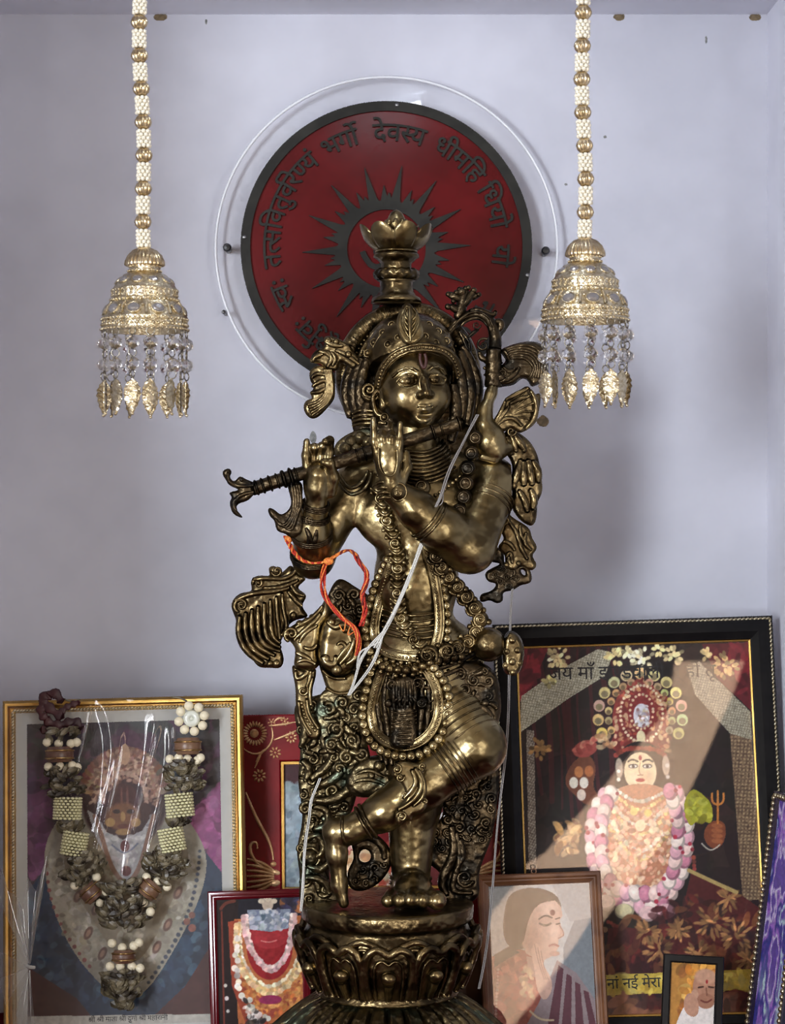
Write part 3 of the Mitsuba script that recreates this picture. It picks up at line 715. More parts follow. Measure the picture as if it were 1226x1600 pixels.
P.scatter([(140, 1225), (160, 1180), (195, 1165), (232, 1180), (252, 1225), (245, 1260), (225, 1240), (195, 1215), (165, 1240), (142, 1262)], 320, 2.4, [(214, 158, 130), (168, 104, 82), (120, 64, 52), (226, 182, 150)])
P.dots([(162, 1265), (166, 1228), (195, 1208), (224, 1228), (228, 1265)], 4, (206, 156, 136), step=5)
P.poly([(188, 1180), (195, 1162), (203, 1180), (195, 1196)], (220, 160, 120), smooth=True)
P.ell(192, 1262, 29, 38, (92, 24, 26)); P.ell(190, 1262, 2, 30, (150, 70, 60)); P.ell(199, 1250, 2, 20, (140, 60, 52))
P.ell(160, 1270, 10, 14, (84, 30, 30)); P.ell(226, 1268, 10, 14, (84, 30, 30))
P.ell(192, 1276, 27, 22, (150, 82, 42), soft=5); P.ell(182, 1268, 6, 3.5, (60, 24, 20)); P.ell(204, 1268, 6, 3.5, (60, 24, 20))
P.ell(192, 1276, 4, 8, (206, 146, 70)); P.ell(192, 1291, 9, 3.5, (130, 44, 30)); P.ell(172, 1285, 8, 7, (196, 140, 60)); P.ell(212, 1285, 8, 7, (190, 130, 56)); P.ell(192, 1300, 12, 5, (186, 130, 60))
P.poly([(136, 1265), (152, 1275), (166, 1300), (192, 1312), (222, 1298), (236, 1275), (244, 1265), (226, 1330), (208, 1378), (190, 1380), (170, 1345), (150, 1310)], (186, 184, 192), smooth=False)
P.scatter([(140, 1272), (166, 1302), (192, 1312), (222, 1300), (242, 1270), (208, 1376), (190, 1378)], 160, 3, [(206, 204, 210), (160, 158, 172), (190, 190, 200)])
P.line([(148, 1275), (160, 1310), (178, 1360), (196, 1382)], 7, (164, 108, 84)); P.line([(240, 1275), (228, 1320), (212, 1365), (198, 1382)], 7, (164, 108, 84))
P.line([(175, 1320), (195, 1332), (215, 1318)], 2.5, (110, 120, 160))
P.ell(195, 1322, 7, 9, (122, 26, 34)); P.ell(197, 1361, 8, 8, (120, 30, 32))
P.poly([(40, 1588), (360, 1584), (360, 1640), (40, 1640)], (206, 202, 194))
P.grain(0.12, 6.0, 3)
P.grain(0.10, 60.0, 5)
P.build('print', label='print of a crowned idol draped in white', age=0.35, dark=0.82)
lettering(A, 'shri', (138, 1597), (262, 1593), 4.9 * u, 'ink', label='small printed line of writing')
# creased clear film drawn over the front
gx, gy = np.meshgrid(np.linspace(-A.W / 2 + 0.002, A.W / 2 - 0.002, 150), np.linspace(0.002, A.H - 0.002, 130))
q = np.stack([gx.ravel() * 46 + 0.8 * np.sin(gy.ravel() * 15), gy.ravel() * 5 + 4, 0 * gx.ravel()], 1)
rg = np.abs(meshkit.noise(q, 3) - 0.5) * 2
rg = np.exp(-(rg / 0.12) ** 2)
amp = np.clip((gy.ravel() / A.H - 0.45) / 0.4, 0.05, 1) * np.clip(1.25 - np.abs(gx.ravel() + 0.0) / 0.085, 0.12, 1)
fz = 19.5 * u + 0.0016 * rg * amp + 0.0012 * meshkit.fbm(np.stack([gx.ravel() * 22, gy.ravel() * 14, 0 * q[:, 0]], 1), 3, 8)
i, j = np.meshgrid(np.arange(129), np.arange(149), indexing='ij')
k0 = (i * 150 + j).ravel()
film_f = np.vstack([np.stack([k0, k0 + 1, k0 + 151], 1), np.stack([k0, k0 + 151, k0 + 150], 1)])
add(A.key + '__clear_film', A.w((np.stack([gx.ravel(), gy.ravel(), fz], 1), film_f)), 'film', smooth=True, label='creased clear plastic film')

# --- red frame with gilt relief, right behind the statue, on a block
add('riser_block', box([-0.16, 0.135, 0.0], [0.092, 0.235, 0.0885], 0.002), 'wood_frame')
tag('riser_block', 'low wooden block behind the statue, carrying the red frame', 'block')
B = Frame('red_framed_picture', -0.013, 0.172, 0.0885, 0.2696, 0.2093, 0.1, 0.0, 0.0135)
tag(B.key, 'red lacquered picture frame with gilt floral relief, mostly hidden behind the statue', 'picture')
u = B.px
B.flat('back_board', 0.001, 0.0, 'back_board')
B.border('frame_border', [(0, 0), (0, 10 * u), (2 * u, 12 * u), (71 * u, 12 * u), (73 * u, 10 * u), (73 * u, 3 * u)], 'red_lacquer')
B.border('inner_liner', [(73 * u, 6 * u), (74 * u, 10 * u), (78 * u, 10 * u), (79 * u, 3 * u)], 'gold_frame')
P = Paint(B, 78 * u, 4 * u, 1.6, (120, 26, 30))
P.poly([(440, 1185), (735, 1185), (735, 1230), (440, 1230)], (70, 24, 32))
P.poly([(440, 1228), (482, 1222), (482, 1395), (440, 1395)], (146, 164, 176))
P.scatter([(442, 1228), (480, 1224), (480, 1390), (442, 1390)], 90, 5, [(170, 186, 196), (120, 140, 156), (150, 170, 184)])
P.ell(585, 1310, 95, 110, (150, 22, 28), soft=10)
P.ell(560, 1232, 12, 9, (222, 170, 180)); P.ell(656, 1312, 7, 9, (214, 130, 90)); P.ell(697, 1278, 11, 11, (236, 236, 240)); P.ell(690, 1250, 12, 9, (220, 216, 220))
P.poly([(545, 1330), (600, 1320), (620, 1395), (520, 1395)], (226, 196, 150))
P.scatter([(520, 1320), (640, 1310), (640, 1395), (520, 1395)], 70, 5, [(238, 220, 186), (208, 150, 96), (180, 60, 44), (240, 232, 214)])
P.grain(0.12, 7.0, 2)
P.build('print', label='print in red, pale blue and gold')
B.flat('glass_pane', 74 * u, 7 * u, 'glass')


def relief(fr, Z, curves, r, part, mat='gilt_relief', leaves=(), dots=()):
    """Gilt scrollwork raised on a frame: curves, leaves and berries given at photograph points."""
    ms = []
    for c in curves:
        q = fr.hit(c, Z)
        q = spline(np.c_[q, 0 * q[:, 0]], n=7 * len(q))
        tt = np.linspace(0, 1, len(q))
        ms.append(tube(q + [0, 0, Z], r * fr.px * (0.45 + 0.75 * np.sin(PI * np.clip(tt, 0.05, 0.95)) ** 0.7), 6))
    for x, y, rx, ry, rot in leaves:
        (a, b), = fr.hit([(x, y)], Z)
        v, f = _ico[2]
        v = v * np.array([rx, ry, 2.2]) * fr.px
        c, s = math.cos(-rot), math.sin(-rot)
        ms.append((np.stack([v[:, 0] * c - v[:, 1] * s + a, v[:, 0] * s + v[:, 1] * c + b, v[:, 2] + Z], 1), f))
    for x, y, rr in dots:
        (a, b), = fr.hit([(x, y)], Z)
        ms.append(ball([a, b, Z], rr * fr.px, 1))
    return add(fr.key + '__' + part, fr.w(cat(ms)), mat, smooth=True)


Z = 12 * u
for side in (0, 1):
    mx = (lambda x: x) if side == 0 else (lambda x: 1174 - x)      # the frame is symmetrical
    dots, leaves, curves = [], [], []
    for k in range(22):
        a = k * 2 * PI / 22
        curves.append([(mx(398 + 11 * math.cos(a)), 1146 + 11 * math.sin(a)), (mx(398 + 15 * math.cos(a)), 1146 + 15 * math.sin(a)), (mx(398 + 19 * math.cos(a)), 1146 + 19 * math.sin(a))])
    leaves.append((mx(397, ), 1146, 7, 7, 0))
    curves += [[(mx(378), 1168), (mx(398), 1178), (mx(418), 1168), (mx(426), 1150), (mx(424), 1136)], [(mx(420), 1134), (mx(440), 1132), (mx(462), 1128)], [(mx(428), 1156), (mx(444), 1150), (mx(466), 1140)],
               [(mx(410), 1172), (mx(404), 1186), (mx(398), 1200)], [(mx(428), 1128), (mx(436), 1122), (mx(446), 1124)], [(mx(414), 1170), (mx(406), 1180), (mx(400), 1190)]]
    for cx, cy, n, r in ((430, 1176, 8, 9), (405, 1212, 9, 10), (455, 1152, 9, 9), (445, 1127, 6, 7), (424, 1128, 5, 6)):
        for k in range(n):
            a = k * 2 * PI / n + 0.3
            leaves.append((mx(cx + r * 0.75 * math.cos(a)), cy + r * 0.75 * math.sin(a), r * 0.34, r * 0.2, (a if side == 0 else PI - a)))
        dots.append((mx(cx), cy, 2.2))
    relief(B, Z, curves, 1.7, 'gilt_corner', leaves=leaves, dots=dots)
    curves = [[(mx(384), 1238), (mx(392), 1258), (mx(406), 1288), (mx(418), 1310), (mx(425), 1330), (mx(427), 1344)],
              [(mx(402), 1326), (mx(399), 1316), (mx(393), 1318), (mx(392), 1332), (mx(400), 1346), (mx(412), 1356), (mx(424), 1358)]]
    for k in range(7):
        curves.append([(mx(432 - 4), 1360 + 3 * k), (mx(408), 1350 + 7 * k - 2), (mx(386), 1342 + 9 * k)])
    relief(B, Z, curves, 2.5, 'gilt_fan', leaves=[(mx(427), 1350, 5, 4, 0), (mx(431), 1363, 7, 4, 0.3), (mx(430), 1380, 8, 5, -.2)])

# --- small maroon frame in front, left of the statue's base
C = Frame('maroon_framed_picture', -0.1168, 0.083, 0.0, 0.0915, 0.1472, 0.12, 0.04, 0.0288)
tag(C.key, 'small shiny maroon framed picture of a garlanded red idol, left of the statue base', 'picture')
u = C.px
C.flat('back_board', 0.001, 0.0, 'back_board')
C.border('frame_border', [(0, 0), (0, 7 * u), (2 * u, 11 * u), (6 * u, 12 * u), (8 * u, 10 * u), (10 * u, 10.5 * u), (13 * u, 8 * u), (14 * u, 3 * u)], 'maroon_plastic')
P = Paint(C, 13 * u, 4 * u, 0.9, (28, 20, 24))
P.poly([(340, 1404), (372, 1402), (372, 1600), (340, 1600)], (34, 22, 24))
P.line([(345, 1420), (352, 1412), (366, 1408)], 5, (96, 44, 34)); P.line([(346, 1425), (348, 1500), (350, 1600)], 3, (104, 44, 34))
P.poly([(372, 1404), (480, 1402), (480, 1435), (372, 1435)], (24, 24, 36))
P.scatter([(440, 1402), (480, 1402), (480, 1430), (440, 1430)], 26, 4, [(190, 110, 60), (60, 60, 90), (40, 36, 60)])
P.ell(418, 1412, 9, 12, (190, 170, 150)); P.ell(418, 1404, 5, 5, (214, 196, 170)); P.ell(408, 1408, 5, 4, (206, 190, 166)); P.ell(428, 1408, 5, 4, (206, 190, 166))
P.poly([(366, 1436), (470, 1430), (478, 1600), (372, 1600)], (176, 96, 52))
P.poly([(356, 1440), (372, 1438), (368, 1500), (392, 1560), (420, 1600), (384, 1600), (362, 1540)], (150, 60, 40))
P.ell(421, 1478, 36, 52, (148, 26, 34)); P.ell(421, 1462, 30, 20, (168, 40, 48)); P.line([(408, 1470), (420, 1472), (432, 1469)], 2, (206, 110, 110))
P.poly([(386, 1422), (454, 1420), (450, 1450), (422, 1456), (390, 1452)], (120, 130, 150), smooth=False)
P.scatter([(388, 1424), (453, 1422), (450, 1450), (390, 1450)], 70, 3, [(170, 178, 190), (90, 100, 124), (140, 150, 170), (200, 200, 206)])
P.scatter([(372, 1500), (400, 1540), (425, 1560), (455, 1540), (474, 1500), (470, 1570), (430, 1590), (385, 1575)], 200, 3, [(204, 130, 62), (186, 96, 50), (222, 156, 84), (150, 60, 48)])
for off, c in ((0, (226, 196, 190)), (5, (212, 168, 168))):
    P.dots([(384 - off, 1432), (390 - off, 1470), (402, 1496 + off), (424, 1512 + off), (442, 1498 + off), (452 + off, 1468), (456 + off, 1430)], 3.6, c, 0.5, 14, step=4.2)
for off in (0, 6, 12):
    P.dots([(374 - off * .4, 1445), (376 - off * .4, 1490 + off), (392, 1524 + off), (422, 1542 + off), (452, 1524 + off), (468 + off * .4, 1490 + off), (472, 1450)], 4.0, ((232, 214, 178), (214, 170, 110), (226, 190, 140))[off // 6], 0.6, 18, step=4.8)
P.dots([(372, 1470), (372, 1530), (388, 1570), (420, 1592)], 4.5, (230, 222, 208), 2.0, 20, step=7)
P.ell(422, 1562, 18, 7, (150, 40, 84)); P.scatter([(380, 1560), (400, 1580), (415, 1600), (385, 1600)], 40, 3, [(226, 222, 216), (40, 34, 34), (200, 190, 180)])
P.dots([(352, 1540), (354, 1560), (356, 1580)], 3, (190, 184, 180))
P.grain(0.12, 5.0, 4)
P.build('print', 'print_gloss', label='print of a red idol with white and orange garlands')

# --- brown frame with the portrait of a woman
Dd = Frame('wood_framed_portrait', 0.1391, 0.085, 0.0, 0.1126, 0.1605, 0.155, -0.028, 0.044)
tag(Dd.key, 'brown wooden framed portrait photograph of a woman with eyes closed, right of the statue base', 'picture')
u = Dd.px
Dd.flat('back_board', 0.001, 0.0, 'back_board')
Dd.border('frame_border', [(0, 0), (0, 9 * u), (2 * u, 13 * u), (6 * u, 14 * u), (9 * u, 11 * u), (11 * u, 11 * u), (14 * u, 9 * u), (17 * u, 8 * u), (18.5 * u, 4 * u), (18.5 * u, 2 * u)], 'wood_frame')
P = Paint(Dd, 18 * u, 3.5 * u, 0.8, (176, 184, 190))
P.poly([(760, 1390), (800, 1385), (800, 1480), (770, 1490)], (206, 210, 210))
P.poly([(860, 1378), (940, 1375), (950, 1600), (880, 1560), (880, 1480), (900, 1430)], (128, 138, 148))  # backdrop of the print; its darker tone partly copies a reflection in the glass
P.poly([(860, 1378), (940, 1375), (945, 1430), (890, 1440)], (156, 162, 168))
P.poly([(768, 1495), (800, 1480), (840, 1490), (870, 1560), (850, 1605), (762, 1605)], (176, 84, 70))
P.scatter([(770, 1500), (835, 1500), (850, 1560), (830, 1600), (768, 1600)], 160, 5, [(196, 104, 86), (160, 66, 56), (186, 92, 76)])
P.poly([(870, 1500), (900, 1520), (935, 1570), (945, 1605), (820, 1605), (840, 1570), (858, 1530)], (150, 130, 136))
for x in (0, 1, 2, 3):
    P.poly([(872 + x * 13, 1508 + x * 13), (880 + x * 13, 1514 + x * 12), (872 + x * 20, 1605), (855 + x * 22, 1605)], (100, 44, 60))
P.poly([(788, 1425), (796, 1400), (820, 1388), (850, 1390), (872, 1404), (876, 1420), (850, 1412), (838, 1440), (828, 1475), (805, 1484), (790, 1470)], (38, 26, 28), smooth=True)
P.poly([(772, 1492), (796, 1478), (812, 1488), (790, 1500), (772, 1512)], (52, 34, 34))
P.poly([(830, 1424), (846, 1410), (866, 1406), (877, 1418), (878, 1432), (874, 1438), (880, 1462), (872, 1468), (872, 1480), (866, 1492), (846, 1502), (822, 1490), (814, 1470), (822, 1448)], (208, 164, 146), smooth=False)
P.ell(832, 1470, 16, 20, (200, 150, 132), soft=8); P.ell(858, 1420, 14, 10, (222, 184, 166), soft=8); P.ell(866, 1455, 7, 14, (226, 186, 168), soft=6)
P.poly([(788, 1425), (800, 1398), (826, 1388), (856, 1392), (872, 1404), (846, 1411), (830, 1428), (822, 1452), (812, 1478), (796, 1478)], (36, 25, 27), smooth=True)
P.line([(842, 1436), (852, 1431), (862, 1434)], 2.4, (64, 36, 34)); P.line([(843, 1443), (852, 1446), (860, 1443)], 3, (58, 34, 34)); P.line([(868, 1436), (874, 1434)], 2, (70, 40, 38)); P.line([(869, 1444), (874, 1443)], 2.2, (60, 36, 36))
P.ell(863, 1426, 4, 4.5, (110, 26, 30)); P.line([(874, 1446), (880, 1461), (872, 1466)], 1.6, (160, 104, 92)); P.line([(858, 1478), (866, 1476), (872, 1478)], 3.2, (160, 82, 78)); P.ell(866, 1490, 8, 4, (190, 138, 122))
P.poly([(822, 1494), (850, 1500), (846, 1530), (826, 1524)], (190, 140, 122))
P.poly([(832, 1478), (838, 1474), (846, 1500), (856, 1520), (862, 1545), (850, 1562), (838, 1540), (834, 1510)], (214, 168, 148), smooth=True)
for k in range(3):
    P.line([(835 + k * 5, 1476 + k * 5), (842 + k * 4, 1506 + k * 3), (850 + k * 3, 1530)], 1.2, (158, 106, 92))
P.scatter([(812, 1510), (832, 1516), (834, 1560), (816, 1556)], 40, 3, [(222, 190, 140), (206, 160, 120)])
P.line([(828, 1580), (844, 1592), (864, 1594)], 3, (214, 190, 150)); P.dots([(778, 1515), (776, 1550), (774, 1590)], 2.2, (222, 170, 160), step=5)
P.grain(0.07, 4.0, 6)
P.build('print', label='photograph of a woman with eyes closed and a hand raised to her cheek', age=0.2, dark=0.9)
Dd.flat('glass_pane', 17 * u, 6 * u, 'glass')
add(Dd.key + '__hanging_ring', Dd.w(tube(np.stack([-0.004 + 0.0022 * np.cos(aa[::6]), Dd.H + 0.0018 + 0.0022 * np.sin(aa[::6]), 0 * aa[::6] + 0.003], 1), 0.0006, 6, closed=True)), 'wood_frame', smooth=True)

# --- large black frame on the right
E = Frame('black_framed_picture', 0.2364, 0.127, 0.0, 0.2622, 0.3862, 0.125, -0.056, 0.036)
tag(E.key, 'large black framed picture of a crowned goddess with a pink garland, on the right', 'picture')
u = E.px
E.flat('back_board', 0.001, 0.0, 'back_board')
E.border('frame_border', [(0, 0), (0, 10 * u), (1 * u, 12 * u), (9 * u, 14 * u), (12 * u, 16 * u), (24 * u, 18 * u), (34 * u, 12 * u), (36 * u, 11 * u), (36 * u, 8 * u)], 'black_frame')
E.beading('rope_trim', 4.5 * u, 13 * u, 2.4 * u, 'silver_trim', 6.5 * u, 0.9, True, label='pale gold rope trim')
E.border('inner_liner', [(36 * u, 9 * u), (37 * u, 11 * u), (39.5 * u, 10 * u), (40 * u, 3 * u)], 'gold_frame', label='thin gilt liner')
P = Paint(E, 39 * u, 4 * u, 1.0, (38, 24, 24))
P.scatter([(806, 1010), (1172, 1004), (1190, 1590), (820, 1590)], 300, 14, [(30, 18, 20), (48, 24, 24), (26, 20, 20), (44, 30, 26)], 2.5)
for k in range(9):
    x = 822 + k * 16
    P.line([(x, 1012), (x + 10 + 10 * math.sin(k), 1120), (x + 24, 1240 + 12 * k)], 6 + 3 * math.sin(2.1 * k), (98, 22, 30), 0.55)
P.poly([(805, 1010), (858, 1008), (826, 1085), (808, 1100)], (112, 22, 34)); P.poly([(1096, 1006), (1172, 1004), (1175, 1112), (1120, 1060)], (96, 18, 30))
P.scatter([(806, 1012), (850, 1012), (812, 1095)], 30, 5, [(140, 30, 44), (84, 16, 26)], 3); P.scatter([(1110, 1010), (1170, 1010), (1172, 1100)], 30, 5, [(130, 28, 40), (78, 14, 24)], 3)
P.poly([(813, 1144), (814, 1088), (868, 1050), (934, 1014), (958, 1020), (945, 1056), (890, 1090)], (128, 122, 98), weave=((226, 222, 200), 1.5, 0.5))
P.poly([(1072, 1040), (1092, 1034), (1172, 1112), (1174, 1158), (1140, 1146), (1086, 1086)], (112, 104, 86), weave=((196, 190, 168), 1.5, 0.5))
P.poly([(1140, 1146), (1174, 1156), (1192, 1405), (1160, 1408)], (76, 54, 42), weave=((176, 150, 112), 1.1, 0.15))
P.poly([(822, 1140), (834, 1142), (838, 1360), (826, 1360)], (90, 76, 66), weave=((196, 186, 170), 1.4, 0.9))
for cx, cy, n, R, c in ((872, 1028, 26, 18, (232, 210, 150)), (960, 1026, 20, 14, (226, 206, 140)), (1004, 1030, 26, 17, (236, 222, 176)), (1052, 1024, 20, 14, (228, 206, 150)), (1132, 1040, 30, 20, (214, 172, 112)), (858, 1064, 12, 9, (214, 200, 130)), (843, 1170, 24, 16, (150, 110, 62)), (1104, 1022, 10, 9, (220, 190, 130)), (980, 1018, 12, 9, (240, 226, 170)), (1030, 1014, 10, 10, (236, 214, 150))):
    for _ in range(n):
        a, r = rng.uniform(0, 2 * PI), R * math.sqrt(rng.random())
        P.ell(cx + r * math.cos(a), cy + r * math.sin(a), 4.5, 3, np.clip(np.array(c) * (1 + rng.normal(0, 0.2)), 0, 255), a)
P.ell(1000, 1120, 62, 62, (52, 22, 24), soft=8)
P.ell(1000, 1126, 44, 64, (140, 46, 40)); P.ell(1000, 1160, 46, 26, (120, 34, 32))
for ring, rx, ry, n, c, r in ((0, 66, 66, 13, (218, 196, 140), 9), (1, 50, 54, 15, (196, 160, 110), 6)):
    for k in range(n):
        a = math.radians(-205 + k * 230 / (n - 1))
        x, y = 1000 + rx * math.cos(a), 1118 + ry * math.sin(a)
        P.ell(x, y, r, r * 1.05, np.clip(np.array(c) + rng.normal(0, 14, 3), 0, 255), a); P.ell(x, y + 2, r * 0.62, r * 0.6, np.array(c) * 0.62)
P.scatter([(958, 1090), (1000, 1058), (1044, 1090), (1046, 1175), (956, 1175)], 240, 2.6, [(206, 160, 110), (160, 60, 50), (226, 196, 150), (120, 30, 30)])
a = np.linspace(0, 2 * PI, 40)
P.dots(np.stack([1002 + 33 * np.cos(a), 1115 + 44 * np.sin(a)], 1), 2.2, (232, 210, 176))
P.ell(1002, 1112, 22, 32, (134, 40, 40)); P.dots(np.stack([1002 + 18 * np.cos(a[::2]), 1112 + 27 * np.sin(a[::2])], 1), 2.2, (222, 196, 160))
P.ell(1002, 1118, 13, 19, (206, 206, 214)); P.scatter([(992, 1102), (1012, 1102), (1012, 1134), (992, 1134)], 40, 2.2, [(236, 236, 240), (120, 70, 66), (170, 160, 180), (210, 180, 130)])
P.ell(1001, 1152, 7, 11, (226, 214, 170))
P.ell(1000, 1200, 39, 42, (34, 20, 20))
P.dots([(962, 1180), (975, 1172), (1000, 1169), (1025, 1172), (1038, 1180)], 4, (150, 60, 46), step=5)
P.ell(1000, 1206, 25.5, 31, (236, 214, 172)); P.ell(992, 1214, 9, 9, (240, 214, 176), soft=5); P.ell(1010, 1214, 9, 9, (236, 200, 160), soft=5)
P.line([(981, 1190), (988, 1187), (996, 1190)], 2.6, (38, 24, 22)); P.line([(1004, 1190), (1012, 1187), (1019, 1190)], 2.6, (38, 24, 22))
for x in (989, 1011):
    P.ell(x, 1197, 7.5, 3.6, (30, 22, 24)); P.ell(x, 1197.4, 5.8, 2.4, (244, 240, 232)); P.ell(x, 1197.4, 2.5, 2.5, (26, 20, 22))
P.line([(1000, 1192), (999, 1208), (1002, 1211)], 1.6, (196, 150, 110)); P.line([(996, 1211), (1004, 1211)], 1.8, (176, 120, 90)); P.ell(1000, 1219, 7, 3, (176, 40, 44)); P.ell(1000, 1184, 2.6, 4, (170, 30, 34))
P.ell(967, 1200, 6, 16, (190, 170, 150)); P.ell(1040, 1196, 6, 16, (190, 170, 150)); P.dots([(966, 1205), (966, 1218)], 3, (236, 232, 222)); P.dots([(1042, 1196), (1043, 1214)], 3, (236, 232, 222))
P.poly([(960, 1236), (1042, 1236), (1062, 1290), (1055, 1380), (1000, 1412), (945, 1380), (940, 1290)], (196, 130, 96), smooth=True)
for k in range(9):
    P.dots([(964 - k * 2.2, 1236 + k * 7), (1000, 1252 + k * 13), (1038 + k * 2.2, 1236 + k * 7)], 3.0, ((226, 214, 196), (232, 196, 126), (214, 160, 130))[k % 3], 0.6, 16, step=4.6)
P.scatter([(955, 1262), (1045, 1262), (1050, 1370), (1000, 1405), (950, 1370)], 260, 3, [(238, 206, 170), (232, 180, 150), (206, 130, 100), (244, 226, 190)])
P.ell(1000, 1290, 8, 9, (240, 220, 180)); P.ell(990, 1268, 6, 6, (232, 204, 120)); P.ell(1012, 1270, 6, 6, (230, 196, 110))
P.poly([(884, 1226), (892, 1196), (918, 1180), (930, 1200), (928, 1232), (936, 1250), (920, 1258), (900, 1244)], (120, 66, 44), smooth=True)
for x, y, c in ((904, 1206, (206, 130, 74)), (920, 1205, (196, 116, 66)), (896, 1223, (236, 230, 214)), (912, 1223, (240, 234, 220)), (908, 1242, (226, 206, 190))):
    P.ell(x, y, 7, 9, c)
P.ell(914, 1170, 20, 13, (178, 76, 68), -0.3)
for k in range(7):
    P.ell(900 + 5 * k, 1172 - 2.4 * k + 5 * math.sin(k * 2), 7, 4, ((206, 104, 90), (160, 60, 54), (216, 140, 116))[k % 3], k)
P.scatter([(930, 1150), (950, 1142), (960, 1166), (936, 1170)], 22, 3.4, [(220, 186, 140), (190, 140, 96)])
P.poly([(926, 1250), (946, 1246), (950, 1300), (918, 1300)], (150, 90, 66))
for x0, s in ((938, 1), (1062, -1)):
    P.line([(x0, 1240), (x0 - 12 * s, 1290), (x0 - 10 * s, 1350), (x0 + 12 * s, 1396)], 6, (150, 44, 60), 0.9)
gar = [(944, 1244), (928, 1272), (924, 1306), (926, 1342), (940, 1378), (966, 1404), (1000, 1416), (1034, 1406), (1058, 1378), (1070, 1340), (1074, 1302), (1070, 1268), (1058, 1240)]
for row, (dx, dy) in enumerate(((0, 0), (14, 2))):
    q = spline(np.array([(x + dx * (1 if x < 1000 else -1) * (abs(x - 1000) / 70), y - row * 20 * (1 - min(1, abs(x - 1000) / 70))) for x, y in gar]), step=17 if row == 0 else 15)
    for i, (x, y) in enumerate(q):
        c = ((226, 172, 186), (240, 224, 214), (206, 130, 156), (236, 206, 198))[(i + row) % 4]
        P.ell(x, y, 11, 14, np.array(c) * 0.72, rng.uniform(-.5, .5)); P.ell(x - 1.5, y - 1.5, 9, 12, c, rng.uniform(-.5, .5)); P.ell(x - 3, y - 4, 4.5, 5, np.minimum(np.array(c) + 16, 255), soft=3)
        P.dots([(x + 9 * math.cos(i), y + 12 * math.sin(i))], 3.2, (170, 44, 66))
for x, y, c in ((975, 1424, (216, 206, 160)), (1012, 1428, (228, 190, 190)), (1040, 1424, (222, 176, 186)), (946, 1410, (226, 200, 190))):
    P.ell(x, y, 15, 12, np.array(c) * 0.7); P.ell(x - 1, y - 2, 13, 10, c)
P.dots([(950, 1440), (980, 1456), (1020, 1460), (1060, 1440), (1080, 1400), (1084, 1340)], 3.4, (150, 62, 52), 0.5, 16, step=5.5)
P.dots([(946, 1452), (990, 1478), (1040, 1472), (1080, 1430), (1092, 1380)], 4.4, (160, 110, 80), 1.0, 20, step=11)
P.poly([(1070, 1250), (1082, 1234), (1098, 1242), (1112, 1262), (1108, 1286), (1092, 1280), (1080, 1290), (1070, 1272)], (164, 160, 34), smooth=True)
P.scatter([(1072, 1250), (1098, 1242), (1110, 1280), (1074, 1282)], 40, 4, [(190, 186, 50), (130, 126, 24), (176, 176, 60)])
P.poly([(1100, 1300), (1112, 1284), (1128, 1284), (1132, 1310), (1118, 1326), (1104, 1318)], (128, 62, 34), smooth=True)
for k in range(4):
    P.ell(1120, 1290 + k * 8, 9, 4, (162, 88, 50), 0.1)
P.line([(1121, 1286), (1121, 1250)], 3.4, (196, 116, 44)); P.line([(1112, 1240), (1114, 1254), (1121, 1257), (1128, 1254), (1130, 1240)], 3.4, (200, 120, 48)); P.line([(1121, 1256), (1121, 1236)], 3.2, (206, 130, 56)); P.line([(1096, 1318), (1110, 1328), (1124, 1320)], 2, (196, 190, 176))
P.scatter([(866, 1288), (900, 1282), (904, 1332), (868, 1334)], 50, 4, [(190, 140, 84), (120, 76, 48), (214, 176, 120)], 2.2)
P.poly([(1080, 1360), (1160, 1400), (1188, 1420), (1192, 1592), (940, 1592), (950, 1450), (1060, 1450)], (82, 22, 24))
P.scatter([(950, 1450), (1080, 1400), (1188, 1430), (1190, 1590), (945, 1590)], 300, 5, [(104, 28, 28), (60, 18, 22), (120, 70, 40), (46, 22, 24)], 2.4)
for cx, cy, R in ((1112, 1440, 26), (1150, 1462, 24), (1030, 1484, 24), (1090, 1490, 20), (1138, 1404, 16), (1010, 1455, 18), (1060, 1452, 16), (1170, 1500, 18)):
    for _ in range(34):
        a, r = rng.uniform(0, 2 * PI), R * math.sqrt(rng.random())
        P.ell(cx + r * math.cos(a), cy + r * math.sin(a), 6, 2.2, np.clip(np.array((150, 104, 62)) * (1 + rng.normal(0, 0.22)), 0, 255), a)
P.line([(1076, 1360), (1110, 1376), (1150, 1394)], 6, (176, 150, 90))
P.poly([(930, 1524), (1180, 1514), (1182, 1546), (932, 1556)], (200, 172, 62))
P.scatter([(932, 1526), (1180, 1517), (1180, 1544), (934, 1553)], 90, 5, [(214, 186, 78), (186, 156, 50), (220, 196, 100)], 2)
P.scatter([(940, 1558), (1180, 1550), (1180, 1588), (944, 1588)], 60, 6, [(110, 46, 36), (70, 30, 30), (150, 90, 60)], 2.4)
P.grain(0.10, 4.0, 9)
P.build('print', label='print of a crowned goddess with a pink garland')
lettering(E, 'jai', (856, 1062), (1118, 1057), 4.2 * u, 'ink', bold=6, label='black printed line of writing at the top')
lettering(E, 'nai', (948, 1545), (1066, 1541), 4.2 * u, 'ink', bold=6, label='black writing on the yellow strip')
E.flat('glass_pane', 37 * u, 6 * u, 'glass')

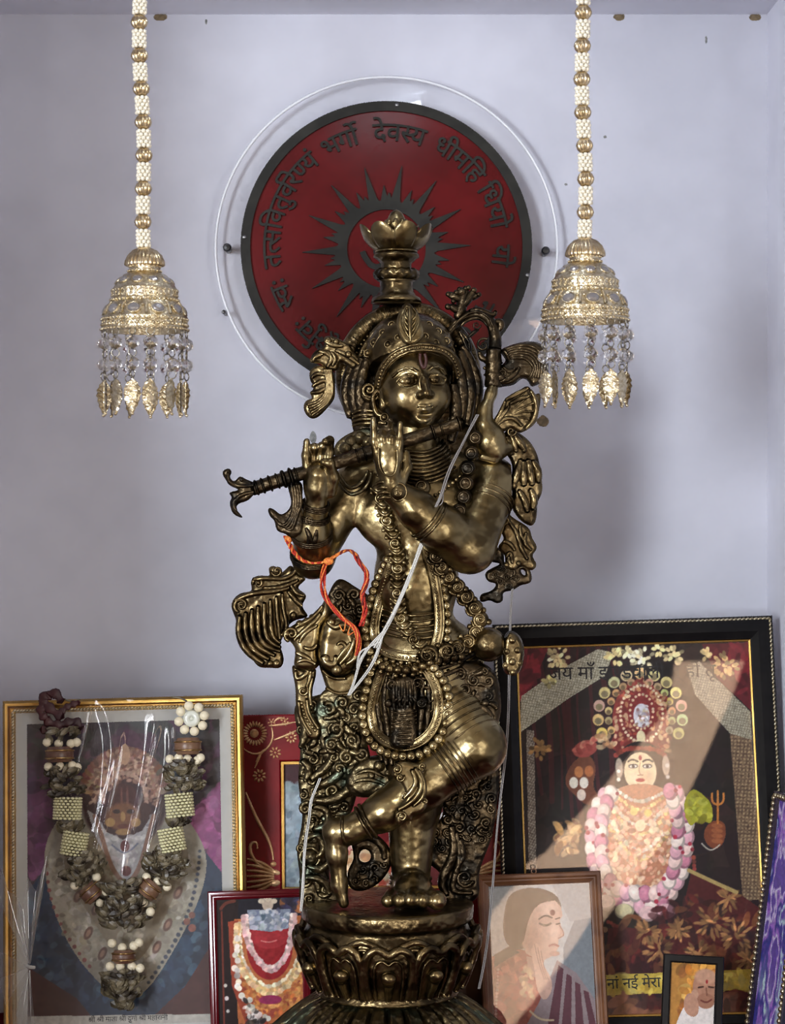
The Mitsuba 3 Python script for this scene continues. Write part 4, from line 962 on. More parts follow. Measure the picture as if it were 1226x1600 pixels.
# --- small black frame at the lower right
Ff = Frame('mini_framed_portrait', 0.2600, 0.030, 0.022, 0.0530, 0.078, 0.14, -0.02, -0.055)
tag(Ff.key, 'tiny black framed portrait of a bald man, in front of the large black frame', 'picture')
add('stand_block', box([0.225, 0.015, 0.0], [0.300, 0.070, 0.0222], 0.001), 'wood_frame')
tag('stand_block', 'small wooden block under the tiny black framed portrait', 'block')
u = Ff.px
Ff.flat('back_board', 0.0005, 0.0, 'back_board')
Ff.border('frame_border', [(0, 0), (0, 6 * u), (1.5 * u, 8.5 * u), (10 * u, 8 * u), (12.5 * u, 6 * u), (13 * u, 2 * u)], 'black_frame')
P = Paint(Ff, 12.5 * u, 2.5 * u, 0.7, (176, 120, 50))
P.scatter([(1062, 1510), (1140, 1510), (1140, 1600), (1062, 1600)], 130, 5, [(214, 150, 60), (190, 116, 40), (150, 90, 40), (230, 180, 90)])
P.poly([(1060, 1590), (1080, 1564), (1100, 1570), (1118, 1566), (1136, 1590), (1140, 1640), (1056, 1640)], (216, 208, 204), smooth=True)
P.ell(1102, 1543, 20, 28, (170, 120, 96)); P.ell(1102, 1526, 17, 12, (190, 142, 116), soft=4); P.ell(1085, 1555, 6, 9, (186, 140, 116)); P.ell(1102, 1564, 14, 12, (156, 106, 84))
P.line([(1091, 1543), (1098, 1542)], 2.6, (70, 44, 36)); P.line([(1107, 1542), (1114, 1543)], 2.6, (70, 44, 36)); P.line([(1103, 1544), (1104, 1555)], 2.2, (130, 84, 66)); P.line([(1095, 1563), (1103, 1566), (1111, 1562)], 2.6, (112, 56, 48)); P.ell(1104, 1534, 1.8, 3, (150, 40, 40))
P.poly([(1070, 1580), (1076, 1552), (1088, 1560), (1086, 1588)], (180, 132, 108), smooth=True)
P.grain(0.08, 4.0, 3)
P.build('print', 'print_gloss', label='photograph of a bald man leaning his head on his hand')

# --- painted board with a beaded edge at the right margin
G = Frame('beaded_picture', 0.3270, 0.050, 0.0, 0.070, 0.240, 0.13, -1.32, 0.0)
tag(G.key, 'purple and blue picture with a beaded edge, cut off by the right margin', 'picture')
u = G.px
M['dark_gloss'] = plain((30, 26, 48), 0.15, 0.6)
G.border('frame_border', [(0, 0), (0, 7 * u), (2 * u, 9 * u), (12 * u, 8 * u), (14 * u, 3 * u)], 'dark_gloss')
G.flat('back_board', 0.001, 0.0, 'back_board')
P = Paint(G, 13 * u, 3 * u, 1.4, (84, 60, 150))
gx, gy = P.X / P.X.max(), (P.Y - P.Y.min()) / (P.Y.max() - P.Y.min())
n = meshkit.fbm(np.stack([P.X / 26, P.Y / 60, 0 * P.X], 1), 4, 5)
n2 = meshkit.fbm(np.stack([P.X / 18, P.Y / 90, 0 * P.X + 4], 1), 3, 11)
for lo, hi, c in ((0.42, 0.5, (200, 190, 220)), (0.5, 0.56, (150, 96, 190)), (0.58, 0.66, (40, 46, 130)), (0.68, 0.75, (170, 206, 206))):
    P.mix(np.clip(1 - np.abs(n - (lo + hi) / 2) / (hi - lo) * 1.4, 0, 1), c)
P.mix(np.clip((gy - 0.6) * 3, 0, 1) * np.clip((n2 - 0.4) * 4, 0, 1), (168, 204, 200))
P.grain(0.12, 5, 2)
P.build('print', 'print_gloss', label='streaked purple, blue and pale green print')
G.beading('beading', 6 * u, 9.5 * u, 4.2 * u, 'silver_trim', 9.0 * u, 0.9, label='silvery beads along the edge')

# --- clear wrapping gathered to a point in front of the lower left corner
M['cellophane'] = {'type': 'blendbsdf', 'weight': 0.10, 'a': {'type': 'thindielectric', 'int_ior': 1.45}, 'b': two({'type': 'diffuse', 'reflectance': rgb((190, 190, 188))})}
HY = 0.062
tag('cellophane_wrap', 'clear cellophane wrapping gathered to a point, before the lower left corner of the gold frame', 'wrapping')
apex = U(47, 1510, HY)
up_ = [(-6, 1395), (3, 1358), (12, 1392), (27, 1402), (36, 1420), (44, 1372), (56, 1392), (66, 1360), (73, 1338), (80, 1326)]
lo_ = [(-8, 1480), (-2, 1530), (8, 1570), (18, 1612), (28, 1640), (40, 1660), (52, 1660), (60, 1640)]
for name, rim in (('upper_fan', up_), ('lower_fan', lo_)):
    pts = [U(x, y, HY + (0.006 if i % 2 else -0.006)) for i, (x, y) in enumerate(rim)]
    v, f = [], []
    for i, p in enumerate(pts):
        v += [apex + (p - apex) * t + [0, -0.004 * math.sin(PI * t), 0] for t in np.linspace(0.04, 1, 8)]
    for i in range(len(pts) - 1):
        for k in range(7):
            q = i * 8 + k
            f += [[q, q + 1, q + 9], [q, q + 9, q + 8]]
    add('cellophane_wrap__' + name, (np.array(v), np.array(f)), 'cellophane')
    for i in range(1, len(pts) - 1, 1):
        add('cellophane_wrap__' + name + '__fold', tube([apex + (pts[i] - apex) * t + [0, -0.004 * math.sin(PI * t) - 0.0002, 0] for t in np.linspace(0.04, 1, 8)], 0.00045, 5), 'cellophane')
add('cellophane_wrap__tie', tube([apex + [-0.004, 0, 0.001], apex + [0, -0.003, 0], apex + [0.004, 0, -0.001]], 0.0016, 8), 'grey_card')

# ------------------------------------------------------------------ the brass statue
# Shapes are laid out in units of S metres: x to the right, d towards the viewer, z up (0 at lens height).
ST = 'deity_statue'
tag(ST, 'ornate brass statue of a crowned deity playing a flute, standing cross-legged on a lotus base', 'statue')


def Q(px, py, d=0.0):
    c = 1 - d * S / D
    return np.array([(px - 613) * c, d, (800 - py) * c])


def QQ(pts, d=None):
    """Photograph points (px, py[, d]) -> statue units."""
    p = np.atleast_2d(np.asarray(pts, float))
    dd = p[:, 2] if p.shape[1] > 2 else np.broadcast_to(0.0 if d is None else d, len(p))
    c = 1 - dd * S / D
    return np.stack([(p[:, 0] - 613) * c, dd, (800 - p[:, 1]) * c], 1)


def world(m):
    v, f = m
    v = np.asarray(v)
    return np.stack([v[:, 0] * S, -v[:, 1] * S, H + v[:, 2] * S], 1), np.asarray(f)[:, ::-1]


def part(name, ms, mat='brass', smooth=True, **kw):
    ms = ms if isinstance(ms, list) else [ms]
    return add(ST + '__' + name, world(cat(ms)), mat, smooth=smooth, **kw)


class Field:
    """Signed distances on a grid, joined smoothly; meshed as one continuous surface."""

    def __init__(self, lo, hi, h):
        self.lo, self.h = np.asarray(lo, float), h
        self.n = np.ceil((np.asarray(hi, float) - self.lo) / h).astype(int) + 1
        self.F = np.full(self.n, 60.0, np.float32)

    def region(self, lo, hi):
        a = np.clip(np.floor((np.asarray(lo) - self.lo) / self.h).astype(int), 0, self.n - 1)
        b = np.clip(np.ceil((np.asarray(hi) - self.lo) / self.h).astype(int) + 1, 1, self.n)
        sl = tuple(slice(i, j) for i, j in zip(a, b))
        ax = [(self.lo[k] + self.h * np.arange(a[k], b[k])).astype(np.float32) for k in range(3)]
        return sl, np.meshgrid(*ax, indexing='ij', sparse=True)

    def put(self, sl, g, k):
        f = self.F[sl]
        if k > 0:
            hh = np.clip(0.5 + 0.5 * (f - g) / k, 0, 1)
            self.F[sl] = f * (1 - hh) + g * hh - k * hh * (1 - hh)
        else:
            self.F[sl] = np.minimum(f, g)

    def cut(self, sl, g, k):
        f = self.F[sl]
        hh = np.clip(0.5 - 0.5 * (f + g) / k, 0, 1)
        self.F[sl] = f * (1 - hh) - g * hh + k * hh * (1 - hh)

    def capsule(self, a, b, ra, rb, k=8.0, cut=False):
        a, b = np.asarray(a, float), np.asarray(b, float)
        m = max(ra, rb) + k + 4 * self.h
        sl, (x, y, z) = self.region(np.minimum(a, b) - m, np.maximum(a, b) + m)
        ab = b - a
        t = np.clip(((x - a[0]) * ab[0] + (y - a[1]) * ab[1] + (z - a[2]) * ab[2]) / (ab @ ab + 1e-9), 0, 1)
        g = np.sqrt((x - a[0] - t * ab[0]) ** 2 + (y - a[1] - t * ab[1]) ** 2 + (z - a[2] - t * ab[2]) ** 2) - (ra + (rb - ra) * t)
        (self.cut if cut else self.put)(sl, g.astype(np.float32), k)

    def chain(self, pts, k=8.0, cut=False):
        for p, q in zip(pts[:-1], pts[1:]):
            self.capsule(p[:3], q[:3], p[3], q[3], k, cut)

    def ell(self, c, R, k=8.0, cut=False):
        c, R = np.asarray(c, float), np.broadcast_to(np.asarray(R, float), 3)
        m = R + k + 4 * self.h
        sl, (x, y, z) = self.region(c - m, c + m)
        p = np.sqrt(((x - c[0]) / R[0]) ** 2 + ((y - c[1]) / R[1]) ** 2 + ((z - c[2]) / R[2]) ** 2)
        q = np.sqrt(((x - c[0]) / R[0] ** 2) ** 2 + ((y - c[1]) / R[1] ** 2) ** 2 + ((z - c[2]) / R[2] ** 2) ** 2)
        g = (p * (p - 1) / np.maximum(q, 1e-6)).astype(np.float32)
        (self.cut if cut else self.put)(sl, g, k)

    def mesh(self):
        F, n = self.F, self.n
        s = F < 0
        c = np.zeros(n - 1, np.uint8)
        for o in np.ndindex(2, 2, 2):
            c += s[o[0]:n[0] - 1 + o[0], o[1]:n[1] - 1 + o[1], o[2]:n[2] - 1 + o[2]]
        ci, cj, ck = np.nonzero((c > 0) & (c < 8))
        idx = np.full(n - 1, -1, np.int32)
        idx[ci, cj, ck] = np.arange(len(ci))
        base = np.stack([ci, cj, ck], 1)
        acc, cnt = np.zeros((len(ci), 3)), np.zeros(len(ci))
        corners = list(np.ndindex(2, 2, 2))
        vals = {o: F[ci + o[0], cj + o[1], ck + o[2]] for o in corners}
        for o in corners:
            for ax in range(3):
                if o[ax] == 0:
                    o2 = tuple(1 if a == ax else o[a] for a in range(3))
                    v0, v1 = vals[o], vals[o2]
                    m = (v0 < 0) != (v1 < 0)
                    t = np.where(m, v0 / np.where(m, v0 - v1, 1), 0)
                    p = np.tile(np.array(o, float), (len(ci), 1))
                    p[:, ax] += t
                    acc[m] += p[m]
                    cnt[m] += 1
        v = self.lo + self.h * (base + acc / cnt[:, None])
        faces = []
        for ax in range(3):
            b, d = (ax + 1) % 3, (ax + 2) % 3
            sl0 = [slice(1, -1)] * 3; sl1 = [slice(1, -1)] * 3
            sl0[ax], sl1[ax] = slice(0, -1), slice(1, None)
            s0, s1 = s[tuple(sl0)], s[tuple(sl1)]
            e = np.nonzero(s0 != s1)
            p = np.stack(e, 1) + 1
            p[:, ax] -= 1
            eb, ed = np.eye(3, dtype=int)[b], np.eye(3, dtype=int)[d]
            q = [idx[tuple((p - o).T)] for o in (eb + ed, ed, 0 * eb, eb)]
            q = np.stack(q, 1)
            fl = s1[e]
            q[fl] = q[fl][:, ::-1]
            faces.append(q)
        q = np.vstack(faces)
        return v, np.vstack([q[:, [0, 1, 2]], q[:, [0, 2, 3]]])


def relax(m, n=2, lam=0.5):
    """A few rounds of smoothing that keep the volume."""
    v, f = m
    e = np.vstack([f[:, [0, 1]], f[:, [1, 2]], f[:, [2, 0]]])
    from scipy.sparse import coo_matrix
    A_ = coo_matrix((np.ones(2 * len(e)), (np.r_[e[:, 0], e[:, 1]], np.r_[e[:, 1], e[:, 0]])), shape=(len(v), len(v))).tocsr()
    deg = np.asarray(A_.sum(1)).ravel()[:, None]
    for _ in range(n):
        for l in (lam, -lam * 1.04):
            v = v + l * (A_ @ v / deg - v)
    return v, f


def Zc(ox, oy, sc, pts):
    """Points read off an enlarged crop of the photograph -> photograph pixels."""
    p = np.asarray(pts, float)
    q = p.copy()
    q[:, 0], q[:, 1] = ox + p[:, 0] / sc, oy + p[:, 1] / sc
    return q


def pillow(outline, d, th, step=3.0, holes=(), slope=(0, 0), edge=None, rough=True, bend=None):
    """A cushioned slab with this outline (photograph pixels): rounded front and back."""
    o = spline(np.asarray(outline, float)[:, :2], closed=True, step=step) if rough else np.asarray(outline, float)
    hs = [spline(np.asarray(h_, float), closed=True, step=step) for h_ in holes]
    pg = Polygon(o, hs).buffer(0)
    if pg.geom_type != 'Polygon':
        pg = max(pg.geoms, key=lambda g: g.area)
    bd = np.vstack([np.array(shapely.segmentize(r, step).coords)[:-1] for r in (pg.exterior, *pg.interiors)])
    x0, y0, x1, y1 = pg.bounds
    gx, gy = np.meshgrid(np.arange(x0, x1, step), np.arange(y0, y1, step * 0.87))
    gx = gx + (np.arange(gx.shape[0]) % 2)[:, None] * step / 2
    g = np.stack([gx.ravel(), gy.ravel()], 1)
    g = g[shapely.contains_xy(pg.buffer(-step * 0.55), g[:, 0], g[:, 1])]
    P_ = np.vstack([bd, g])
    tri = Delaunay(P_).simplices
    cc = P_[tri].mean(1)
    tri = tri[shapely.contains_xy(pg, cc[:, 0], cc[:, 1])]
    dist = cKDTree(bd).query(P_)[0]
    dist[:len(bd)] = 0
    th = th if th > 10 else th * 0.6
    edge = edge or max(4.0, 0.5 * dist.max())
    hgt = th * np.sqrt(np.clip(1 - (1 - np.clip(dist / edge, 0, 1)) ** 2, 0, 1))
    cx, cy = (x0 + x1) / 2, (y0 + y1) / 2
    dd = d + slope[0] * (P_[:, 0] - cx) + slope[1] * (P_[:, 1] - cy)
    if bend is not None:
        dd = dd + bend(P_[:, 0], P_[:, 1])
    front, back = dd + hgt, dd - 0.6 * hgt - 1.0
    c = 1 - d * S / D
    X, Zz = (P_[:, 0] - 613) * c, (800 - P_[:, 1]) * c
    a = P_[tri]
    area = (a[:, 1, 0] - a[:, 0, 0]) * (a[:, 2, 1] - a[:, 0, 1]) - (a[:, 2, 0] - a[:, 0, 0]) * (a[:, 1, 1] - a[:, 0, 1])
    tri = np.where((area > 0)[:, None], tri, tri[:, ::-1])
    n = len(P_)
    v = np.vstack([np.stack([X, front, Zz], 1), np.stack([X, back, Zz], 1)])
    e = np.sort(np.vstack([tri[:, [0, 1]], tri[:, [1, 2]], tri[:, [2, 0]]]), 1)
    full = np.vstack([tri[:, [0, 1]], tri[:, [1, 2]], tri[:, [2, 0]]])
    _, inv, cn = np.unique(e, axis=0, return_inverse=True, return_counts=True)
    rim = full[cn[inv.ravel()] == 1]
    side = np.vstack([np.stack([rim[:, 1], rim[:, 0], rim[:, 0] + n], 1), np.stack([rim[:, 1], rim[:, 0] + n, rim[:, 1] + n], 1)])
    return v, np.vstack([tri, tri[:, ::-1] + n, side])


def rib(pts, d, r, taper=True, flat=1.05, n=None, sides=8):
    """A raised line on an ornament, through photograph points."""
    p = np.asarray(pts, float)
    q = spline(p, n=n or max(8, int(np.linalg.norm(np.diff(p[:, :2], axis=0), axis=1).sum() / 2.6)))
    t = np.linspace(0, 1, len(q))
    r = r * 1.3 if taper else r
    rr = r * (0.35 + 0.65 * np.sqrt(np.clip(np.sin(PI * (0.06 + 0.88 * t)), 0, 1))) if taper else np.full(len(q), r)
    return tube(QQ(q, d), rr, sides, up=[0, 1, 0], flat=flat)


def scroll(cx, cy, r, d, a0=0.0, hand=1, turns=1.5, w=None):
    """A spiral scroll that rises towards its eye."""
    w = w or r * 0.2
    q = spiral(cx, cy, r, turns, a0, hand, 0.1)
    t = np.linspace(0, 1, len(q))
    return [tube(QQ(np.c_[q, d + t * r * 0.25]), w * (1 - 0.35 * t), 7, up=[0, 1, 0]), ball(QQ([(q[-1, 0], q[-1, 1], d + r * 0.25)])[0], w * 1.1, 1)]


def boss(px, py, r, d, sub=2, squash=0.8):
    return ball(Q(px, py, d), [r, r * squash, r], sub)


def chain(pts, d, r, step, sub=2, squash=0.75, dimple=False):
    """Beads strung along photograph points; one ball each."""
    p = np.asarray(pts, float)
    if p.shape[1] == 2:
        p = np.c_[p, np.full(len(p), d)]
    q = spline(p, step=step)
    return [ball(Q(*c), [r, r * squash, r], sub) for c in q]


def fill_scrolls(poly, d, n, r0, r1, seed, w=0.22, tails=True):
    """Scrollwork packed into an outline: spirals with leafy tails."""
    g = np.random.default_rng(seed)
    pg = Polygon(poly).buffer(0)
    x0, y0, x1, y1 = pg.bounds
    got, ms, tries = [], [], 0
    while len(got) < n and tries < 4000:
        tries += 1
        r = g.uniform(r0, r1) if tries < 1500 else r0
        x, y = g.uniform(x0, x1), g.uniform(y0, y1)
        if pg.buffer(-r * 0.55).contains(Point(x, y)) and all((x - a) ** 2 + (y - b) ** 2 > (0.92 * (r + c)) ** 2 for a, b, c in got):
            got.append((x, y, r))
            a0, hand = g.uniform(0, 6.28), 1 if g.random() < 0.5 else -1
            ms += scroll(x, y, r * 0.9, d + g.uniform(-1.5, 2.5), a0, hand, g.uniform(1.1, 1.7), r * w)
            if tails:
                a = a0
                p0 = np.array([x + r * 0.9 * math.cos(a), y + r * 0.9 * math.sin(a)])
                t_ = np.array([math.sin(a), -math.cos(a)]) * hand
                p1, p2 = p0 + t_ * r * 0.9, p0 + t_ * r * 1.5 + np.array([math.cos(a), math.sin(a)]) * r * 0.5
                if pg.contains(Point(*p2)):
                    ms.append(rib([p0, p1, p2], d + 1, r * w * 1.1))
    return ms


# --- body: one continuous surface
B0 = Field([-165, -75, -625], [185, 132, 140], 1.7)
B0.ell(Q(655, 800, 6), [88, 48, 76], 1)
B0.ell(Q(650, 905, 10), [66, 46, 90], 22)
B0.ell(Q(664, 1035, 0), [92, 58, 78], 24)
B0.ell(Q(598, 808, 30), [42, 17, 42], 24)
B0.ell(Q(704, 802, 28), [42, 17, 40], 24)
B0.capsule(Q(556, 748, 2), Q(640, 722, 2), 24, 26, 20)
B0.capsule(Q(768, 744, 0), Q(664, 722, 2), 26, 26, 20)
B0.capsule(Q(648, 672, 2), Q(652, 748, 4), 37, 44, 14)
B0.chain([(*Q(548, 764, 6), 34), (*Q(489, 870, 32), 31)], 16)
B0.chain([(*Q(489, 872, 32), 32), (*Q(487, 830, 64), 28), (*Q(494, 782, 88), 17)], 10)
B0.chain([(*Q(770, 754, 2), 39), (*Q(734, 856, 52), 39)], 14)
B0.chain([(*Q(732, 856, 52), 38), (*Q(690, 828, 74), 37), (*Q(650, 796, 88), 29), (*Q(618, 770, 96), 21)], 10)
B0.chain([(*Q(632, 1090, 0), 56), (*Q(645, 1250, -4), 43), (*Q(641, 1385, 2), 28)], 18)
B0.chain([(*Q(690, 1085, 6), 58), (*Q(742, 1166, 46), 47)], 22)
B0.chain([(*Q(742, 1166, 46), 46), (*Q(660, 1226, 56), 38), (*Q(600, 1268, 60), 29), (*Q(548, 1297, 62), 21)], 12)
B0.chain([(*Q(524, 1298, 60), 19), (*Q(526, 1335, 62), 15.5), (*Q(530, 1382, 64), 11.5), (*Q(537, 1411, 66), 8)], 9)
B0.capsule(Q(548, 1297, 62), Q(524, 1299, 60), 21, 19, 8)
B0.chain([(*Q(641, 1385, 2), 30), (*Q(645, 1390, 50), 26), (*Q(646, 1402, 76), 17)], 12)
for px, d, r in ((606, 86, 10.5), (623, 95, 11), (641, 99, 11.5), (660, 98, 12), (682, 92, 15)):
    B0.capsule(Q(640 + (px - 640) * 0.8, 1398, 50), Q(px, 1408 - (d - 80) * 0.1, d), 11, r, 4)
body = relax(B0.mesh(), 3)
del B0

# --- hands, joined to the arms
h1 = Field([-152, 60, -10], [-78, 124, 122], 1.1)
h1.chain([(*Q(494, 782, 88), 17), (*Q(495, 762, 94), 19), (*Q(497, 742, 98), 20)], 6)
h1.ell(Q(497, 748, 96), [23, 13, 24], 5)
h1.chain([(*Q(480, 735, 98), 8), (*Q(478, 712, 100), 6.6), (*Q(479, 690, 102), 5)], 4)
h1.chain([(*Q(489, 728, 92), 7.5), (*Q(490, 708, 92), 7.5), (*Q(491, 699, 102), 7)], 3)
h1.chain([(*Q(501, 726, 92), 7.5), (*Q(502, 706, 92), 7.5), (*Q(503, 697, 102), 7)], 3)
h1.chain([(*Q(512, 728, 92), 7.5), (*Q(515, 706, 94), 7), (*Q(515, 688, 102), 6.5), (*Q(508, 690, 112), 5.5)], 3)
h1.chain([(*Q(515, 768, 92), 11), (*Q(521, 746, 104), 9), (*Q(515, 724, 116), 7.5), (*Q(506, 722, 118), 6)], 4)
hand1 = relax(h1.mesh(), 2)
h2 = Field([-50, 62, 0], [45, 138, 155], 1.1)
h2.chain([(*Q(618, 772, 96), 19), (*Q(610, 752, 104), 17)], 6)
h2.ell(Q(606, 722, 108), [20, 12, 31], 6)
h2.chain([(*Q(590, 716, 106), 8), (*Q(585, 690, 108), 6.6), (*Q(583, 655, 110), 4)], 4)
h2.chain([(*Q(621, 716, 106), 8), (*Q(624, 690, 108), 6.2), (*Q(625, 662, 110), 4)], 4)
h2.chain([(*Q(599, 704, 108), 8), (*Q(597, 686, 108), 7.5), (*Q(597, 678, 98), 7)], 4)
h2.chain([(*Q(611, 704, 108), 8), (*Q(611, 686, 108), 7.5), (*Q(611, 678, 98), 7)], 4)
h2.chain([(*Q(626, 752, 102), 9), (*Q(636, 730, 98), 7.5), (*Q(634, 708, 96), 6)], 5)
hand2 = relax(h2.mesh(), 2)
rid = [rib([(591, 700, 119), (592, 724, 121), (600, 741, 120), (612, 743, 120), (620, 726, 120), (620, 702, 118)], None, 1.5, False)]

# --- head, modelled upright and turned
hf = Field([-64, -62, -76], [64, 86, 84], 0.9)      # x right, front, up
hf.ell([0, -6, 10], [57, 60, 66], 1)
hf.ell([0, 8, -22], [46, 46, 48], 22)
hf.ell([0, 40, -56], [15, 14, 12], 16)
for sx in (-1, 1):
    hf.ell([25 * sx, 32, -20], [22, 21, 24], 14)
    hf.ell([24 * sx, 52, 7], [17, 9, 9], 5, cut=True)
hf.chain([(0, 46, 20, 7), (0, 56, 4, 6), (0, 66, -14, 7)], 7)
hf.ell([0, 65.5, -15.5], [7, 7.5, 6], 4)
for sx in (-1, 1):
    hf.ell([8 * sx, 58, -17], [6, 7, 5.5], 4)
    hf.ell([4 * sx, 66, -22], [2.6, 4, 2.2], 1.5, cut=True)
    hf.ell([23 * sx, 42.5, 6], [14.5, 10, 9.5], 1.2)
    arc = [(23 * sx + 17 * math.cos(a), 49.5 - 3.0 * abs(math.cos(a)) ** 2 * 1.6, 5.0 + 8.5 * math.sin(a), 1.7) for a in np.linspace(0.05, PI - 0.05, 10)]
    hf.chain(arc, 1.0)
    arc = [(23 * sx + 16 * math.cos(a), 48.5 - 3.0 * abs(math.cos(a)) ** 2 * 1.6, 5.5 - 7.5 * math.sin(a), 1.3) for a in np.linspace(0.05, PI - 0.05, 10)]
    hf.chain(arc, 1.0)
    arc = [(sx * x, y, z, 1.8) for x, y, z in ((8, 53, 19), (16, 53, 24.5), (26, 50.5, 26), (36, 44, 22), (43, 36, 15))]
    hf.chain(arc, 2.2)
    hf.ell([53 * sx, 2, -6], [6, 9, 20], 3)
    hf.ell([54 * sx, 5, -26], [5, 6, 10], 3)
hf.chain([(-18, 45.2, -32, 1.7), (-8, 52.6, -33, 2.5), (0, 53.6, -34.4, 2.4), (8, 52.6, -33, 2.5), (18, 45.2, -32, 1.7)], 2.5)
hf.chain([(-14, 47.2, -36, 1.9), (0, 51.6, -40, 3.4), (14, 47.2, -36, 1.9)], 3)
hf.chain([(-18, 47.5, -33, 0.8), (-8, 54.2, -36.2, 0.8), (0, 56, -37, 0.8), (8, 54.2, -36.2, 0.8), (18, 47.5, -33, 0.8)], 0.8, cut=True)
hf.ell([0, 55, -48], [12, 6, 4], 5, cut=True)
hd = relax(hf.mesh(), 2, 0.45)
yaw, roll = math.radians(17), math.radians(4)
HC = Q(645, 604, 12)


def head(v):
    v = np.asarray(v, float)
    x, f_, z = v[:, 0], v[:, 1], v[:, 2]
    x, f_ = x * math.cos(yaw) + f_ * math.sin(yaw), f_ * math.cos(yaw) - x * math.sin(yaw)
    x, z = x * math.cos(roll) - z * math.sin(roll), x * math.sin(roll) + z * math.cos(roll)
    return np.stack([x, f_, z], 1) + HC


part('body', [body, hand1, hand2, (head(hd[0]), hd[1])] + rid, 'brass_bright', label='bare brass body with arms raised to the flute')
M['tilak_red'] = plain((58, 24, 18), 0.5)
mk = spline([(-3.5, 58.5, 46), (-4.5, 60, 34), (0, 60.5, 24), (4.5, 60, 34), (3.5, 58.5, 46)], n=24)
part('forehead_mark', [(head(tube(mk, 2.6, 8)[0]), tube(mk, 2.6, 8)[1])], 'tilak_red', label='dark red mark on the forehead')
for sx in (-1, 1):
    v, f = ball([23 * sx, 50.6, 6], [5.2, 2.6, 5.2], 2)
    part('pupil', [(head(v), f)], 'brass')

# --- crown, halo and finial
HB = [(593, 614, 30), (597, 590, 48), (611, 566, 63), (633, 552, 72), (658, 547, 75), (685, 550, 69), (705, 564, 53), (714, 590, 33)]
hb2 = [(x + (x - 655) * 0.10, y - 9 + abs(x - 655) * 0.02, d - 1) for x, y, d in HB]
mid = [((a[0] + b[0]) / 2, (a[1] + b[1]) / 2, (a[2] + b[2]) / 2 - 1) for a, b in zip(HB, hb2)]
ms = [rib(HB, None, 2.6, False), rib(hb2, None, 3.0, False), tube(QQ(spline(mid, n=60)), 5.0, 8, up=[0, 1, 0], flat=0.5)]
for x, y, d in spline(mid, n=34):
    ms.append(ball(Q(x, y, d + 2.2), [2.0, 1.6, 2.6], 1))
ms += scroll(577, 609, 14, 30, -0.2, 1, 1.7, 3.6) + [rib([hb2[0], (588, 622, 26), (577, 624, 28), (566, 616, 28)], None, 3.6)]
part('headband', ms, 'brass')
v, f = _ico[3]
v, f = trimesh.remesh.subdivide(v, f)
v = v * [71, 72, 64]
keep = -1 - (72 - v[:, 1]) * 0.42
v = np.stack([v[:, 0], v[:, 1], np.maximum(v[:, 2], keep)], 1)
n_ = meshkit.fbm(v / 5.0, 2, 4)
v = v * (1 + 0.022 * (n_ - 0.5))[:, None]
crown = [(v + Q(640, 552, -2), f)]


def dome(px, py, lift=1.0):
    """A point on the front of the crown."""
    x, z = px - 640, 552 - py
    return (px, py, -2 + 72 * math.sqrt(max(0.02, 1 - (x / 71) ** 2 - (z / 64) ** 2)) + lift)


for px, py in ((574, 552), (584, 535), (598, 520), (612, 508), (670, 508), (684, 518), (697, 533), (704, 548), (606, 538), (622, 528), (664, 526), (680, 536)):
    x, y, d = dome(px, py)
    crown += [boss(x, y, 3.6, d), tube(QQ(np.c_[px + 5.6 * np.cos(aa[::10]), py + 5.6 * np.sin(aa[::10]), 0 * aa[::10] + d]), 1.2, 6, closed=True)]
for off in (0, 14):
    crown.append(rib([dome(568 + off, 548 - off * .3), dome(580 + off, 524), dome(604 + off * .7, 500 + off * .5), dome(640, 489 + off * .8), dome(676 - off * .7, 500 + off * .5), dome(698 - off, 524), dome(708 - off, 546)], None, 1.7, False))
for k in range(15):
    px = 575 + k * 9.2
    py = 545 - 30 * math.sin(PI * (k + 0.5) / 15)
    crown += [rib([dome(px - 3, py - 4), dome(px + 1, py - 9), dome(px + 4, py - 4)], None, 1.2)]
part('crown', crown, 'brass')
crest = [pillow(Zc(440, 320, 2.665, [(520, 405), (548, 425), (575, 480), (590, 530), (580, 560), (545, 582), (510, 575), (488, 540), (478, 490), (492, 440)]), 66, 6, 2.5, slope=(0, 0.30), edge=8)]
for s_ in (-1, 1):
    for k in range(4):
        crest.append(rib([(641, 530 - k * 9, 76 - k * 3), (641 + s_ * (6 + k), 520 - k * 9, 75 - k * 3), (641 + s_ * (13 - k * 1.5), 502 - k * 5, 68 - k * 2), (641 + s_ * 5, 482 - k * .4, 62)], None, 2.0))
crest.append(rib([(641, 534, 77), (640, 510, 76), (640, 480, 66)], None, 2.4))
part('crest', crest, 'brass_bright')


def ring(cx, cy, R, d, r, n=96, mod=None, sides=10, a0=0, a1=2 * PI):
    a = np.linspace(a0, a1, n, endpoint=abs(a1 - a0) < 6.2)
    rr = r if mod is None else r * mod(a)
    return tube(QQ(np.c_[cx + R * np.cos(a), cy - R * np.sin(a), np.full(len(a), d)]), rr, sides, closed=abs(a1 - a0) > 6.2)


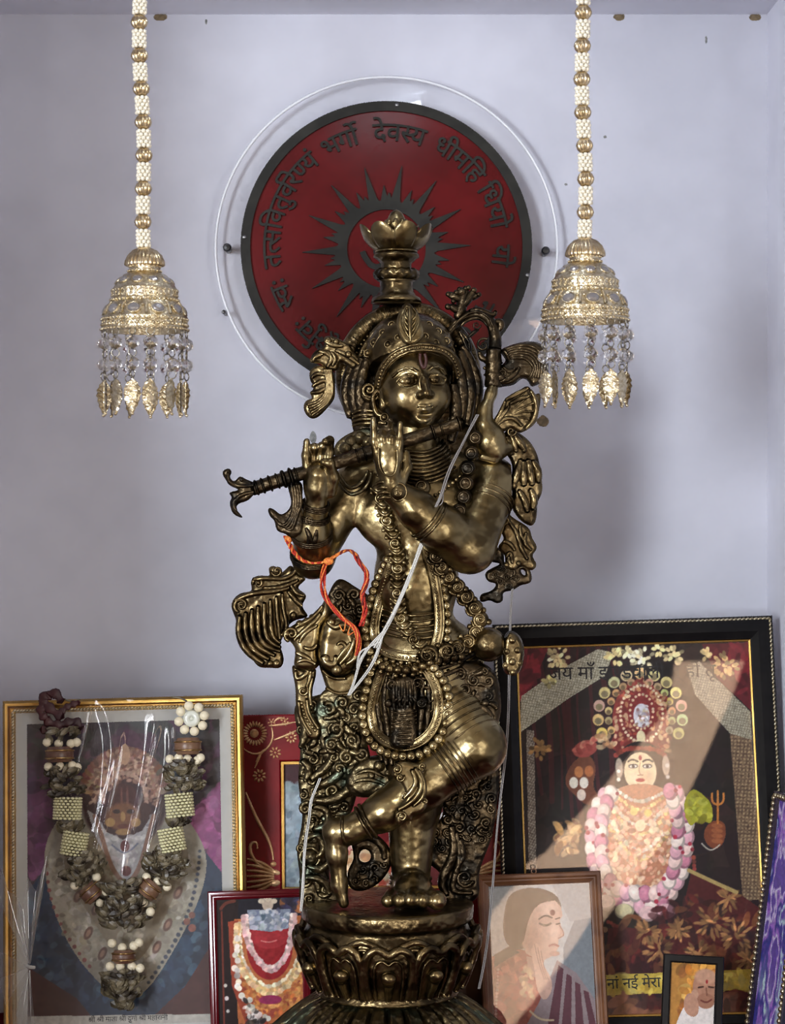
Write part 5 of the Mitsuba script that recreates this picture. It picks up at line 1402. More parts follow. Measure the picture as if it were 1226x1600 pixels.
disc = Point(0, 0).buffer(106, quad_segs=32)
dv, df_ = extrude(disc, 10)
halo = [(np.stack([dv[:, 0], dv[:, 2] - 62, dv[:, 1]], 1) + Q(637, 585, 0) * [1, 0, 1], df_), ring(637, 585, 99, -30, 15, 128), ring(637, 585, 80, -16, 4.5), ring(637, 585, 72, -10, 5.0)]
for a in np.linspace(0, 2 * PI, 72)[:-1]:
    halo.append(ball(Q(637 + 86.5 * math.cos(a), 585 - 86.5 * math.sin(a), -17), [2.6, 2.6, 2.6], 1))
for a in np.linspace(-0.4, PI + 0.4, 64):
    c_, s_ = math.cos(a), math.sin(a)
    halo.append(tube(QQ([(637 + R * c_, 585 - R * s_, d) for R, d in ((92, -17.5), (98, -14.6), (104, -15.8), (110, -19.6))]), 0.9 + 0.5 * math.sin(a * 9) ** 2, 5))
    if 0.2 < a < PI - 0.2:
        halo.append(tube(QQ([(637 + R * c_, 585 - R * s_, d) for R, d in ((73, -5.5), (76, -7), (80, -11))]), 1.5, 5))
part('halo', halo, 'brass')
hair = []
part('hair_mass', pillow([(556, 590), (600, 560), (700, 555), (742, 600), (748, 660), (742, 716), (700, 742), (620, 742), (572, 716), (548, 650)], -22, 16, 5), 'brass_dark')
for k, (x0, y0, x1, y1, x2, y2, d) in enumerate(((566, 560, 552, 610, 560, 655, 8), (574, 560, 562, 612, 568, 655, 14), (580, 625, 572, 640, 574, 662, 18), (712, 560, 722, 610, 716, 668, 10), (718, 548, 734, 610, 728, 664, 2), (722, 540, 745, 600, 738, 656, -8), (556, 560, 541, 606, 548, 652, -4), (708, 600, 712, 640, 704, 690, 18))):
    part('hair_lock', rib([(x0, y0, d), (x1, y1, d + 2), (x2, y2, d)], None, 7.5, True, 0.9), 'brass_dark')
for k in range(4):
    part('hair_lock', rib([(551, 646 + k * 6.5, 14), (565, 641 + k * 7, 22), (584, 643 + k * 6, 28)], None, 3.0, True), 'brass')

ear = [rib([(597, 620, 33), (589, 611, 33), (583, 618, 32), (584, 634, 32), (590, 648, 34), (598, 650, 36)], None, 3.4, True), boss(600, 652, 5, 36), tube(QQ(np.c_[600 + 6 * np.cos(aa[::8]), 652 + 6 * np.sin(aa[::8]), 0 * aa[::8] + 37]), 1.4, 6, closed=True), rib([(590, 660, 36), (604, 662, 38)], None, 3, False)]
part('ear_ornament', ear, 'brass')
part('ear_ornament', rib([(712, 612, 22), (716, 640, 18), (711, 668, 18)], None, 3), 'brass_dark')

fin = [lathe([(0, -6), (40, -6), (38, 2), (31, 6), (27, 12), (25.5, 20), (26, 27), (30, 29), (26, 31), (24, 34)], 48), lathe([(24, 44), (23.5, 56), (27, 59), (31, 63), (36, 66), (35, 71), (32, 72)], 48)]
a, b = np.meshgrid(np.linspace(0, 2 * PI, 97)[:-1], np.linspace(0, 2 * PI, 17)[:-1], indexing='ij')
rr = 9.0 + 1.3 * np.sin(14 * a + 1.6 * b)
tv = np.stack([(27 + rr * np.cos(b)) * np.cos(a), (27 + rr * np.cos(b)) * np.sin(a), 39 + rr * np.sin(b) * 0.95], -1).reshape(-1, 3)
i, j = np.meshgrid(np.arange(96), np.arange(16), indexing='ij')
q = np.stack([i * 16 + j, (i + 1) % 96 * 16 + j, (i + 1) % 96 * 16 + (j + 1) % 16, i * 16 + (j + 1) % 16], -1).reshape(-1, 4)
fin.append((tv, np.vstack([q[:, [0, 1, 2]], q[:, [0, 2, 3]]])))
base_pt = Q(619, 468, -8)
part('finial', [(v + base_pt, f) for v, f in fin], 'brass')


def lotus(prof, npet, dip, flare, n=160, ph=0.3):
    m = lathe(prof, n, wobble=lambda a, z: 1 + 0 * a)
    v = m[0].reshape(len(prof), n, 3)
    a = np.arange(n) * 2 * PI / n
    w = np.abs(np.cos(npet / 2 * (a + ph)))
    zt = np.array([p[1] for p in prof])
    t = (zt - zt.min()) / (zt.max() - zt.min())
    v[:, :, 2] -= (t ** 2)[:, None] * dip * (1 - w ** 0.8)[None]
    k = 1 + (t[:, None] * flare * (w[None] - 0.6)) - 0.05 * (1 - np.minimum(1, w * 4))[None] * (t > 0.05)[:, None]
    v[:, :, 0] *= k; v[:, :, 1] *= k
    return v.reshape(-1, 3), m[1]


cup = [lotus([(0, 74), (24, 74), (33, 76), (43, 84), (51, 95), (55, 107), (57, 116), (54, 115), (47, 104), (30, 92), (0, 88)], 8, 15, 0.10), lotus([(0, 84), (22, 88), (30, 100), (34, 116), (31, 116), (20, 100), (0, 96)], 8, 14, 0.1, ph=0.7),
       lathe([(0, 90), (15, 100), (18, 110), (15, 118), (13.5, 124), (14, 126), (12, 131), (9, 136), (5, 139), (0, 141)], 24), lathe([(25, 70), (33, 73), (33.5, 77), (28, 79)], 48)]
for k in range(8):
    a = k * PI / 4 - 0.3 + PI / 8
    u1 = np.array([math.cos(a), math.sin(a), 0])
    cup.append((lambda m: (m[0], m[1]))(ball(u1 * 15 + [0, 0, 118], [5, 5, 8], 2)))
part('lotus_finial', [(v + base_pt, f) for v, f in cup], 'brass_bright', label='lotus cup with a bud at the very top')

# --- flute
fa, fb = np.array([394, 764, 104.0]), np.array([722, 661, 78.0])


def fl(t):
    return fa + (fb - fa) * t


fl_pts = [fl(t) for t in np.linspace(0, 1, 80)]
flute = [tube(QQ(fl_pts), 10.5, 16)]
for t, r, w in ((0.02, 12.5, 4), (0.05, 13.2, 3), (0.085, 13.5, 3), (0.12, 13, 3), (0.15, 14.5, 5), (0.185, 15, 4), (0.21, 13, 3), (0.30, 12.5, 3), (0.335, 12.5, 3), (0.37, 12.5, 3), (0.50, 12.4, 3), (0.535, 12.6, 3), (0.86, 13, 4), (0.9, 12.5, 3), (0.985, 13, 4)):
    p = [fl(t - w / 700), fl(t), fl(t + w / 700)]
    flute.append(tube(QQ(p), np.array([r * .88, r, r * .88]), 16))
flute.append(pillow(Zc(340, 640, 3.81, [(30, 372), (66, 352), (82, 372), (74, 400), (98, 425), (128, 400), (170, 415), (205, 430), (232, 470), (215, 505), (170, 545), (125, 562), (112, 590), (147, 642), (104, 628), (78, 588), (74, 545), (82, 520), (70, 498), (120, 478), (70, 450), (52, 425)]), 106, 7, 2.2, edge=7))
flute += [rib(Zc(340, 640, 3.81, [(60, 375), (70, 430), (130, 455), (215, 450)]), 113, 2.6), rib(Zc(340, 640, 3.81, [(110, 600), (95, 560), (140, 510), (215, 490)]), 113, 2.6), boss(377, 750, 3, 113)]
part('flute', flute, 'brass_dark', label='dark brass flute with a flared tail')
fin_ = [pillow(Zc(340, 640, 3.81, [(425, 430), (490, 430), (505, 500), (500, 600), (512, 690), (485, 745), (445, 765), (400, 740), (355, 720), (335, 660), (312, 635), (304, 588), (330, 592), (375, 622), (415, 602), (436, 540)]), 92, 6, 2.4, edge=9)]
for k in range(4):
    fin_.append(rib(Zc(340, 640, 3.81, [(440 + 14 * k, 445), (452 + 14 * k, 560), (430 + 12 * k, 650), (385 + 16 * k, 690 + 8 * k), (340 + 24 * k, 650 + 20 * k)]), 97, 2.4))
part('flute_scarf', fin_, 'brass_dark')
brc = []
for t0, t1, c0, c1, rr in (((489, 872, 32), (487, 830, 64), 0.15, 0.0, 34), ((489, 872, 32), (487, 830, 64), 0.9, 0, 31), ((487, 830, 64), (494, 782, 88), 0.5, 0, 24), ((487, 830, 64), (494, 782, 88), 0.85, 0, 20)):
    a, b = Q(*t0), Q(*t1)
    c = a + (b - a) * c0
    ax = (b - a) / np.linalg.norm(b - a)
    u1 = np.cross(ax, [0.3, 0.2, 0.9]); u1 /= np.linalg.norm(u1); u2 = np.cross(ax, u1)
    for o in (-3.2, 0, 3.2):
        brc.append(tube(c + ax * o + rr * (np.cos(aa)[::3, None] * u1 + np.sin(aa)[::3, None] * u2), 2.0, 6, closed=True))
brc += scroll(484, 812, 9, 96, 0.5, 1, 1.4) + [rib([(478, 825, 92), (484, 840, 90), (478, 856, 76)], None, 4), rib([(494, 822, 90), (492, 842, 88), (486, 858, 74)], None, 4)]
part('bracelet', brc, 'brass_dark')

# --- rings on the other arm, necklaces
arm = []
for a0, b0, ts, R in (((772, 754, 0), (732, 858, 52), (0.20, 0.27, 0.34), 38.5), ((690, 828, 74), (650, 796, 88), (0.42, 0.58), 34.5)):
    a, b = Q(*a0), Q(*b0)
    ax = (b - a) / np.linalg.norm(b - a)
    u1 = np.cross(ax, [0.3, 0.9, 0.2]); u1 /= np.linalg.norm(u1); u2 = np.cross(ax, u1)
    for t in ts:
        arm.append(tube(a + (b - a) * t + R * (np.cos(aa)[::2, None] * u1 + np.sin(aa)[::2, None] * u2), 2.4, 7, closed=True))
arm += [boss(622, 769, 13, 112), tube(QQ(np.c_[623 + 12 * np.cos(aa[::5]), 769 + 14 * np.sin(aa[::5]), 0 * aa[::5] + 115]), 1.8, 6, closed=True)] + scroll(621, 769, 7, 121, 0, 1, 1.2, 1.4)
for k in range(4):
    arm.append(rib([(588 + k, 756 + k * 8, 108), (600, 753 + k * 8, 114), (610, 757 + k * 7, 113)], None, 2.8))
part('arm_ring', arm, 'brass')
nk = []
for k in range(9):
    y0, w = 690 + k * 5.2, 38 + k * 3.4
    nk.append(rib([(652 - w, y0 - 2, 8), (652 - w * .8, y0 + 9, 30 + k), (652 - w * .4, y0 + 15 + k * .6, 42 + k), (654, y0 + 17 + k * .9, 46 + k), (654 + w * .4, y0 + 15 + k * .6, 42 + k), (654 + w * .8, y0 + 8, 30 + k), (654 + w, y0 - 2, 8)], None, 2.7, False))
nk += [boss(659, 762, 14, 52)] + scroll(659, 760, 12, 60, 1, 1, 1.6, 2.0)
nk += chain([(590, 742, 44), (620, 762, 54), (659, 780, 60), (700, 760, 50), (730, 735, 38)], None, 3.4, 7.5)
part('necklace', nk, 'brass')
tor = [rib([(531, 742, 36), (548, 762, 42), (566, 752, 42), (575, 735, 40)], None, 2.6), rib([(527, 750, 36), (548, 772, 42), (572, 760, 42), (580, 738, 40)], None, 2.6)]
for x, y in ((548, 690), (562, 684), (574, 690), (556, 702), (540, 700)):
    tor.append(boss(x, y, 10, 28))
tor.append(pillow([(522, 700), (548, 676), (580, 670), (592, 690), (586, 716), (560, 728), (530, 724)], 20, 8, 3))
part('shoulder_ornament', tor, 'brass_green', label='weathered greenish shoulder ornament')
sash = []
for k, (x, y, r) in enumerate(((742, 664, 12), (736, 688, 12), (730, 712, 13), (727, 735, 13), (724, 757, 13), (718, 778, 12), (711, 796, 11))):
    sash += [boss(x, y + 20, r, 44 + k * 2), ring(x, y + 20, r * .62, 53 + k * 2, 1.6, 20, sides=6)]
part('shoulder_chain', sash, 'brass_dark')

# --- brackets and ribbons left and right of the head
lb = [pillow(Zc(470, 500, 6.153, [(95, 390), (165, 280), (215, 255), (222, 170), (330, 165), (400, 200), (470, 245), (530, 330), (600, 420), (560, 480), (460, 450), (380, 410), (345, 480), (240, 470), (180, 420), (125, 415)]), 6, 8, 2.4, edge=7)]
for pts in ([(230, 200), (300, 240), (400, 250)], [(170, 300), (260, 330), (330, 420)], [(330, 290), (440, 340), (560, 430)], [(110, 395), (150, 350), (210, 330)], [(250, 300), (290, 360), (250, 450)], [(290, 310), (330, 370), (300, 440)]):
    lb.append(rib(Zc(470, 500, 6.153, pts), 14, 3.2))
lb += [boss(512, 532, 6, 13), boss(525, 534, 5, 14), boss(498, 556, 5, 12), boss(488, 563, 4.5, 12), boss(544, 554, 6, 16)]
part('side_bracket', lb, 'brass')
rb = [pillow(Zc(470, 500, 6.153, [(85, 500), (130, 450), (200, 440), (270, 470), (315, 540), (328, 640), (320, 750), (250, 850), (110, 948), (30, 865), (62, 770), (105, 748), (90, 705), (120, 660), (100, 600)]), 4, 6, 2.4, edge=8)]
for k in range(5):
    rb.append(rib(Zc(470, 500, 6.153, [(225 + 16 * k, 470), (250 + 12 * k, 590), (235 + 14 * k, 700 + 8 * k), (150 + 8 * k, 790 + 18 * k), (60 + 10 * k, 815 + 26 * k)]), 10, 2.7))
rb += [rib(Zc(470, 500, 6.153, [(110, 640), (170, 600), (240, 590), (250, 640)]), 10, 3), rib(Zc(470, 500, 6.153, [(95, 700), (170, 690), (240, 650)]), 10, 3), rib(Zc(470, 500, 6.153, [(100, 560), (150, 520), (230, 530)]), 10, 3)]
part('hair_ribbon', rb, 'brass', label='ribbed ribbon end')
ob = lambda p: Zc(680, 430, 6.4, p)
rt = [rib(ob([(215, 430), (255, 330), (275, 230), (300, 140)]), 4, 7), rib(ob([(255, 330), (330, 240), (385, 150)]), 6, 5), rib(ob([(240, 380), (190, 330), (140, 310)]), 6, 5), rib(ob([(265, 260), (200, 220), (130, 190)]), 6, 5), rib(ob([(330, 240), (400, 210), (440, 190)]), 5, 4)]
for x, y, r in ((130, 190, 4.5), (265, 165, 7), (330, 125, 4), (385, 150, 4.5), (435, 195, 4), (125, 315, 5), (210, 170, 4), (180, 260, 4), (300, 130, 4), (240, 140, 4)):
    px, py = ob([(x, y)])[0]
    rt.append(boss(px, py, r, 9))
arch = ob([(120, 600), (190, 500), (280, 420), (380, 385), (470, 400), (545, 460), (585, 560), (600, 660), (595, 740)])
rt.append(tube(QQ(np.c_[spline(arch, n=40), np.linspace(-5, 8, 40)]), np.linspace(5.5, 10.5, 40), 10))
rt += [rib(ob([(140, 560), (250, 440), (380, 370), (500, 395), (570, 500), (590, 650)]), 12, 2.2, False), rib(ob([(250, 510), (340, 440), (460, 440), (530, 520)]), 6, 2.5), rib(ob([(340, 360), (450, 350), (590, 390), (600, 360)]), 4, 3.5), rib(ob([(590, 470), (650, 470), (660, 500), (620, 560)]), 4, 4.5)]
rt += scroll(*ob([(410, 500)])[0], 7, 8, 0, 1, 1.4) + scroll(*ob([(480, 700)])[0], 11, 4, -1, -1, 1.5) + [rib(ob([(440, 770), (470, 830), (540, 850)]), 4, 4), rib(ob([(330, 620), (400, 560), (430, 540)]), 2, 2.5), rib(ob([(240, 560), (300, 690), (360, 860)]), -6, 2.5), rib(ob([(250, 560), (330, 660), (320, 900)]), -10, 2.5)]
part('flower_stalk', rt, 'brass_dark')
ts = [lathe([(0, 0), (10.5, 0), (12, 3), (11, 6), (12.5, 20), (14.5, 22), (12, 24), (13, 38), (15.5, 41), (12.5, 43), (14, 56), (12, 60), (0, 61)], 28, wobble=lambda a, z: 1 + 0.05 * np.cos(12 * a))]
c0 = Q(771, 545, 8)
ts = [(np.stack([v[:, 0], v[:, 1], -v[:, 2]], 1) + c0, f[:, ::-1]) for v, f in ts]
ts += [boss(757, 575, 3, 12), boss(783, 590, 7, 14)] + scroll(786, 584, 8, 15, 2, 1, 1.3)
part('tassel', ts, 'brass_dark')
cu = [pillow(ob([(650, 760), (700, 720), (820, 680), (960, 662), (1080, 705), (1125, 800), (1130, 960), (1110, 1075), (1060, 1080), (960, 1112), (925, 1060), (870, 1035), (800, 1085), (700, 1112), (620, 1105), (590, 1020), (660, 900), (700, 850)]), 4, 11, 2.6, edge=10)]
for k in range(6):
    cu.append(rib(ob([(700 + 10 * k, 745 + 18 * k), (830 + 4 * k, 705 + 24 * k), (960 - 4 * k, 710 + 30 * k), (1060 - 18 * k, 790 + 22 * k), (1090 - 22 * k, 900 + 8 * k), (1075 - 26 * k, 1040 - 4 * k)]), 14, 2.7))
cu += [rib(ob([(640, 1060), (720, 1040), (800, 980), (840, 920)]), 14, 3.5), rib(ob([(680, 920), (740, 960), (800, 930)]), 14, 3)] + scroll(*ob([(745, 985)])[0], 7, 14, 1, 1, 1.4)
part('ribbed_scroll', cu, 'brass_dark')

# --- bird on the shoulder
bf = Field([110, -30, 60], [190, 62, 215], 1.1)
bf.ell(Q(765, 688, 26), [25, 22, 28], 1)
bf.chain([(*Q(757, 662, 26), 15), (*Q(758, 640, 22), 10), (*Q(767, 615, 16), 8), (*Q(772, 598, 10), 8)], 8)
bf.chain([(*Q(776, 706, 26), 15), (*Q(792, 700, 18), 10)], 8)
bf.capsule(Q(752, 714, 30), Q(772, 718, 30), 5, 7, 4)
bird = [relax(bf.mesh(), 2)]
part('bird_body', bird, 'brass_bright')
wg = [pillow(ob([(565, 1505), (590, 1430), (650, 1330), (690, 1248), (800, 1180), (930, 1112), (968, 1165), (985, 1190), (1036, 1178), (1042, 1330), (1005, 1470), (910, 1550), (830, 1572), (760, 1535), (700, 1560), (640, 1560)]), 16, 6, 2.6, edge=8, slope=(-0.2, 0))]
for x1, y1 in ((930, 1120), (965, 1190), (985, 1280), (980, 1360), (940, 1440), (880, 1500)):
    wg.append(rib(ob([(700, 1440), ((700 + x1) / 2, (1440 + y1) / 2 - 22), (x1, y1)]), 19, 1.7, False))
for pts in ([(575, 1500), (640, 1400), (700, 1260)], [(590, 1510), (670, 1400), (740, 1310)], [(600, 1530), (690, 1440), (790, 1440), (860, 1510)], [(700, 1250), (810, 1190), (930, 1130)], [(950, 1150), (1000, 1250), (990, 1420), (900, 1540)], [(740, 1290), (840, 1240), (940, 1210)]):
    wg.append(rib(ob(pts), 23, 3.0))
wg += scroll(*ob([(760, 1560)])[0], 8, 24, 0, 1, 1.3)
part('bird_wing', wg, 'brass')
z4 = lambda p: Zc(700, 640, 5.0, p)
tl = [pillow(z4([(430, 200), (480, 150), (560, 185), (640, 255), (700, 370), (726, 520), (728, 660), (700, 720), (692, 820), (655, 905), (600, 890), (520, 810), (490, 720), (500, 640), (482, 590), (500, 480), (470, 370), (430, 320)]), 4, 10, 2.8, edge=11)]
for pts, r in (([(455, 210), (470, 270), (490, 345)], 6), ([(520, 200), (560, 260), (600, 320)], 6), ([(490, 200), (520, 280), (530, 330)], 5), ([(570, 390), (545, 480), (505, 590)], 7), ([(590, 400), (590, 500), (590, 595)], 7), ([(620, 390), (640, 480), (655, 590)], 7), ([(660, 400), (700, 480), (705, 570)], 6), ([(550, 630), (590, 700), (620, 800)], 6), ([(640, 620), (670, 700), (660, 780)], 6)):
    tl.append(rib(z4(pts), 14, r * 0.8))
tl += [boss(*z4([(510, 595)])[0], 5, 15), boss(*z4([(492, 340)])[0], 4, 15), boss(*z4([(595, 320)])[0], 4, 15)]
part('bird_tail', tl, 'brass')
lf = [pillow(z4([(375, 815), (430, 795), (500, 838), (565, 880), (640, 945), (655, 1000), (690, 1085), (660, 1140), (688, 1215), (645, 1255), (560, 1215), (520, 1255), (450, 1215), (440, 1140), (392, 1070), (432, 1010), (415, 950), (432, 900)]), 2, 6, 2.4, edge=9)]
lf += [rib(z4([(470, 870), (530, 960), (570, 1080), (620, 1170)]), 9, 3.2), rib(z4([(440, 830), (470, 870), (430, 900)]), 8, 3), rib(z4([(430, 1030), (470, 1040), (520, 1100)]), 8, 3), rib(z4([(450, 1150), (480, 1120), (500, 1200)]), 8, 3), rib(z4([(610, 960), (600, 1040), (650, 1100)]), 8, 3), rib(z4([(560, 900), (570, 980), (620, 1060)]), 8, 2.6), boss(*z4([(455, 1210)])[0], 4, 8), boss(*z4([(550, 1200)])[0], 4, 8)]
part('acanthus_leaf', lf, 'brass')
dl = [pillow(z4([(276, 1135), (300, 1105), (340, 1108), (380, 1078), (430, 1110), (440, 1190), (520, 1225), (600, 1210), (650, 1290), (640, 1350), (570, 1372), (500, 1412), (430, 1435), (425, 1490), (380, 1512), (320, 1492), (255, 1500), (250, 1455), (340, 1412), (370, 1362), (320, 1345), (290, 1285), (340, 1240), (400, 1205), (320, 1185)]), -6, 6, 2.2, edge=7, holes=[z4([(570, 1250), (600, 1265), (600, 1295), (575, 1280)])])]
dl += fill_scrolls(z4([(330, 1250), (440, 1210), (620, 1300), (480, 1400), (400, 1380)]), -1, 8, 5, 8, 12)
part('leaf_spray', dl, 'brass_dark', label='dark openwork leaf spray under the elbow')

# --- garlands
zd = lambda p: Zc(550, 640, 3.715, p)
ze = lambda p: Zc(440, 940, 3.065, p)


def belly(px, py, lift=2.0):
    """Depth of the torso's front at a photograph point (its rounded section)."""
    w = np.interp(py, [740, 800, 860, 920, 960, 1000, 1050, 1100, 1160, 1200], [95, 86, 72, 64, 68, 80, 92, 92, 90, 85])
    c = np.interp(py, [740, 900, 1000, 1200], [655, 650, 662, 670])
    dd = np.interp(py, [740, 800, 860, 920, 1000, 1050, 1100, 1200], [46, 60, 58, 56, 56, 60, 60, 62])
    t = np.clip(np.abs(np.asarray(px) - c) / w, 0, 0.92)
    return dd * np.sqrt(1 - t * t) + lift


def on(pts, lift=2.0):
    p = np.asarray(pts, float)
    return np.c_[p, belly(p[:, 0], p[:, 1], lift)]


g_in, g_out = [], []
band_l = zd([(235, 880), (205, 960), (165, 1090), (130, 1230), (132, 1320), (180, 1395), (270, 1430), (380, 1440)])
band_r = zd([(425, 790), (455, 890), (480, 1000), (500, 1130), (505, 1250), (490, 1340), (460, 1420)])
low_in = ze([(480, 330), (445, 440), (430, 550), (455, 630), (520, 680), (600, 694), (680, 660), (735, 590), (755, 500), (735, 400), (695, 325)])
for pts, lift in ((band_l, 5), (band_r, 4), (low_in, 10)):
    q = on(pts, lift)
    tt = spline(q, n=60)
    t2 = np.gradient(tt[:, :2], axis=0); t2 /= np.linalg.norm(t2, axis=1, keepdims=True)
    nrm = np.stack([-t2[:, 1], t2[:, 0]], 1)
    g_in.append(tube(QQ(tt), 8.5, 10, up=[0, 1, 0], flat=0.4))
    for o in (-7.2, -3.4, 5.5):
        e = tt.copy(); e[:, :2] += nrm * o; e[:, 2] += 1.5
        g_in.append(tube(QQ(e), 1.8, 6))
    e = tt.copy(); e[:, :2] += nrm * 1.0; e = spline(e, step=5.5)
    g_in += [ball(Q(x, y, d + 3.4), [2.3, 1.8, 2.3], 1) for x, y, d in e]
part('garland_band', g_in, 'brass_bright')
G1 = ST + '__long_garland'
wire = [tube(QQ(spline(on(p, 2), n=50)), 3.5, 7) for p in (ze([(440, 300), (400, 440), (388, 560), (420, 660), (500, 725), (600, 742), (700, 715), (768, 630), (802, 490), (775, 380), (728, 318)]), zd([(205, 870), (120, 1060), (78, 1250), (95, 1390), (200, 1485), (330, 1505), (450, 1470)]))]
part('long_garland', wire, 'brass')


def garland_bead(x, y, d, r, mat='brass_bright'):
    ms = [ball(Q(x, y, d), [r, r * 0.75, r], 2), ring(x, y, r * 0.55, d + r * 0.62, r * 0.16, 16, sides=5)]
    add(G1 + '__bead', world(cat(ms)), mat, smooth=True)


for pts, lift, r, st in ((ze([(440, 300), (400, 440), (388, 560), (420, 660), (500, 725), (600, 742), (700, 715), (768, 630), (802, 490), (775, 380), (728, 318)]), 12, 8.4, 12.6),
                         (zd([(205, 870), (150, 980), (110, 1090), (78, 1250), (95, 1390), (200, 1485), (330, 1505), (450, 1470)]), 8, 7.4, 11.6),
                         (zd([(500, 950), (535, 1080), (555, 1200), (550, 1330)]), 5, 7.0, 11.6)):
    for x, y, d in spline(on(pts, lift), step=st):
        garland_bead(x, y, d, r)
gr = []
for i, (x, y, d) in enumerate(spline(on(zd([(485, 850), (520, 915), (565, 980), (640, 1060), (695, 1130), (740, 1195), (735, 1270), (685, 1340), (580, 1395), (455, 1415)]), 10), step=19)):
    gr += [ball(Q(x, y, d), [13, 8, 13], 2)] + scroll(x, y, 11.5, d + 6, i * 1.3, 1, 1.6, 2.6)
    gr += [boss(x + 13, y + 4, 5, d + 2), boss(x - 11, y - 9, 4.6, d + 2), boss(x + 2, y + 14, 4.6, d + 1), rib([(x - 14, y + 2, d + 3), (x - 10, y + 10, d + 5), (x - 2, y + 13, d + 4)], None, 2)]
part('rosette_garland', gr, 'brass')
gc = []
for i, (x, y, d) in enumerate(spline(on(zd([(150, 470), (180, 560), (205, 650), (240, 740), (262, 860), (266, 980), (262, 1090), (285, 1220), (345, 1320), (430, 1395)]), 12), step=12)):
    gc.append(ball(Q(x, y, d), [12.5 - (i % 2) * 2.4, 7, 8], 2))
    if i % 3 == 1:
        gc += scroll(x, y, 9.5, d + 6, i, 1 if i % 2 else -1, 1.5, 2.2)
    else:
        gc += [rib([(x - 11, y - 4, d + 4), (x, y + 4, d + 8), (x + 11, y - 4, d + 4)], None, 2.2), boss(x - 10, y + 4, 3.4, d + 3), boss(x + 10, y + 4, 3.4, d + 3)]
part('chest_chain', gc, 'brass_bright')
bl = []
for i, (x, y, d) in enumerate(spline(on(ze([(420, 280), (500, 315), (580, 328), (660, 315), (720, 290), (790, 270), (860, 262)]), 13), step=12)):
    bl += [boss(x, y, 7, d), boss(x + 5, y - 11, 4, d - 2), boss(x - 3, y + 9, 4, d - 1)]
bl += scroll(668, 1024, 15, 76, 0.6, -1, 1.5, 3.4) + scroll(700, 1018, 12, 70, 2.2, 1, 1.5, 3)
for k in range(5):
    bl.append(rib(on([(598, 952 + k * 9), (650, 962 + k * 9), (700, 952 + k * 9)], 1.0), None, 2.2, False))
part('waist_belt', bl, 'brass')

# --- cloth knot inside the lower loop, hips and pleats
kn = [pillow([(612, 1062), (650, 1058), (654, 1085), (650, 1110), (655, 1150), (648, 1168), (612, 1168), (608, 1150), (614, 1110), (606, 1085)], 62, 12, 2.8)]
for x in (616, 624, 632, 640, 647):
    kn.append(rib([(x, 1064, 72), (x + (x - 631) * 0.1, 1090, 76), (x, 1108, 74)], None, 2.4))
for y in range(1112, 1166, 6):
    kn.append(rib([(612, y, 68), (631, y + 3, 76), (650, y, 68)], None, 1.7, False))
kn += [boss(607, 1099, 7, 70), boss(658, 1098, 10, 70)] + scroll(658, 1098, 8, 78, 0, 1, 1.4, 1.8) + scroll(652, 1068, 11, 72, 1, -1, 1.4, 2.2) + scroll(613, 1070, 9, 72, 2, 1, 1.4, 2)
for k in range(6):
    kn.append(rib([(632 - 20 + k * 8, 1102, 72), (632 - 14 + k * 6, 1094, 78), (632 - 8 + k * 4, 1088, 76)], None, 2))
part('cloth_knot', kn, 'brass_dark')
cl = []
for k in range(13):
    x = 578 + k * 11.5
    cl.append(rib(on([(x + (650 - x) * 0.10, 1046), (x, 1090), (x + (642 - x) * 0.12, 1140), (x + (640 - x) * 0.3, 1190 + 6 * math.sin(k))], -0.5), None, 4.6))
for k in range(4):
    cl.append(rib(on([(582, 1004 + k * 11), (620, 1024 + k * 13), (665, 1032 + k * 14), (715, 1022 + k * 12), (752, 1002 + k * 11)], 0.5), None, 3.6))
part('draped_cloth', cl, 'brass_dark')
pl = []
a, b = Q(690, 1088, 8), Q(742, 1166, 46)
c = Q(655, 1228, 57)
for (p, q, r0, r1, n) in ((a, b, 58.5, 48, 9), (b, c, 47, 38.6, 15)):
    ax = (q - p) / np.linalg.norm(q - p)
    u1 = np.cross(ax, [0, 1, 0.1]); u1 /= np.linalg.norm(u1); u2 = np.cross(ax, u1)
    for t in np.linspace(0.04, 0.98, n):
        R = r0 + (r1 - r0) * t
        w = 1 + 0.012 * np.sin(9 * aa[::3] + 7 * t)
        if (n == 9 and t > 0.3) or t < 0.62:
            pl.append(tube(p + (q - p) * t + (R * w)[:, None] * (np.cos(aa)[::3, None] * u1 + np.sin(aa)[::3, None] * u2), 1.5, 5, closed=True))
part('pleated_cloth', pl, 'brass')
hp = [pillow([(684, 1040), (730, 1030), (772, 1050), (782, 1090), (776, 1130), (750, 1140), (715, 1120), (690, 1085)], 36, 16, 3)]
hp += scroll(727, 1079, 14, 54, 0, 1, 1.6, 3) + fill_scrolls([(690, 1040), (770, 1045), (780, 1120), (740, 1135), (700, 1090)], 48, 16, 7, 12, 5, 0.34) + [rib([(735, 1106, 54), (755, 1108, 54), (768, 1122, 50)], None, 5), boss(732, 1115, 10, 54), boss(758, 1098, 7, 52)]
part('hip_ornament', hp, 'brass_dark')
kb = [boss(763, 1007, 25, 34, 3, 0.9), ring(763, 1007, 24, 30, 3), pillow([(785, 1002), (795, 986), (808, 990), (818, 1010), (817, 1034), (806, 1054), (790, 1052), (784, 1030)], 26, 14, 2.6)]
for x, y, r in ((800, 1000, 7), (792, 1018, 6), (808, 1016, 6.5), (800, 1034, 7), (790, 1040, 5), (811, 1036, 5), (801, 1050, 6)):
    kb += [boss(x, y, r, 37), ring(x, y, r * 0.9, 38, 1.2, 16, sides=5)]
part('hip_bud', kb, 'brass')
bk = [pillow([(596, 1180), (560, 1190), (540, 1215), (548, 1240), (590, 1244), (622, 1230), (640, 1200)], 14, 12, 3)]
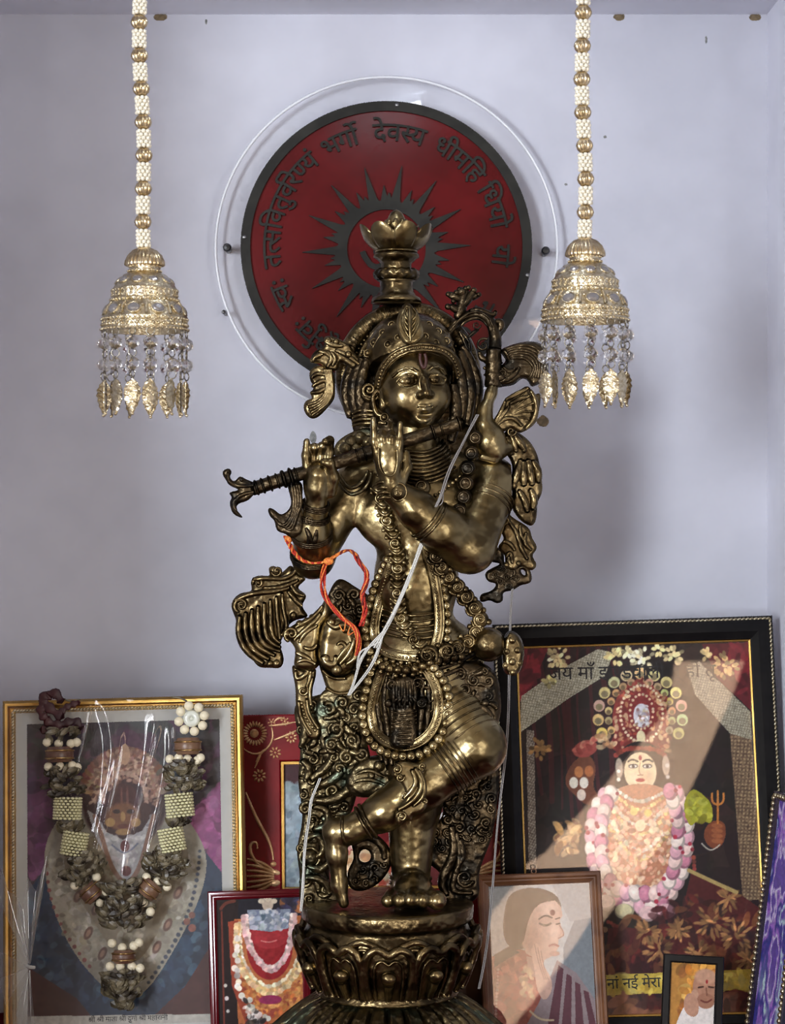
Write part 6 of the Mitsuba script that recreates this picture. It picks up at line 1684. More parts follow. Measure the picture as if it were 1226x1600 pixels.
bk += [boss(592, 1197, 9, 28), boss(606, 1208, 6, 28), boss(580, 1212, 6, 26)] + [rib([(556, 1210, 24), (575, 1204, 27), (600, 1214, 26)], None, 3), rib([(552, 1222, 24), (575, 1218, 26), (600, 1226, 25)], None, 3)]
part('hip_cloth', bk, 'brass_green', label='greenish weathered folds of cloth behind the calf')
z8 = lambda p: Zc(600, 1040, 4.0, p)
dr_ = [pillow(z8([(70, 620), (130, 595), (200, 610), (260, 620), (240, 700), (250, 800), (270, 860), (210, 930), (180, 940), (165, 1010), (150, 960), (90, 1000), (70, 930), (100, 880), (130, 800), (90, 720), (50, 690)]), 98, 9, 2.4, edge=9)]
dr_ += [rib(z8([(190, 640), (232, 720), (215, 800), (130, 880), (85, 900)]), 107, 4), rib(z8([(170, 650), (195, 720), (170, 780), (120, 830)]), 107, 3.6), rib(z8([(215, 650), (250, 740), (240, 820), (180, 880)]), 107, 3)]
for x, y, r in ((110, 945, 8.5), (128, 812, 6), (254, 850, 5.5), (100, 700, 7), (80, 650, 8), (240, 630, 6)):
    px, py = z8([(x, y)])[0]
    dr_ += scroll(px, py, r, 106, x, 1, 1.5, r * .26) + [boss(px, py, r * .5, 107)]
part('leaf_drop', dr_, 'brass_bright')

# --- sash, shell and scrollwork at the left
zc_ = lambda p: Zc(340, 640, 3.81, p)
sh = [pillow(zc_([(82, 1165), (100, 1122), (150, 1090), (200, 1075), (198, 1030), (215, 1000), (265, 988), (308, 985), (305, 945), (345, 935), (380, 968), (430, 930), (470, 958), (522, 1010), (480, 1060), (525, 1105), (505, 1170), (535, 1228), (470, 1252), (420, 1290), (385, 1360), (372, 1400), (392, 1480), (372, 1535), (320, 1538), (250, 1532), (180, 1440), (122, 1340), (108, 1250), (95, 1215)]), 2, 10, 2.6, edge=12)]
for k in range(8):
    x0, y0 = 132 + 36 * k, 1225 - 19 * k
    sh.append(rib(zc_([(x0, y0), (x0 - 6 + k * 2, y0 + 95), (x0 + 38 - k * 3, y0 + 205 + k * 4), (min(x0 + 140, 378) - k, 1512 - k * 24)]), 11 + k * 0.5, 4.5 - 0.2 * k, flat=1.5))
sh += scroll(*zc_([(140, 1165)])[0], 12, 12, 2, 1, 1.5, 3) + scroll(*zc_([(352, 960)])[0], 9, 11, 3, -1, 1.3, 2.6) + scroll(*zc_([(240, 1035)])[0], 9, 11, 3, 1, 1.3, 2.6)
sh += [rib(zc_([(210, 1010), (320, 1005), (410, 1000), (470, 955)]), 12, 3.4), rib(zc_([(270, 1062), (380, 1055), (480, 1015)]), 12, 3.4), rib(zc_([(100, 1140), (200, 1098), (340, 1080), (430, 1060)]), 12, 3.8), rib(zc_([(420, 1080), (460, 1130), (500, 1170)]), 12, 3.6), rib(zc_([(430, 1030), (470, 1090), (515, 1110)]), 12, 3), boss(*zc_([(450, 1225)])[0], 6, 12), boss(*zc_([(310, 1512)])[0], 5, 12), boss(*zc_([(350, 1510)])[0], 6, 12)]
part('scarf_shell', sh, 'brass', label='large ribbed scarf end fanning out at the left')
z6 = lambda p: Zc(430, 930, 5.926, p)
sk = [pillow(z6([(85, 350), (130, 300), (240, 235), (330, 195), (400, 145), (470, 35), (510, 190), (440, 280), (425, 400), (395, 520), (405, 640), (350, 690), (180, 660), (185, 520), (130, 420)]), 18, 12, 2.4, edge=13)]
sk += scroll(*z6([(150, 360)])[0], 12, 31, 2, 1, 1.4, 3.2) + [rib(z6([(180, 300), (260, 260), (340, 210), (440, 100)]), 30, 3.2), rib(z6([(170, 420), (250, 340), (350, 250), (420, 170)]), 31, 3.2), rib(z6([(220, 440), (280, 350), (390, 280)]), 31, 3), rib(z6([(190, 530), (260, 560), (330, 600)]), 31, 3.4), rib(z6([(260, 480), (330, 500), (390, 460)]), 31, 3), rib(z6([(200, 620), (290, 600), (370, 640)]), 31, 3)]
for x, y, r in ((105, 360, 7), (225, 265, 6), (290, 235, 5), (340, 200, 4.5), (400, 160, 4)):
    sk.append(boss(*z6([(x, y)])[0], r, 29))
part('sash_knot', sk, 'brass_bright')
pt = [pillow(z6([(430, 300), (480, 210), (560, 170), (700, 215), (765, 380), (770, 560), (720, 690), (610, 745), (480, 700), (400, 600), (400, 450)]), 26, 18, 2.6, edge=16), pillow(z6([(410, 640), (490, 700), (620, 745), (740, 700), (760, 780), (690, 905), (620, 925), (540, 912), (490, 880), (440, 760)]), 18, 12, 2.6)]
pt += [rib(z6([(440, 560), (470, 620), (540, 640), (560, 560)]), 43, 5), boss(*z6([(465, 590)])[0], 8, 42), boss(*z6([(570, 690)])[0], 9, 42), rib(z6([(590, 640), (680, 540), (740, 390)]), 44, 4), rib(z6([(560, 620), (640, 510), (700, 440)]), 44, 3.5), rib(z6([(570, 460), (620, 440), (650, 480), (610, 510)]), 44, 3), rib(z6([(650, 640), (720, 600), (750, 520)]), 43, 4), rib(z6([(430, 690), (520, 760), (650, 770)]), 34, 2.4, False), rib(z6([(470, 860), (560, 905), (680, 905)]), 31, 2.4, False), rib(z6([(480, 240), (560, 300), (640, 270), (720, 330)]), 43, 4), boss(*z6([(520, 250)])[0], 7, 42), boss(*z6([(650, 320)])[0], 6, 43)]
part('draped_pot', pt, 'brass_bright')
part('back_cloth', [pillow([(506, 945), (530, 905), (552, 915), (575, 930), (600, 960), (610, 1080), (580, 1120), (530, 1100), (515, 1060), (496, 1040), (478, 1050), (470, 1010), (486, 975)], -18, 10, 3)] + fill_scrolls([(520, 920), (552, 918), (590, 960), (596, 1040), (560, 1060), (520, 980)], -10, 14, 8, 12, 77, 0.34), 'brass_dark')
st = [pillow(z6([(165, 650), (300, 690), (365, 680), (340, 880), (320, 1000), (350, 1130), (425, 1260), (390, 1330), (300, 1320), (225, 1180), (190, 1010), (180, 820)]), 6, 8, 2.6, edge=9)]
st += [rib(z6([(190, 700), (200, 770), (270, 740), (310, 690)]), 15, 3.4)] + scroll(*z6([(255, 885)])[0], 9, 14, -1, 1, 1.3, 2.8) + [rib(z6([(330, 700), (310, 800), (290, 850)]), 15, 3.2), rib(z6([(215, 980), (240, 1130), (330, 1290)]), 14, 2.6, False), rib(z6([(290, 960), (310, 1080), (400, 1240)]), 14, 2.6, False), rib(z6([(345, 760), (320, 900), (330, 1020)]), 14, 3)]
st += [boss(x, y, 3, 14) for x, y in spline(z6([(245, 1000), (275, 1120), (370, 1250)]), n=9)]
part('sash_strap', st, 'brass_bright')
lp_poly = [(463, 1100), (500, 1085), (545, 1075), (572, 1100), (566, 1150), (562, 1200), (556, 1246), (532, 1288), (506, 1296), (498, 1330), (512, 1372), (528, 1416), (476, 1420), (468, 1370), (464, 1330), (472, 1280), (466, 1220), (468, 1160)]
lpn = [pillow(lp_poly, -16, 8, 3, edge=9)]
lpn += fill_scrolls(lp_poly, -8, 46, 7, 13, 21, 0.36)
lpn += fill_scrolls([(505, 1088), (572, 1080), (570, 1150), (578, 1190), (556, 1215), (518, 1205), (500, 1150)], 12, 14, 9, 15, 45, 0.36) + [pillow([(505, 1080), (572, 1075), (572, 1150), (578, 1192), (556, 1218), (518, 1208), (498, 1150)], 2, 8, 3)]
for pts, r in (([(210, 650), (245, 740), (205, 800), (140, 850)], 6), ([(290, 660), (310, 750), (245, 850), (165, 885)], 6.5), ([(335, 800), (322, 890), (255, 945), (150, 950)], 6.5), ([(250, 600), (285, 640), (250, 700), (180, 720)], 5), ([(320, 640), (335, 680), (300, 700)], 5), ([(200, 560), (270, 540), (300, 500)], 5), ([(100, 560), (110, 640), (90, 700)], 5), ([(95, 760), (130, 800), (110, 860)], 5), ([(150, 985), (210, 1000), (220, 1060), (150, 1090)], 5), ([(110, 1150), (170, 1120), (200, 1190), (150, 1230)], 5), ([(120, 1260), (190, 1280), (230, 1240)], 5), ([(110, 1320), (200, 1340), (230, 1400)], 5)):
    lpn.append(rib(ze(pts), 4, r))
for pts in ([(330, 800), (322, 890), (255, 945)],):
    lpn += chain(np.c_[ze(pts), [10, 10, 10]], None, 3, 6)
lpn += scroll(522, 1138, 16, 6, -1.4, 1, 1.5, 4) + [boss(484, 1340, 12, 4), ring(484, 1340, 15, 2, 3), boss(492, 1312, 6, 2), boss(477, 1375, 7, 1)]
part('scroll_panel', lpn, 'brass_green', label='openwork panel of scrolls, weathered')
rp_poly = [(690, 1240), (735, 1205), (772, 1195), (776, 1260), (764, 1320), (748, 1372), (744, 1404), (684, 1404), (690, 1372), (656, 1336), (662, 1296), (690, 1276)]
rpn = [pillow(rp_poly, -34, 8, 3, edge=9, holes=[[(692, 1278), (697, 1272), (702, 1278), (697, 1284)], [(676, 1306), (664, 1312), (668, 1322), (676, 1318)]])]
rpn += fill_scrolls([p for p in rp_poly if p[1] < 1340], -28, 30, 6, 11, 33, 0.36)
rpn += scroll(726, 1372, 15, -22, 0.4, 1, 1.5, 3.4) + [rib([(704, 1290), (706, 1340), (690, 1380), (698, 1398)], -22, 6), rib([(712, 1300), (716, 1350), (708, 1390), (738, 1396)], -20, 4), rib([(718, 1310), (722, 1340), (716, 1352)], -20, 4)]
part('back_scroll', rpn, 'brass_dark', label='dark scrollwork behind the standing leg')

# --- anklets, ring behind the foot
ak = []
for a0, b0, ts, rs in (((600, 1268, 60), (548, 1297, 62), (0.50, 0.62), (27, 26)), ((548, 1297, 62), (524, 1299, 60), (0.45,), (21.5,)), ((645, 1250, -4), (641, 1385, 2), (0.90, 0.96), (31, 31))):
    p, q = Q(*a0), Q(*b0)
    ax = (q - p) / np.linalg.norm(q - p)
    u1 = np.cross(ax, [0.1, 1, 0.2]); u1 /= np.linalg.norm(u1); u2 = np.cross(ax, u1)
    for t, R in zip(ts, rs):
        part('anklet', tube(p + (q - p) * t + R * (np.cos(aa)[::3, None] * u1 + np.sin(aa)[::3, None] * u2), 3.0, 8, closed=True), 'brass')
asc = [(550, 1310), (572, 1300), (598, 1312), (612, 1336), (606, 1362), (586, 1384), (566, 1392), (548, 1388), (544, 1360), (552, 1340)]
part('ankle_scroll', [pillow(asc, -2, 9, 2.4, holes=[[(562, 1333), (570, 1327), (579, 1335), (575, 1346), (563, 1345)]], edge=9)] + fill_scrolls([(552, 1348), (606, 1346), (600, 1366), (566, 1390), (548, 1384)], 5, 9, 7, 10, 61, 0.34) + [rib([(552, 1318), (574, 1308), (596, 1322), (600, 1342)], 7, 5)], 'brass_dark')
part('tree_trunk', [tube(QQ(spline([(700, 1412, -40), (708, 1330, -42), (720, 1240, -38), (730, 1130, -30)], n=30)), np.linspace(16, 11, 30), 12), tube(QQ(spline([(505, 1412, -36), (500, 1300, -34), (520, 1180, -30), (560, 1090, -24)], n=30)), np.linspace(14, 10, 30), 12)], 'brass_dark')

# --- lotus base
BZ = 800 - 1408
bc = np.array([605 - 613, 0, BZ], float)
base = [lathe([(0, 0), (126, 0), (133, -2), (135, -6), (134, -22), (129, -27), (124, -30), (126, -36), (131, -46), (132, -60), (127, -85), (118, -110), (110, -128), (107, -134), (112, -138), (110, -142), (104, -144)], 96)]
part('base_plinth', [(v + bc, f) for v, f in base], 'brass')


def wrap(pts, lift):
    """Points (angle, height below the base's top) laid on the flank of the lotus."""
    p = np.asarray(pts, float)
    R = np.interp(-p[:, 1], [27, 36, 50, 62, 85, 110, 130, 140], [126, 128, 133, 134, 129, 120, 111, 108]) + (p[:, 2] if p.shape[1] > 2 else lift)
    return np.stack([R * np.sin(p[:, 0]), R * np.cos(p[:, 0]), p[:, 1]], 1) + bc


N_ = 11
for k in range(N_):
    th = (k + 0.03) * 2 * PI / N_
    ms = []
    o = np.array([(-.25, -130), (-.27, -95), (-.26, -68), (-.2, -52), (-.1, -48), (0, -56), (.1, -48), (.2, -52), (.26, -68), (.27, -95), (.25, -130)])
    q = spline(np.c_[o[:, 0] * 120, o[:, 1]], n=44)
    ms.append(tube(wrap(np.c_[th + q[:, 0] / 120, q[:, 1], 5.0 + 5 * np.clip((q[:, 1] + 75) / 25, 0, 1)], 0), 6.6, 9))
    o2 = o * [0.64, 1]; o2[:, 1] = -130 + (o[:, 1] + 130) * 0.78
    q = spline(np.c_[o2[:, 0] * 120, o2[:, 1]], n=36)
    ms.append(tube(wrap(np.c_[th + q[:, 0] / 120, q[:, 1], np.full(len(q), 3.0)], 0), 2.4, 6))
    c = wrap([(th, -92, 5)], 0)[0]
    ms += [ball(c, [12, 9, 10], 2), tube(wrap(spline([(th, -99, 6), (th, -112, 4), (th, -130, 3)], n=10), 0), np.linspace(9, 5, 10), 8)]
    ms.append(ball(c + (c - bc) / np.linalg.norm(c - bc) * [7, 7, 0], [3, 3, 3], 1))
    t2 = th + PI / N_
    ms += [tube(wrap(spline([(t2 - .2, -50, 6), (t2 - .08, -40, 11), (t2, -37, 13), (t2 + .08, -40, 11), (t2 + .2, -50, 6)], n=20), 0), 5.4, 8), tube(wrap(spline([(t2 - .1, -54, 3), (t2, -49, 5), (t2 + .1, -54, 3)], n=12), 0), 3, 6)]
    part('base_petal', ms, 'brass')
# the skirt of hanging petals below
NR = 28
n = NR * 14
prof = [(100, -142), (108, -145), (122, -152), (142, -166), (164, -184), (182, -202), (190, -216), (188, -226), (182, -240), (178, -262), (178, -276), (186, -280), (188, -283), (0, -283)]
sv, sf = lathe(prof, n)
v = sv.reshape(len(prof), n, 3)
a = np.arange(n) * 2 * PI / n
x = np.abs(((a * NR / (2 * PI)) % 1) * 2 - 1)                       # 1 between petals, 0 on their ridges
gro = -0.15 * (np.clip((x - 0.66) / 0.34, 0, 1) ** 1.2) + 0.035 * (np.clip(1 - np.abs(x - 0.5) / 0.22, 0, 1)) - 0.02 * (x < 0.12)
wgt = np.array([0, .4, .9, 1, 1, 1, 1, .9, .5, .2, 0, 0, 0, 0])
k = 1 + wgt[:, None] * gro[None]
v[:, :, 0] *= k; v[:, :, 1] *= k
v[5:8, :, 2] += 7 * (np.clip((x - 0.35) / 0.65, 0, 1) ** 1.5)[None]
part('base_skirt', [(v.reshape(-1, 3) + bc, sf)], 'brass_green', 28, label='fluted skirt of hanging lotus petals')

# ------------------------------------------------------------------ hanging bell ornaments
M['gold_bead'] = metal((228, 210, 176), (196, 172, 132), 300.0, 0.26)
M['pearl'] = two({'type': 'principled', 'base_color': rgb((228, 222, 204)), 'roughness': 0.25, 'specular': 0.5})
M['gold_foil'] = two(bump(metal((234, 223, 196), (200, 184, 148), 500.0, 0.27)['bsdf'], 900.0, 0.0005, 2))
M['silver_ring'] = metal((176, 172, 160), (140, 134, 122), 300.0, 0.25)
M['crystal'] = {'type': 'dielectric', 'int_ior': 1.5, 'ext_ior': 1.0}
M['gem'] = two({'type': 'principled', 'base_color': rgb((150, 146, 146)), 'roughness': 0.06, 'specular': 0.9, 'metallic': 0.6})
JY = -0.15
JK = S * (D + JY) / D


def bicone(c, r, h, n=8):
    """A faceted crystal bead (convex)."""
    pts = [[0, 0, h], [0, 0, -h]]
    for z, k, ph in ((0.45 * h, 0.86, 0), (0.0, 1.0, 0.5), (-0.45 * h, 0.86, 0)):
        for i in range(n):
            a = (i + ph) * 2 * PI / n
            pts.append([r * k * math.cos(a), r * k * math.sin(a), z])
    m = trimesh.convex.convex_hull(np.array(pts) + c)
    return tm(m)


def hanging(x_top, x_cap, y_cap, name_label, spin, seed, dy):
    g = np.random.default_rng(seed)
    key = numbered('bell_ornament')
    tag(key, name_label, 'hanging ornament', 'beaded bell ornaments hanging from the niche ceiling')
    scene[key + '__hook'] = mikit.ply(tube([U(x_top - 0.5, -170, JY), U(x_top, -150, JY), U(x_top + 0.3, -135, JY)], 0.0012, 8), 'silver_ring', smooth=True)
    J = lambda px, py: U(px, py, JY)
    # bead string: ribbed gold beads between tubes of seed pearls
    y0, y1 = -160.0, y_cap - 2.0
    per = 52.0
    xs = lambda y: x_cap + (x_top - x_cap) * np.clip((y_cap - y) / y_cap, -0.5, 1.5) + 2.0 * math.sin(y / 45 + seed)
    add(key + '__string', tube([J(xs(y), y) for y in np.linspace(y0, y1 + 6, 30)], 0.0006, 5), 'pearl')
    y = y1 - 14
    k = 0
    while y > y0 + 10:
        for row in range(5):                                     # pearl tube
            yy = y + 12 - row * 5.6
            for i in range(7):
                a = i * 2 * PI / 7 + (row % 2) * PI / 7 + k
                c = J(xs(yy), yy)
                v, f = ball(c + np.array([math.cos(a), math.sin(a), 0]) * 8.6 * JK, 3.5 * JK, 1)
                tubes.append((v, f))
        add(key + '__pearl_tube', cat(tubes), 'pearl', smooth=True, kind='stuff')
        tubes.clear()
        yb = y - 25.5
        c = J(xs(yb), yb)
        prof = [(2, 12), (6, 11), (10, 7), (12, 2), (12.2, -1), (11, -6), (7, -10.5), (2, -12)]
        m = lathe([(r * JK, z * JK) for r, z in prof], 60, c, wobble=lambda a, z: 1 + 0.10 * np.cos(12 * a + 60 * z / JK * 0.002))
        add(key + '__gold_bead', m, 'gold_bead', smooth=True)
        y -= per
        k += 1
    cy = dy
    L = lambda prof, n=64, w=None: lathe([(r * JK, -z * JK) for r, z in prof], n, J(x_cap, y_cap), wobble=w)
    add(key + '__cap', L([(0, -1), (9, -1), (18, 3), (26, 11), (30, 20), (31, 26), (29, 28), (26, 26), (10, 22)], 120, lambda a, z: 1 + 0.035 * np.cos(28 * a)), 'gold_bead', smooth=50, label='ribbed gold cap')
    add(key + '__collar', L([(24, 24), (24, 33), (26, 34), (26, 37), (23, 38)]), 'gold_foil', smooth=30)
    t1 = [(23, 37), (33, 42), (41, 50), (46, 58), (49, 63), (51, 64), (51, 78), (49, 79)]
    t2 = [(50, 77), (52, 80), (52, 83), (57, 90), (62, 99), (65, 107), (67, 109), (67, 114), (65, 115), (66, 117), (66, 126), (68, 127), (67, 130), (62, 130), (58, 118)]
    add(key + '__upper_bell', L(t1, 72, lambda a, z: 1 + 0.012 * np.cos(12 * a)), 'gold_foil', smooth=30)
    add(key + '__lower_bell', L(t2, 72, lambda a, z: 1 + 0.01 * np.cos(14 * a)), 'gold_foil', smooth=30)
    tri = []
    O = J(x_cap, y_cap)
    for zz, r, n, s in ((67, 51, 40, 2.2), (75, 51, 40, 2.0), (82, 53, 44, 2.4), (112, 67, 56, 2.0), (121, 66.5, 50, 2.6), (128, 68, 60, 2.2), (29, 24.5, 22, 1.8), (36, 26, 22, 1.8)):
        for i in range(n):
            a = i * 2 * PI / n
            tri.append(ball(O + np.array([r * math.cos(a), r * math.sin(a), -zz]) * JK, s * JK, 1))
    for zz, r, n in ((71, 51.3, 30), (117, 66.3, 40)):
        for i in range(n):
            a = i * 2 * PI / n
            for s_ in (-1, 1):
                p = [O + np.array([r * math.cos(a + s_ * q), r * math.sin(a + s_ * q), -zz + 4 * h]) * JK for q, h in ((-.05, -1), (0, 0), (-.05, 1))]
                tri.append(tube(p, 0.9 * JK, 4))
    for i in range(10):
        a = (i + 0.5) * 2 * PI / 10 + spin
        tri.append(tube([O + np.array([r * math.cos(a), r * math.sin(a), -z]) * JK for r, z in ((54, 86), (60, 94), (65, 106))], 2.6 * JK, 6))
        for q in (-1, 0, 1):
            tri.append(ball(O + np.array([60 * math.cos(a + .09 * q), 60 * math.sin(a + .09 * q), -96 + 3 * abs(q)]) * JK, 2.2 * JK, 1))
    add(key + '__filigree', cat(tri), 'gold_foil', smooth=True, kind='stuff')
    for n, r, z, rx, nz in ((10, 40.5, 51, 8.5, 0.75), (10, 61, 97, 10.5, 0.45)):
        for i in range(n):
            a = i * 2 * PI / n + spin
            u1 = np.array([math.cos(a), math.sin(a), 0]); t = np.array([-math.sin(a), math.cos(a), 0]); nrm = u1 * (1 - nz * .4) + np.array([0, 0, nz]); nrm /= np.linalg.norm(nrm); w = np.cross(nrm, t)
            pts = []
            for kz, kr in ((0, 1), (0.28, 0.72), (0.36, 0.4)):
                for j in range(10):
                    b = (j + (kz > 0.1) * .5) * 2 * PI / 10
                    pts.append(O + (u1 * r - np.array([0, 0, z])) * JK + (t * math.cos(b) * kr + w * math.sin(b) * kr * 0.8) * rx * JK + nrm * kz * rx * JK)
            add(key + '__gem', tm(trimesh.convex.convex_hull(np.array(pts))), 'gem')
            b = np.linspace(0, 2 * PI, 20)[:-1]
            add(key + '__gem_bezel', tube(O + (u1 * r - np.array([0, 0, z])) * JK + (np.cos(b)[:, None] * t + np.sin(b)[:, None] * w * 0.82) * rx * 1.06 * JK, 1.5 * JK, 6, closed=True), 'gold_foil', smooth=True)
    # fringe: rings, two crystals and a leaf on each of the strands
    n = 13
    for i in range(n):
        a = i * 2 * PI / n + spin + g.uniform(-.07, .07)
        R = 65
        u1 = np.array([math.cos(a), math.sin(a), 0])
        col = O + u1 * R * JK
        tw = g.uniform(-.5, .5)

        def ringm(z, r, ang):
            b = np.linspace(0, 2 * PI, 19)[:-1]
            t = np.array([-math.sin(a + ang), math.cos(a + ang), 0])
            return tube(col + (np.cos(b)[:, None] * t + np.sin(b)[:, None] * np.array([0, 0, 1])) * r * JK - np.array([0, 0, z]) * JK, 1.0 * JK, 5, closed=True)
        st = cat([ringm(134, 6.5, tw), ringm(167, 6.5, tw + .4), ringm(200, 6.5, tw - .3), tube([col - np.array([0, 0, z]) * JK for z in (139, 162)], 0.5 * JK, 4), tube([col - np.array([0, 0, z]) * JK for z in (172, 195)], 0.5 * JK, 4)])
        s = add(key + '__strand', st, 'silver_ring', smooth=True)
        for z in (151, 184):
            add(s + '__crystal', bicone(col - np.array([0, 0, z]) * JK, 11.5 * JK, 12.0 * JK), 'crystal')
        # leaf: serrated thin plate, gently curled
        ang = a + PI / 2 + g.uniform(-.9, .9)
        t = np.array([math.cos(ang), math.sin(ang), 0]); nn = np.array([-math.sin(ang), math.cos(ang), 0])
        zz = np.linspace(0, 1, 13)
        wd = 12.0 * np.sin(PI * np.clip(zz, 0.02, 0.995) ** 0.72) ** 0.8 * (1 + 0.16 * (np.arange(13) % 2))
        rows = []
        for zz_, w_ in zip(zz, wd):
            for c in (-1, -.5, 0, .5, 1):
                rows.append(col + (t * c * w_ + nn * (2.5 * c * c - 1.5 * abs(c) * (int(zz_ * 12) % 2)) - np.array([0, 0, 206 + zz_ * 52 + 3 * abs(c)])) * JK)
        rows = np.array(rows)
        f = []
        for r_ in range(12):
            for c in range(4):
                q = r_ * 5 + c
                f += [[q, q + 1, q + 6], [q, q + 6, q + 5]]
        f = np.array(f)
        v2 = rows + nn * 0.9 * JK
        leaf = (np.vstack([rows, v2]), np.vstack([f, f[:, ::-1] + len(rows)]))
        extra = [leaf]
        for q in range(5):
            zc = 216 + q * 8
            for s_ in (-1, 1):
                extra.append(tube([col + (nn * 1.6 - np.array([0, 0, zc + 3])) * JK, col + (t * s_ * 8 + nn * 3.0 - np.array([0, 0, zc - 3])) * JK], 0.9 * JK, 4))
        extra.append(tube([col + (nn * 1.6 - np.array([0, 0, 208])) * JK, col + (nn * 1.6 - np.array([0, 0, 252])) * JK], 1.1 * JK, 5))
        extra.append(ball(col - np.array([0, 0, 261]) * JK, 2.6 * JK, 1))
        add(s + '__leaf', cat(extra), 'gold_foil')


tubes = []
hanging(218, 226, 388, 'gold bell ornament with crystal fringe on a beaded string, left of the round sign', 0.15, 3, 0)
hanging(909, 914, 373, 'gold bell ornament with crystal fringe on a beaded string, right of the round sign', 0.42, 8, 0)

# ------------------------------------------------------------------ garland on the left picture
M['leaf_fabric'] = two({'type': 'principled', 'base_color': noisy((116, 106, 84), (52, 44, 36), 120.0, 2), 'roughness': 0.4, 'sheen': 0.3})
M['cream_bead'] = two({'type': 'principled', 'base_color': rgb((224, 214, 186)), 'roughness': 0.3})
M['cream_mesh'] = two({'type': 'principled', 'base_color': rgb((206, 202, 160)), 'roughness': 0.35})
M['barrel_brown'] = two({'type': 'principled', 'base_color': noisy((112, 84, 64), (86, 58, 46), 80.0), 'roughness': 0.35})
M['barrel_gold'] = metal((200, 168, 116), (160, 126, 80), 200.0, 0.3)
M['maroon_ribbon'] = two({'type': 'principled', 'base_color': noisy((70, 28, 30), (46, 18, 22), 60.0), 'roughness': 0.5, 'sheen': 0.4})
M['clear_flower'] = two({'type': 'principled', 'base_color': rgb((206, 208, 196)), 'roughness': 0.2, 'specular': 0.6})
GK = 'flower_garland'
tag(GK, 'artificial garland of dark petals, cream beads and pearl tubes hung on the gold framed picture', 'garland')
GZ = 22 * A.px + 0.0125


def GP(px, py, up=0.0):
    (a, b), = A.hit([(px, py)], GZ)
    return np.array([a, b, GZ + up * A.px])


def gadd(name, ms, mat, **kw):
    return add(GK + '__' + name, A.w(cat(ms)), mat, smooth=kw.pop('smooth', True), **kw)


def tilt(m, c, ang):
    v, f = m
    co, si = math.cos(ang), math.sin(ang)
    return np.stack([v[:, 0] * co - v[:, 2] * si, v[:, 1] + 0, v[:, 0] * si + v[:, 2] * co], 1)[:, [0, 2, 1]] * [1, 1, -1] + c, f


def petals(px, py, w, h, n, ang=0.0, seed=0):
    """A crowded cluster of folded fabric petals."""
    g = np.random.default_rng(seed)
    u_ = A.px
    ms = []
    for _ in range(n):
        x, y = g.uniform(-1, 1), g.uniform(-1, 1)
        if abs(x) ** 3 + abs(y) ** 4 > 1.1:
            continue
        c, s = math.cos(ang), math.sin(ang)
        X, Y = x * w / 2 * c - y * h / 2 * s, x * w / 2 * s + y * h / 2 * c
        up = (1 - x * x) * w * 0.38 * g.uniform(0.5, 1.1)
        ctr = GP(px + X, py + Y, up)
        a = g.uniform(-0.7, 0.7) + (0.5 if x > 0 else -0.5) + ang
        L, W = g.uniform(7, 11), g.uniform(3.6, 5.5)
        t = np.array([math.cos(a), math.sin(a), g.uniform(-.4, .4)]); nn = np.array([-math.sin(a) * .4, math.cos(a) * .4, 0.9]); b = np.cross(nn, t)
        rows = []
        for q in np.linspace(-1, 1, 5):
            k = W * (1 - q * q) ** 0.5 + 0.4
            for e in (-1, 0, 1):
                rows.append(ctr + (t * q * L + b * e * k + nn * (2.6 * abs(e) + 1.5 * q * q)) * u_)
        rows = np.array(rows)
        f = []
        for r_ in range(4):
            for e in range(2):
                q = r_ * 3 + e
                f += [[q, q + 1, q + 4], [q, q + 4, q + 3]]
        f = np.array(f)
        ms.append((np.vstack([rows, rows + [0, 0, 0.7 * u_]]), np.vstack([f, f[:, ::-1] + 15])))
    gadd('petal_cluster', ms, 'leaf_fabric', smooth=False, kind='stuff')


def beads(pts, r=7.0):
    for x, y in pts:
        gadd('bead', [ball(GP(x, y, 9), r * A.px, 2)], 'cream_bead')


def barrel(px, py, w, h, ang=0.0, mat='barrel_brown'):
    prof = [(0, -h / 2), (w * .40, -h / 2), (w * .5, -h * .2), (w * .5, h * .2), (w * .40, h / 2), (0, h / 2)]
    c = GP(px, py, 6)
    R = lambda m: (np.stack([m[0][:, 0], m[0][:, 2], m[0][:, 1]], 1) @ np.array([[math.cos(ang), math.sin(ang), 0], [-math.sin(ang), math.cos(ang), 0], [0, 0, 1]]) * A.px + c, m[1])
    b = gadd('striped_bead', [R(lathe(prof, 28))], mat, smooth=40)
    for z in (-h * .25, h * .25):
        a = np.linspace(0, 2 * PI, 25)[:-1]
        add(b + '__gold_stripe', A.w(R(tube(np.stack([w * .5 * np.cos(a), w * .5 * np.sin(a), 0 * a + z], 1), 1.4, 6, closed=True))), 'barrel_gold', smooth=True)


def pearl_tube(px, py, w, h, ang=0.0):
    c = GP(px, py, 4)
    ms = []
    rows = int(h / 4.4)
    for r_ in range(rows):
        for i in range(18):
            a = (i + (r_ % 2) * .5) * 2 * PI / 18
            p = np.array([w / 2 * math.cos(a), h / 2 - (r_ + .5) * h / rows, w / 2 * math.sin(a)])
            p = np.array([p[0] * math.cos(ang) - p[1] * math.sin(ang), p[0] * math.sin(ang) + p[1] * math.cos(ang), p[2]])
            ms.append(ball(c + p * A.px, np.array([3.0, 2.2, 3.0]) * A.px, 1))
    gadd('pearl_tube', ms, 'cream_mesh', kind='stuff')


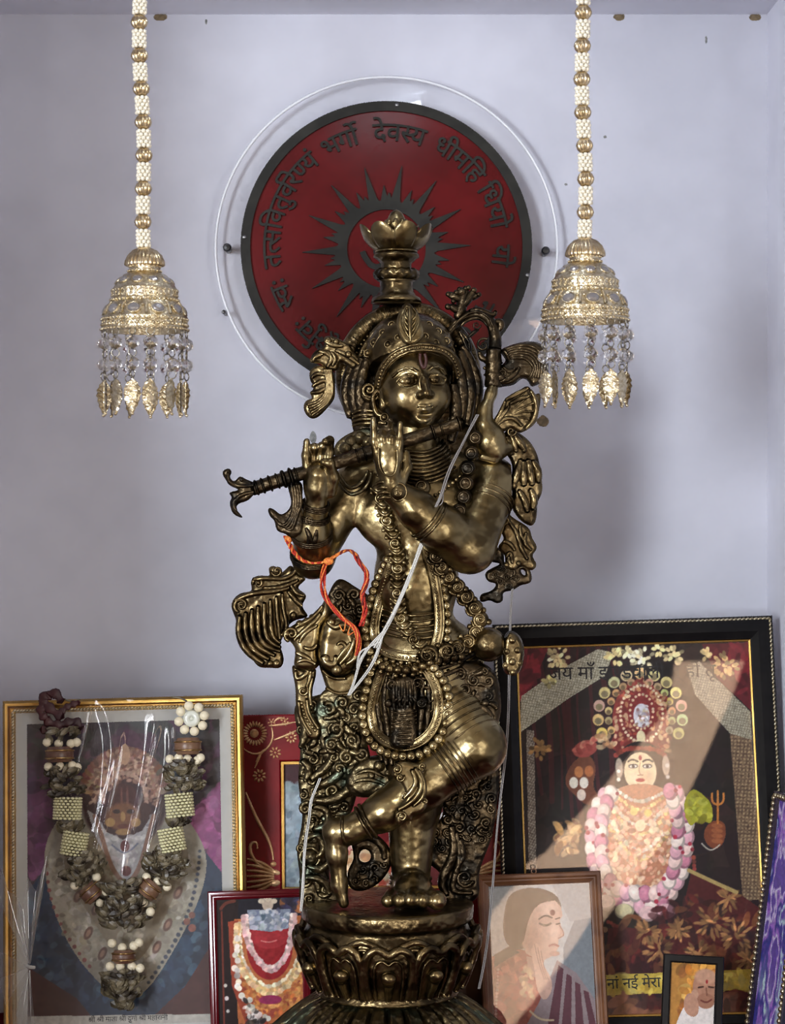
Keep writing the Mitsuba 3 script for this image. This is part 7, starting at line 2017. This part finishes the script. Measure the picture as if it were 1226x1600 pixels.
ribbon = []
for pts, w in (([(98, 1120), (80, 1108), (70, 1090), (86, 1084), (96, 1096)], 9), ([(90, 1122), (104, 1106), (124, 1098)], 6), ([(72, 1126), (96, 1132), (120, 1128), (126, 1138)], 8), ([(66, 1140), (90, 1142), (122, 1140)], 7), ([(78, 1086), (68, 1098), (66, 1116), (76, 1124)], 8)):
    q = spline(np.array([GP(x, y, 6) for x, y in pts]), n=24)
    ribbon.append(tube(q, w * A.px * (0.8 + 0.25 * np.sin(np.arange(24) * 1.1)), 8, up=[0, 0, 1], flat=0.35))
gadd('ribbon_bow', ribbon, 'maroon_ribbon', label='dark maroon ribbon knot', kind='stuff')
gadd('hanging_cord', [tube(spline(np.array([GP(100, 1092, 0), GP(112, 1096, 1), GP(125, 1093, 0)]), n=12), 1.5 * A.px, 6), tube(spline(np.array([GP(268, 1089, 0), GP(282, 1091, 1), GP(300, 1102, 4)]), n=12), 1.5 * A.px, 6)], 'leaf_fabric', kind='stuff')
petals(97, 1146, 56, 18, 16, 0, 1)
beads([(75, 1160), (93, 1162), (112, 1162), (121, 1160)])
barrel(94, 1179, 44, 24)
beads([(77, 1198), (95, 1197), (114, 1196), (122, 1199)])
petals(100, 1224, 58, 46, 60, 0.1, 2)
pearl_tube(106, 1263, 40, 36, -0.05)
petals(110, 1292, 36, 16, 14, 0, 3)
pearl_tube(117, 1318, 36, 38, -0.18)
petals(130, 1356, 62, 50, 66, 0.4, 4)
beads([(118, 1383), (136, 1377), (152, 1370), (166, 1393), (158, 1410)])
barrel(144, 1394, 36, 26, 0.7)
petals(193, 1412, 84, 74, 110, 0, 5)
fl_c = GP(300, 1123, 8)
for k in range(8):
    a = k * PI / 4 + 0.2
    gadd('flower_bead', [ball(fl_c + np.array([math.cos(a), math.sin(a), 0]) * 20.5 * A.px, 7.4 * A.px, 2)], 'cream_bead')
a8 = np.linspace(0, 2 * PI, 25)[:-1]
gadd('flower_center', [tube(fl_c + np.stack([np.cos(a8), np.sin(a8), 0 * a8], 1) * 8 * A.px, 5.5 * A.px, 8, closed=True), ball(fl_c, 3 * A.px, 1)], 'clear_flower', label='clear plastic ring in the middle of the bead flower')
barrel(294, 1166, 42, 26)
beads([(266, 1186), (280, 1184), (294, 1186), (309, 1188), (314, 1184)])
petals(288, 1214, 60, 46, 60, -0.1, 6)
pearl_tube(281, 1258, 40, 38, 0.08)
petals(276, 1284, 34, 14, 12, 0, 7)
pearl_tube(269, 1312, 36, 38, 0.16)
petals(258, 1352, 62, 52, 66, -0.4, 8)
beads([(230, 1370), (247, 1377), (262, 1385), (213, 1397), (225, 1410), (207, 1386), (236, 1424)])
barrel(234, 1388, 36, 26, -0.7)
beads([(176, 1473), (192, 1480), (210, 1477), (218, 1472)])
barrel(194, 1494, 36, 20)
beads([(173, 1509), (189, 1509), (207, 1509), (220, 1512)])
petals(192, 1538, 60, 46, 60, 0, 9)
petals(193, 1562, 40, 26, 22, 0, 10)

# ------------------------------------------------------------------ threads tied to the statue
M['white_thread'] = two({'type': 'principled', 'base_color': rgb((196, 196, 192)), 'roughness': 0.4})
M['grey_thread'] = two({'type': 'principled', 'base_color': rgb((124, 120, 118)), 'roughness': 0.4})
M['red_thread'] = two({'type': 'principled', 'base_color': noisy((150, 26, 22), (196, 52, 28), 900.0), 'roughness': 0.7})
M['orange_thread'] = two({'type': 'principled', 'base_color': noisy((226, 150, 70), (206, 96, 40), 900.0), 'roughness': 0.7})
M['dark_red_thread'] = two({'type': 'principled', 'base_color': noisy((92, 20, 18), (126, 34, 24), 900.0), 'roughness': 0.7})


def strand(pts, r, spread=0.0, n=1, seed=0, twist=0.0):
    g = np.random.default_rng(seed)
    p = np.asarray(pts, float)
    base = spline(p, n=max(16, int(np.linalg.norm(np.diff(p[:, :2], axis=0), axis=1).sum() / 4)))
    t = np.linspace(0, 1, len(base))
    out = []
    for k in range(n):
        ph = 2 * PI * k / max(1, n) + g.uniform(0, 1)
        q = base.copy()
        q[:, 0] += spread * np.cos(ph + twist * t * 2 * PI)
        q[:, 2] += spread * np.sin(ph + twist * t * 2 * PI)
        out.append(tube(QQ(q), r, 6))
    return out


def thread(key, groups):
    for name, ms, mat in groups:
        add(key + '__' + name, world(cat(ms)), mat, smooth=True, kind='stuff')


thread('white_cord', [('strand', strand([(746, 648, 84), (724, 690, 100), (700, 740, 108), (688, 776, 112), (680, 792, 110)], 1.1, 1.8, 3, 1, .6) + strand([(692, 772, 106), (690, 786, 106), (686, 790, 105)], 1.0), 'grey_thread'),
                      ('strand_001', strand([(660, 846, 84), (640, 900, 84), (618, 952, 86), (598, 990, 90), (586, 1012, 94)], 1.2, 2.4, 5, 2, .5) + strand([(600, 986, 90), (570, 1020, 92), (560, 1040, 84), (552, 1070, 74), (545, 1086, 66)], 1.1, 1.8, 3, 3, .5)
                       + strand([(598, 990, 90), (585, 1030, 92), (566, 1060, 82), (546, 1086, 66)], 1.1, 1.8, 3, 4, .4) + strand([(590, 1004, 93), (574, 1012, 93), (564, 1018, 90), (558, 1044, 82)], 0.9, 1.2, 2, 5), 'white_thread')])
tag('white_cord', 'white cord crossing the statue from its shoulder over the chest to the hip', 'cord')
thread('thread_tail', [('strand', strand([(500, 1216, 16), (492, 1236, 20), (486, 1252, 22), (483, 1275, 22), (478, 1310, 22), (474, 1360, 24), (472, 1404, 34), (470, 1424, 44)], 0.85, 1.7, 4, 7, .8), 'white_thread')])
tag('thread_tail', 'white thread hanging straight down at the lower left of the statue, beside its pointed foot', 'thread')
thread('grey_cord', [('strand', strand([(801, 912, -6), (799, 940, -2), (797, 985, 6), (795, 1060, 8), (792, 1150, 6), (784, 1230, 4), (776, 1300, 4), (768, 1400, 6), (757, 1500, 30), (748, 1545, 60)], 0.9, 1.4, 3, 9, .8), 'grey_thread')])
tag('grey_cord', 'long greyish cord hanging from the leaf spray past the black frame to the base', 'cord')
wr = [(446, 838, 52), (456, 858, 66), (470, 874, 72), (492, 880, 72), (512, 876, 68)]
lp = [(512, 876, 68), (528, 866, 60), (546, 860, 50), (556, 868, 48), (562, 880, 48), (571, 892, 50), (572, 910, 52), (566, 930, 54), (570, 950, 56), (564, 978, 58)]
tl_ = [(508, 882, 70), (504, 905, 60), (507, 930, 54), (520, 950, 54), (540, 970, 54), (554, 982, 54), (560, 1000, 54), (558, 1024, 54)]
thread('sacred_thread', [('red_strand', strand(wr, 1.6, 2.4, 3, 11, 3.0) + strand(lp[3:], 1.5, 3.0, 4, 12, 2.0) + strand(tl_, 1.6, 3.2, 4, 13, 1.2), 'red_thread'),
                         ('orange_strand', strand(wr, 1.9, 2.8, 2, 14, 4.0) + strand(lp[:4], 1.7, 2.2, 3, 15, 2.0) + strand(lp[4:], 1.2, 3.4, 1, 16, .5) + strand(tl_, 1.3, 3.6, 3, 17, 1.4) + [ball(Q(513, 877, 71), [8, 6, 6], 2), ball(Q(452, 842, 58), [5, 5, 6], 2)]
                          + strand([(540, 968, 57), (536, 986, 57), (530, 976, 57)], 0.9) + strand([(548, 976, 58), (544, 992, 58), (552, 988, 58)], 0.9), 'orange_thread'),
                         ('dark_strand', strand(lp[1:9], 1.6, 3.0, 3, 18, 3.5), 'dark_red_thread')])
tag('sacred_thread', 'red and orange twisted thread tied round the elbow of the statue', 'thread')
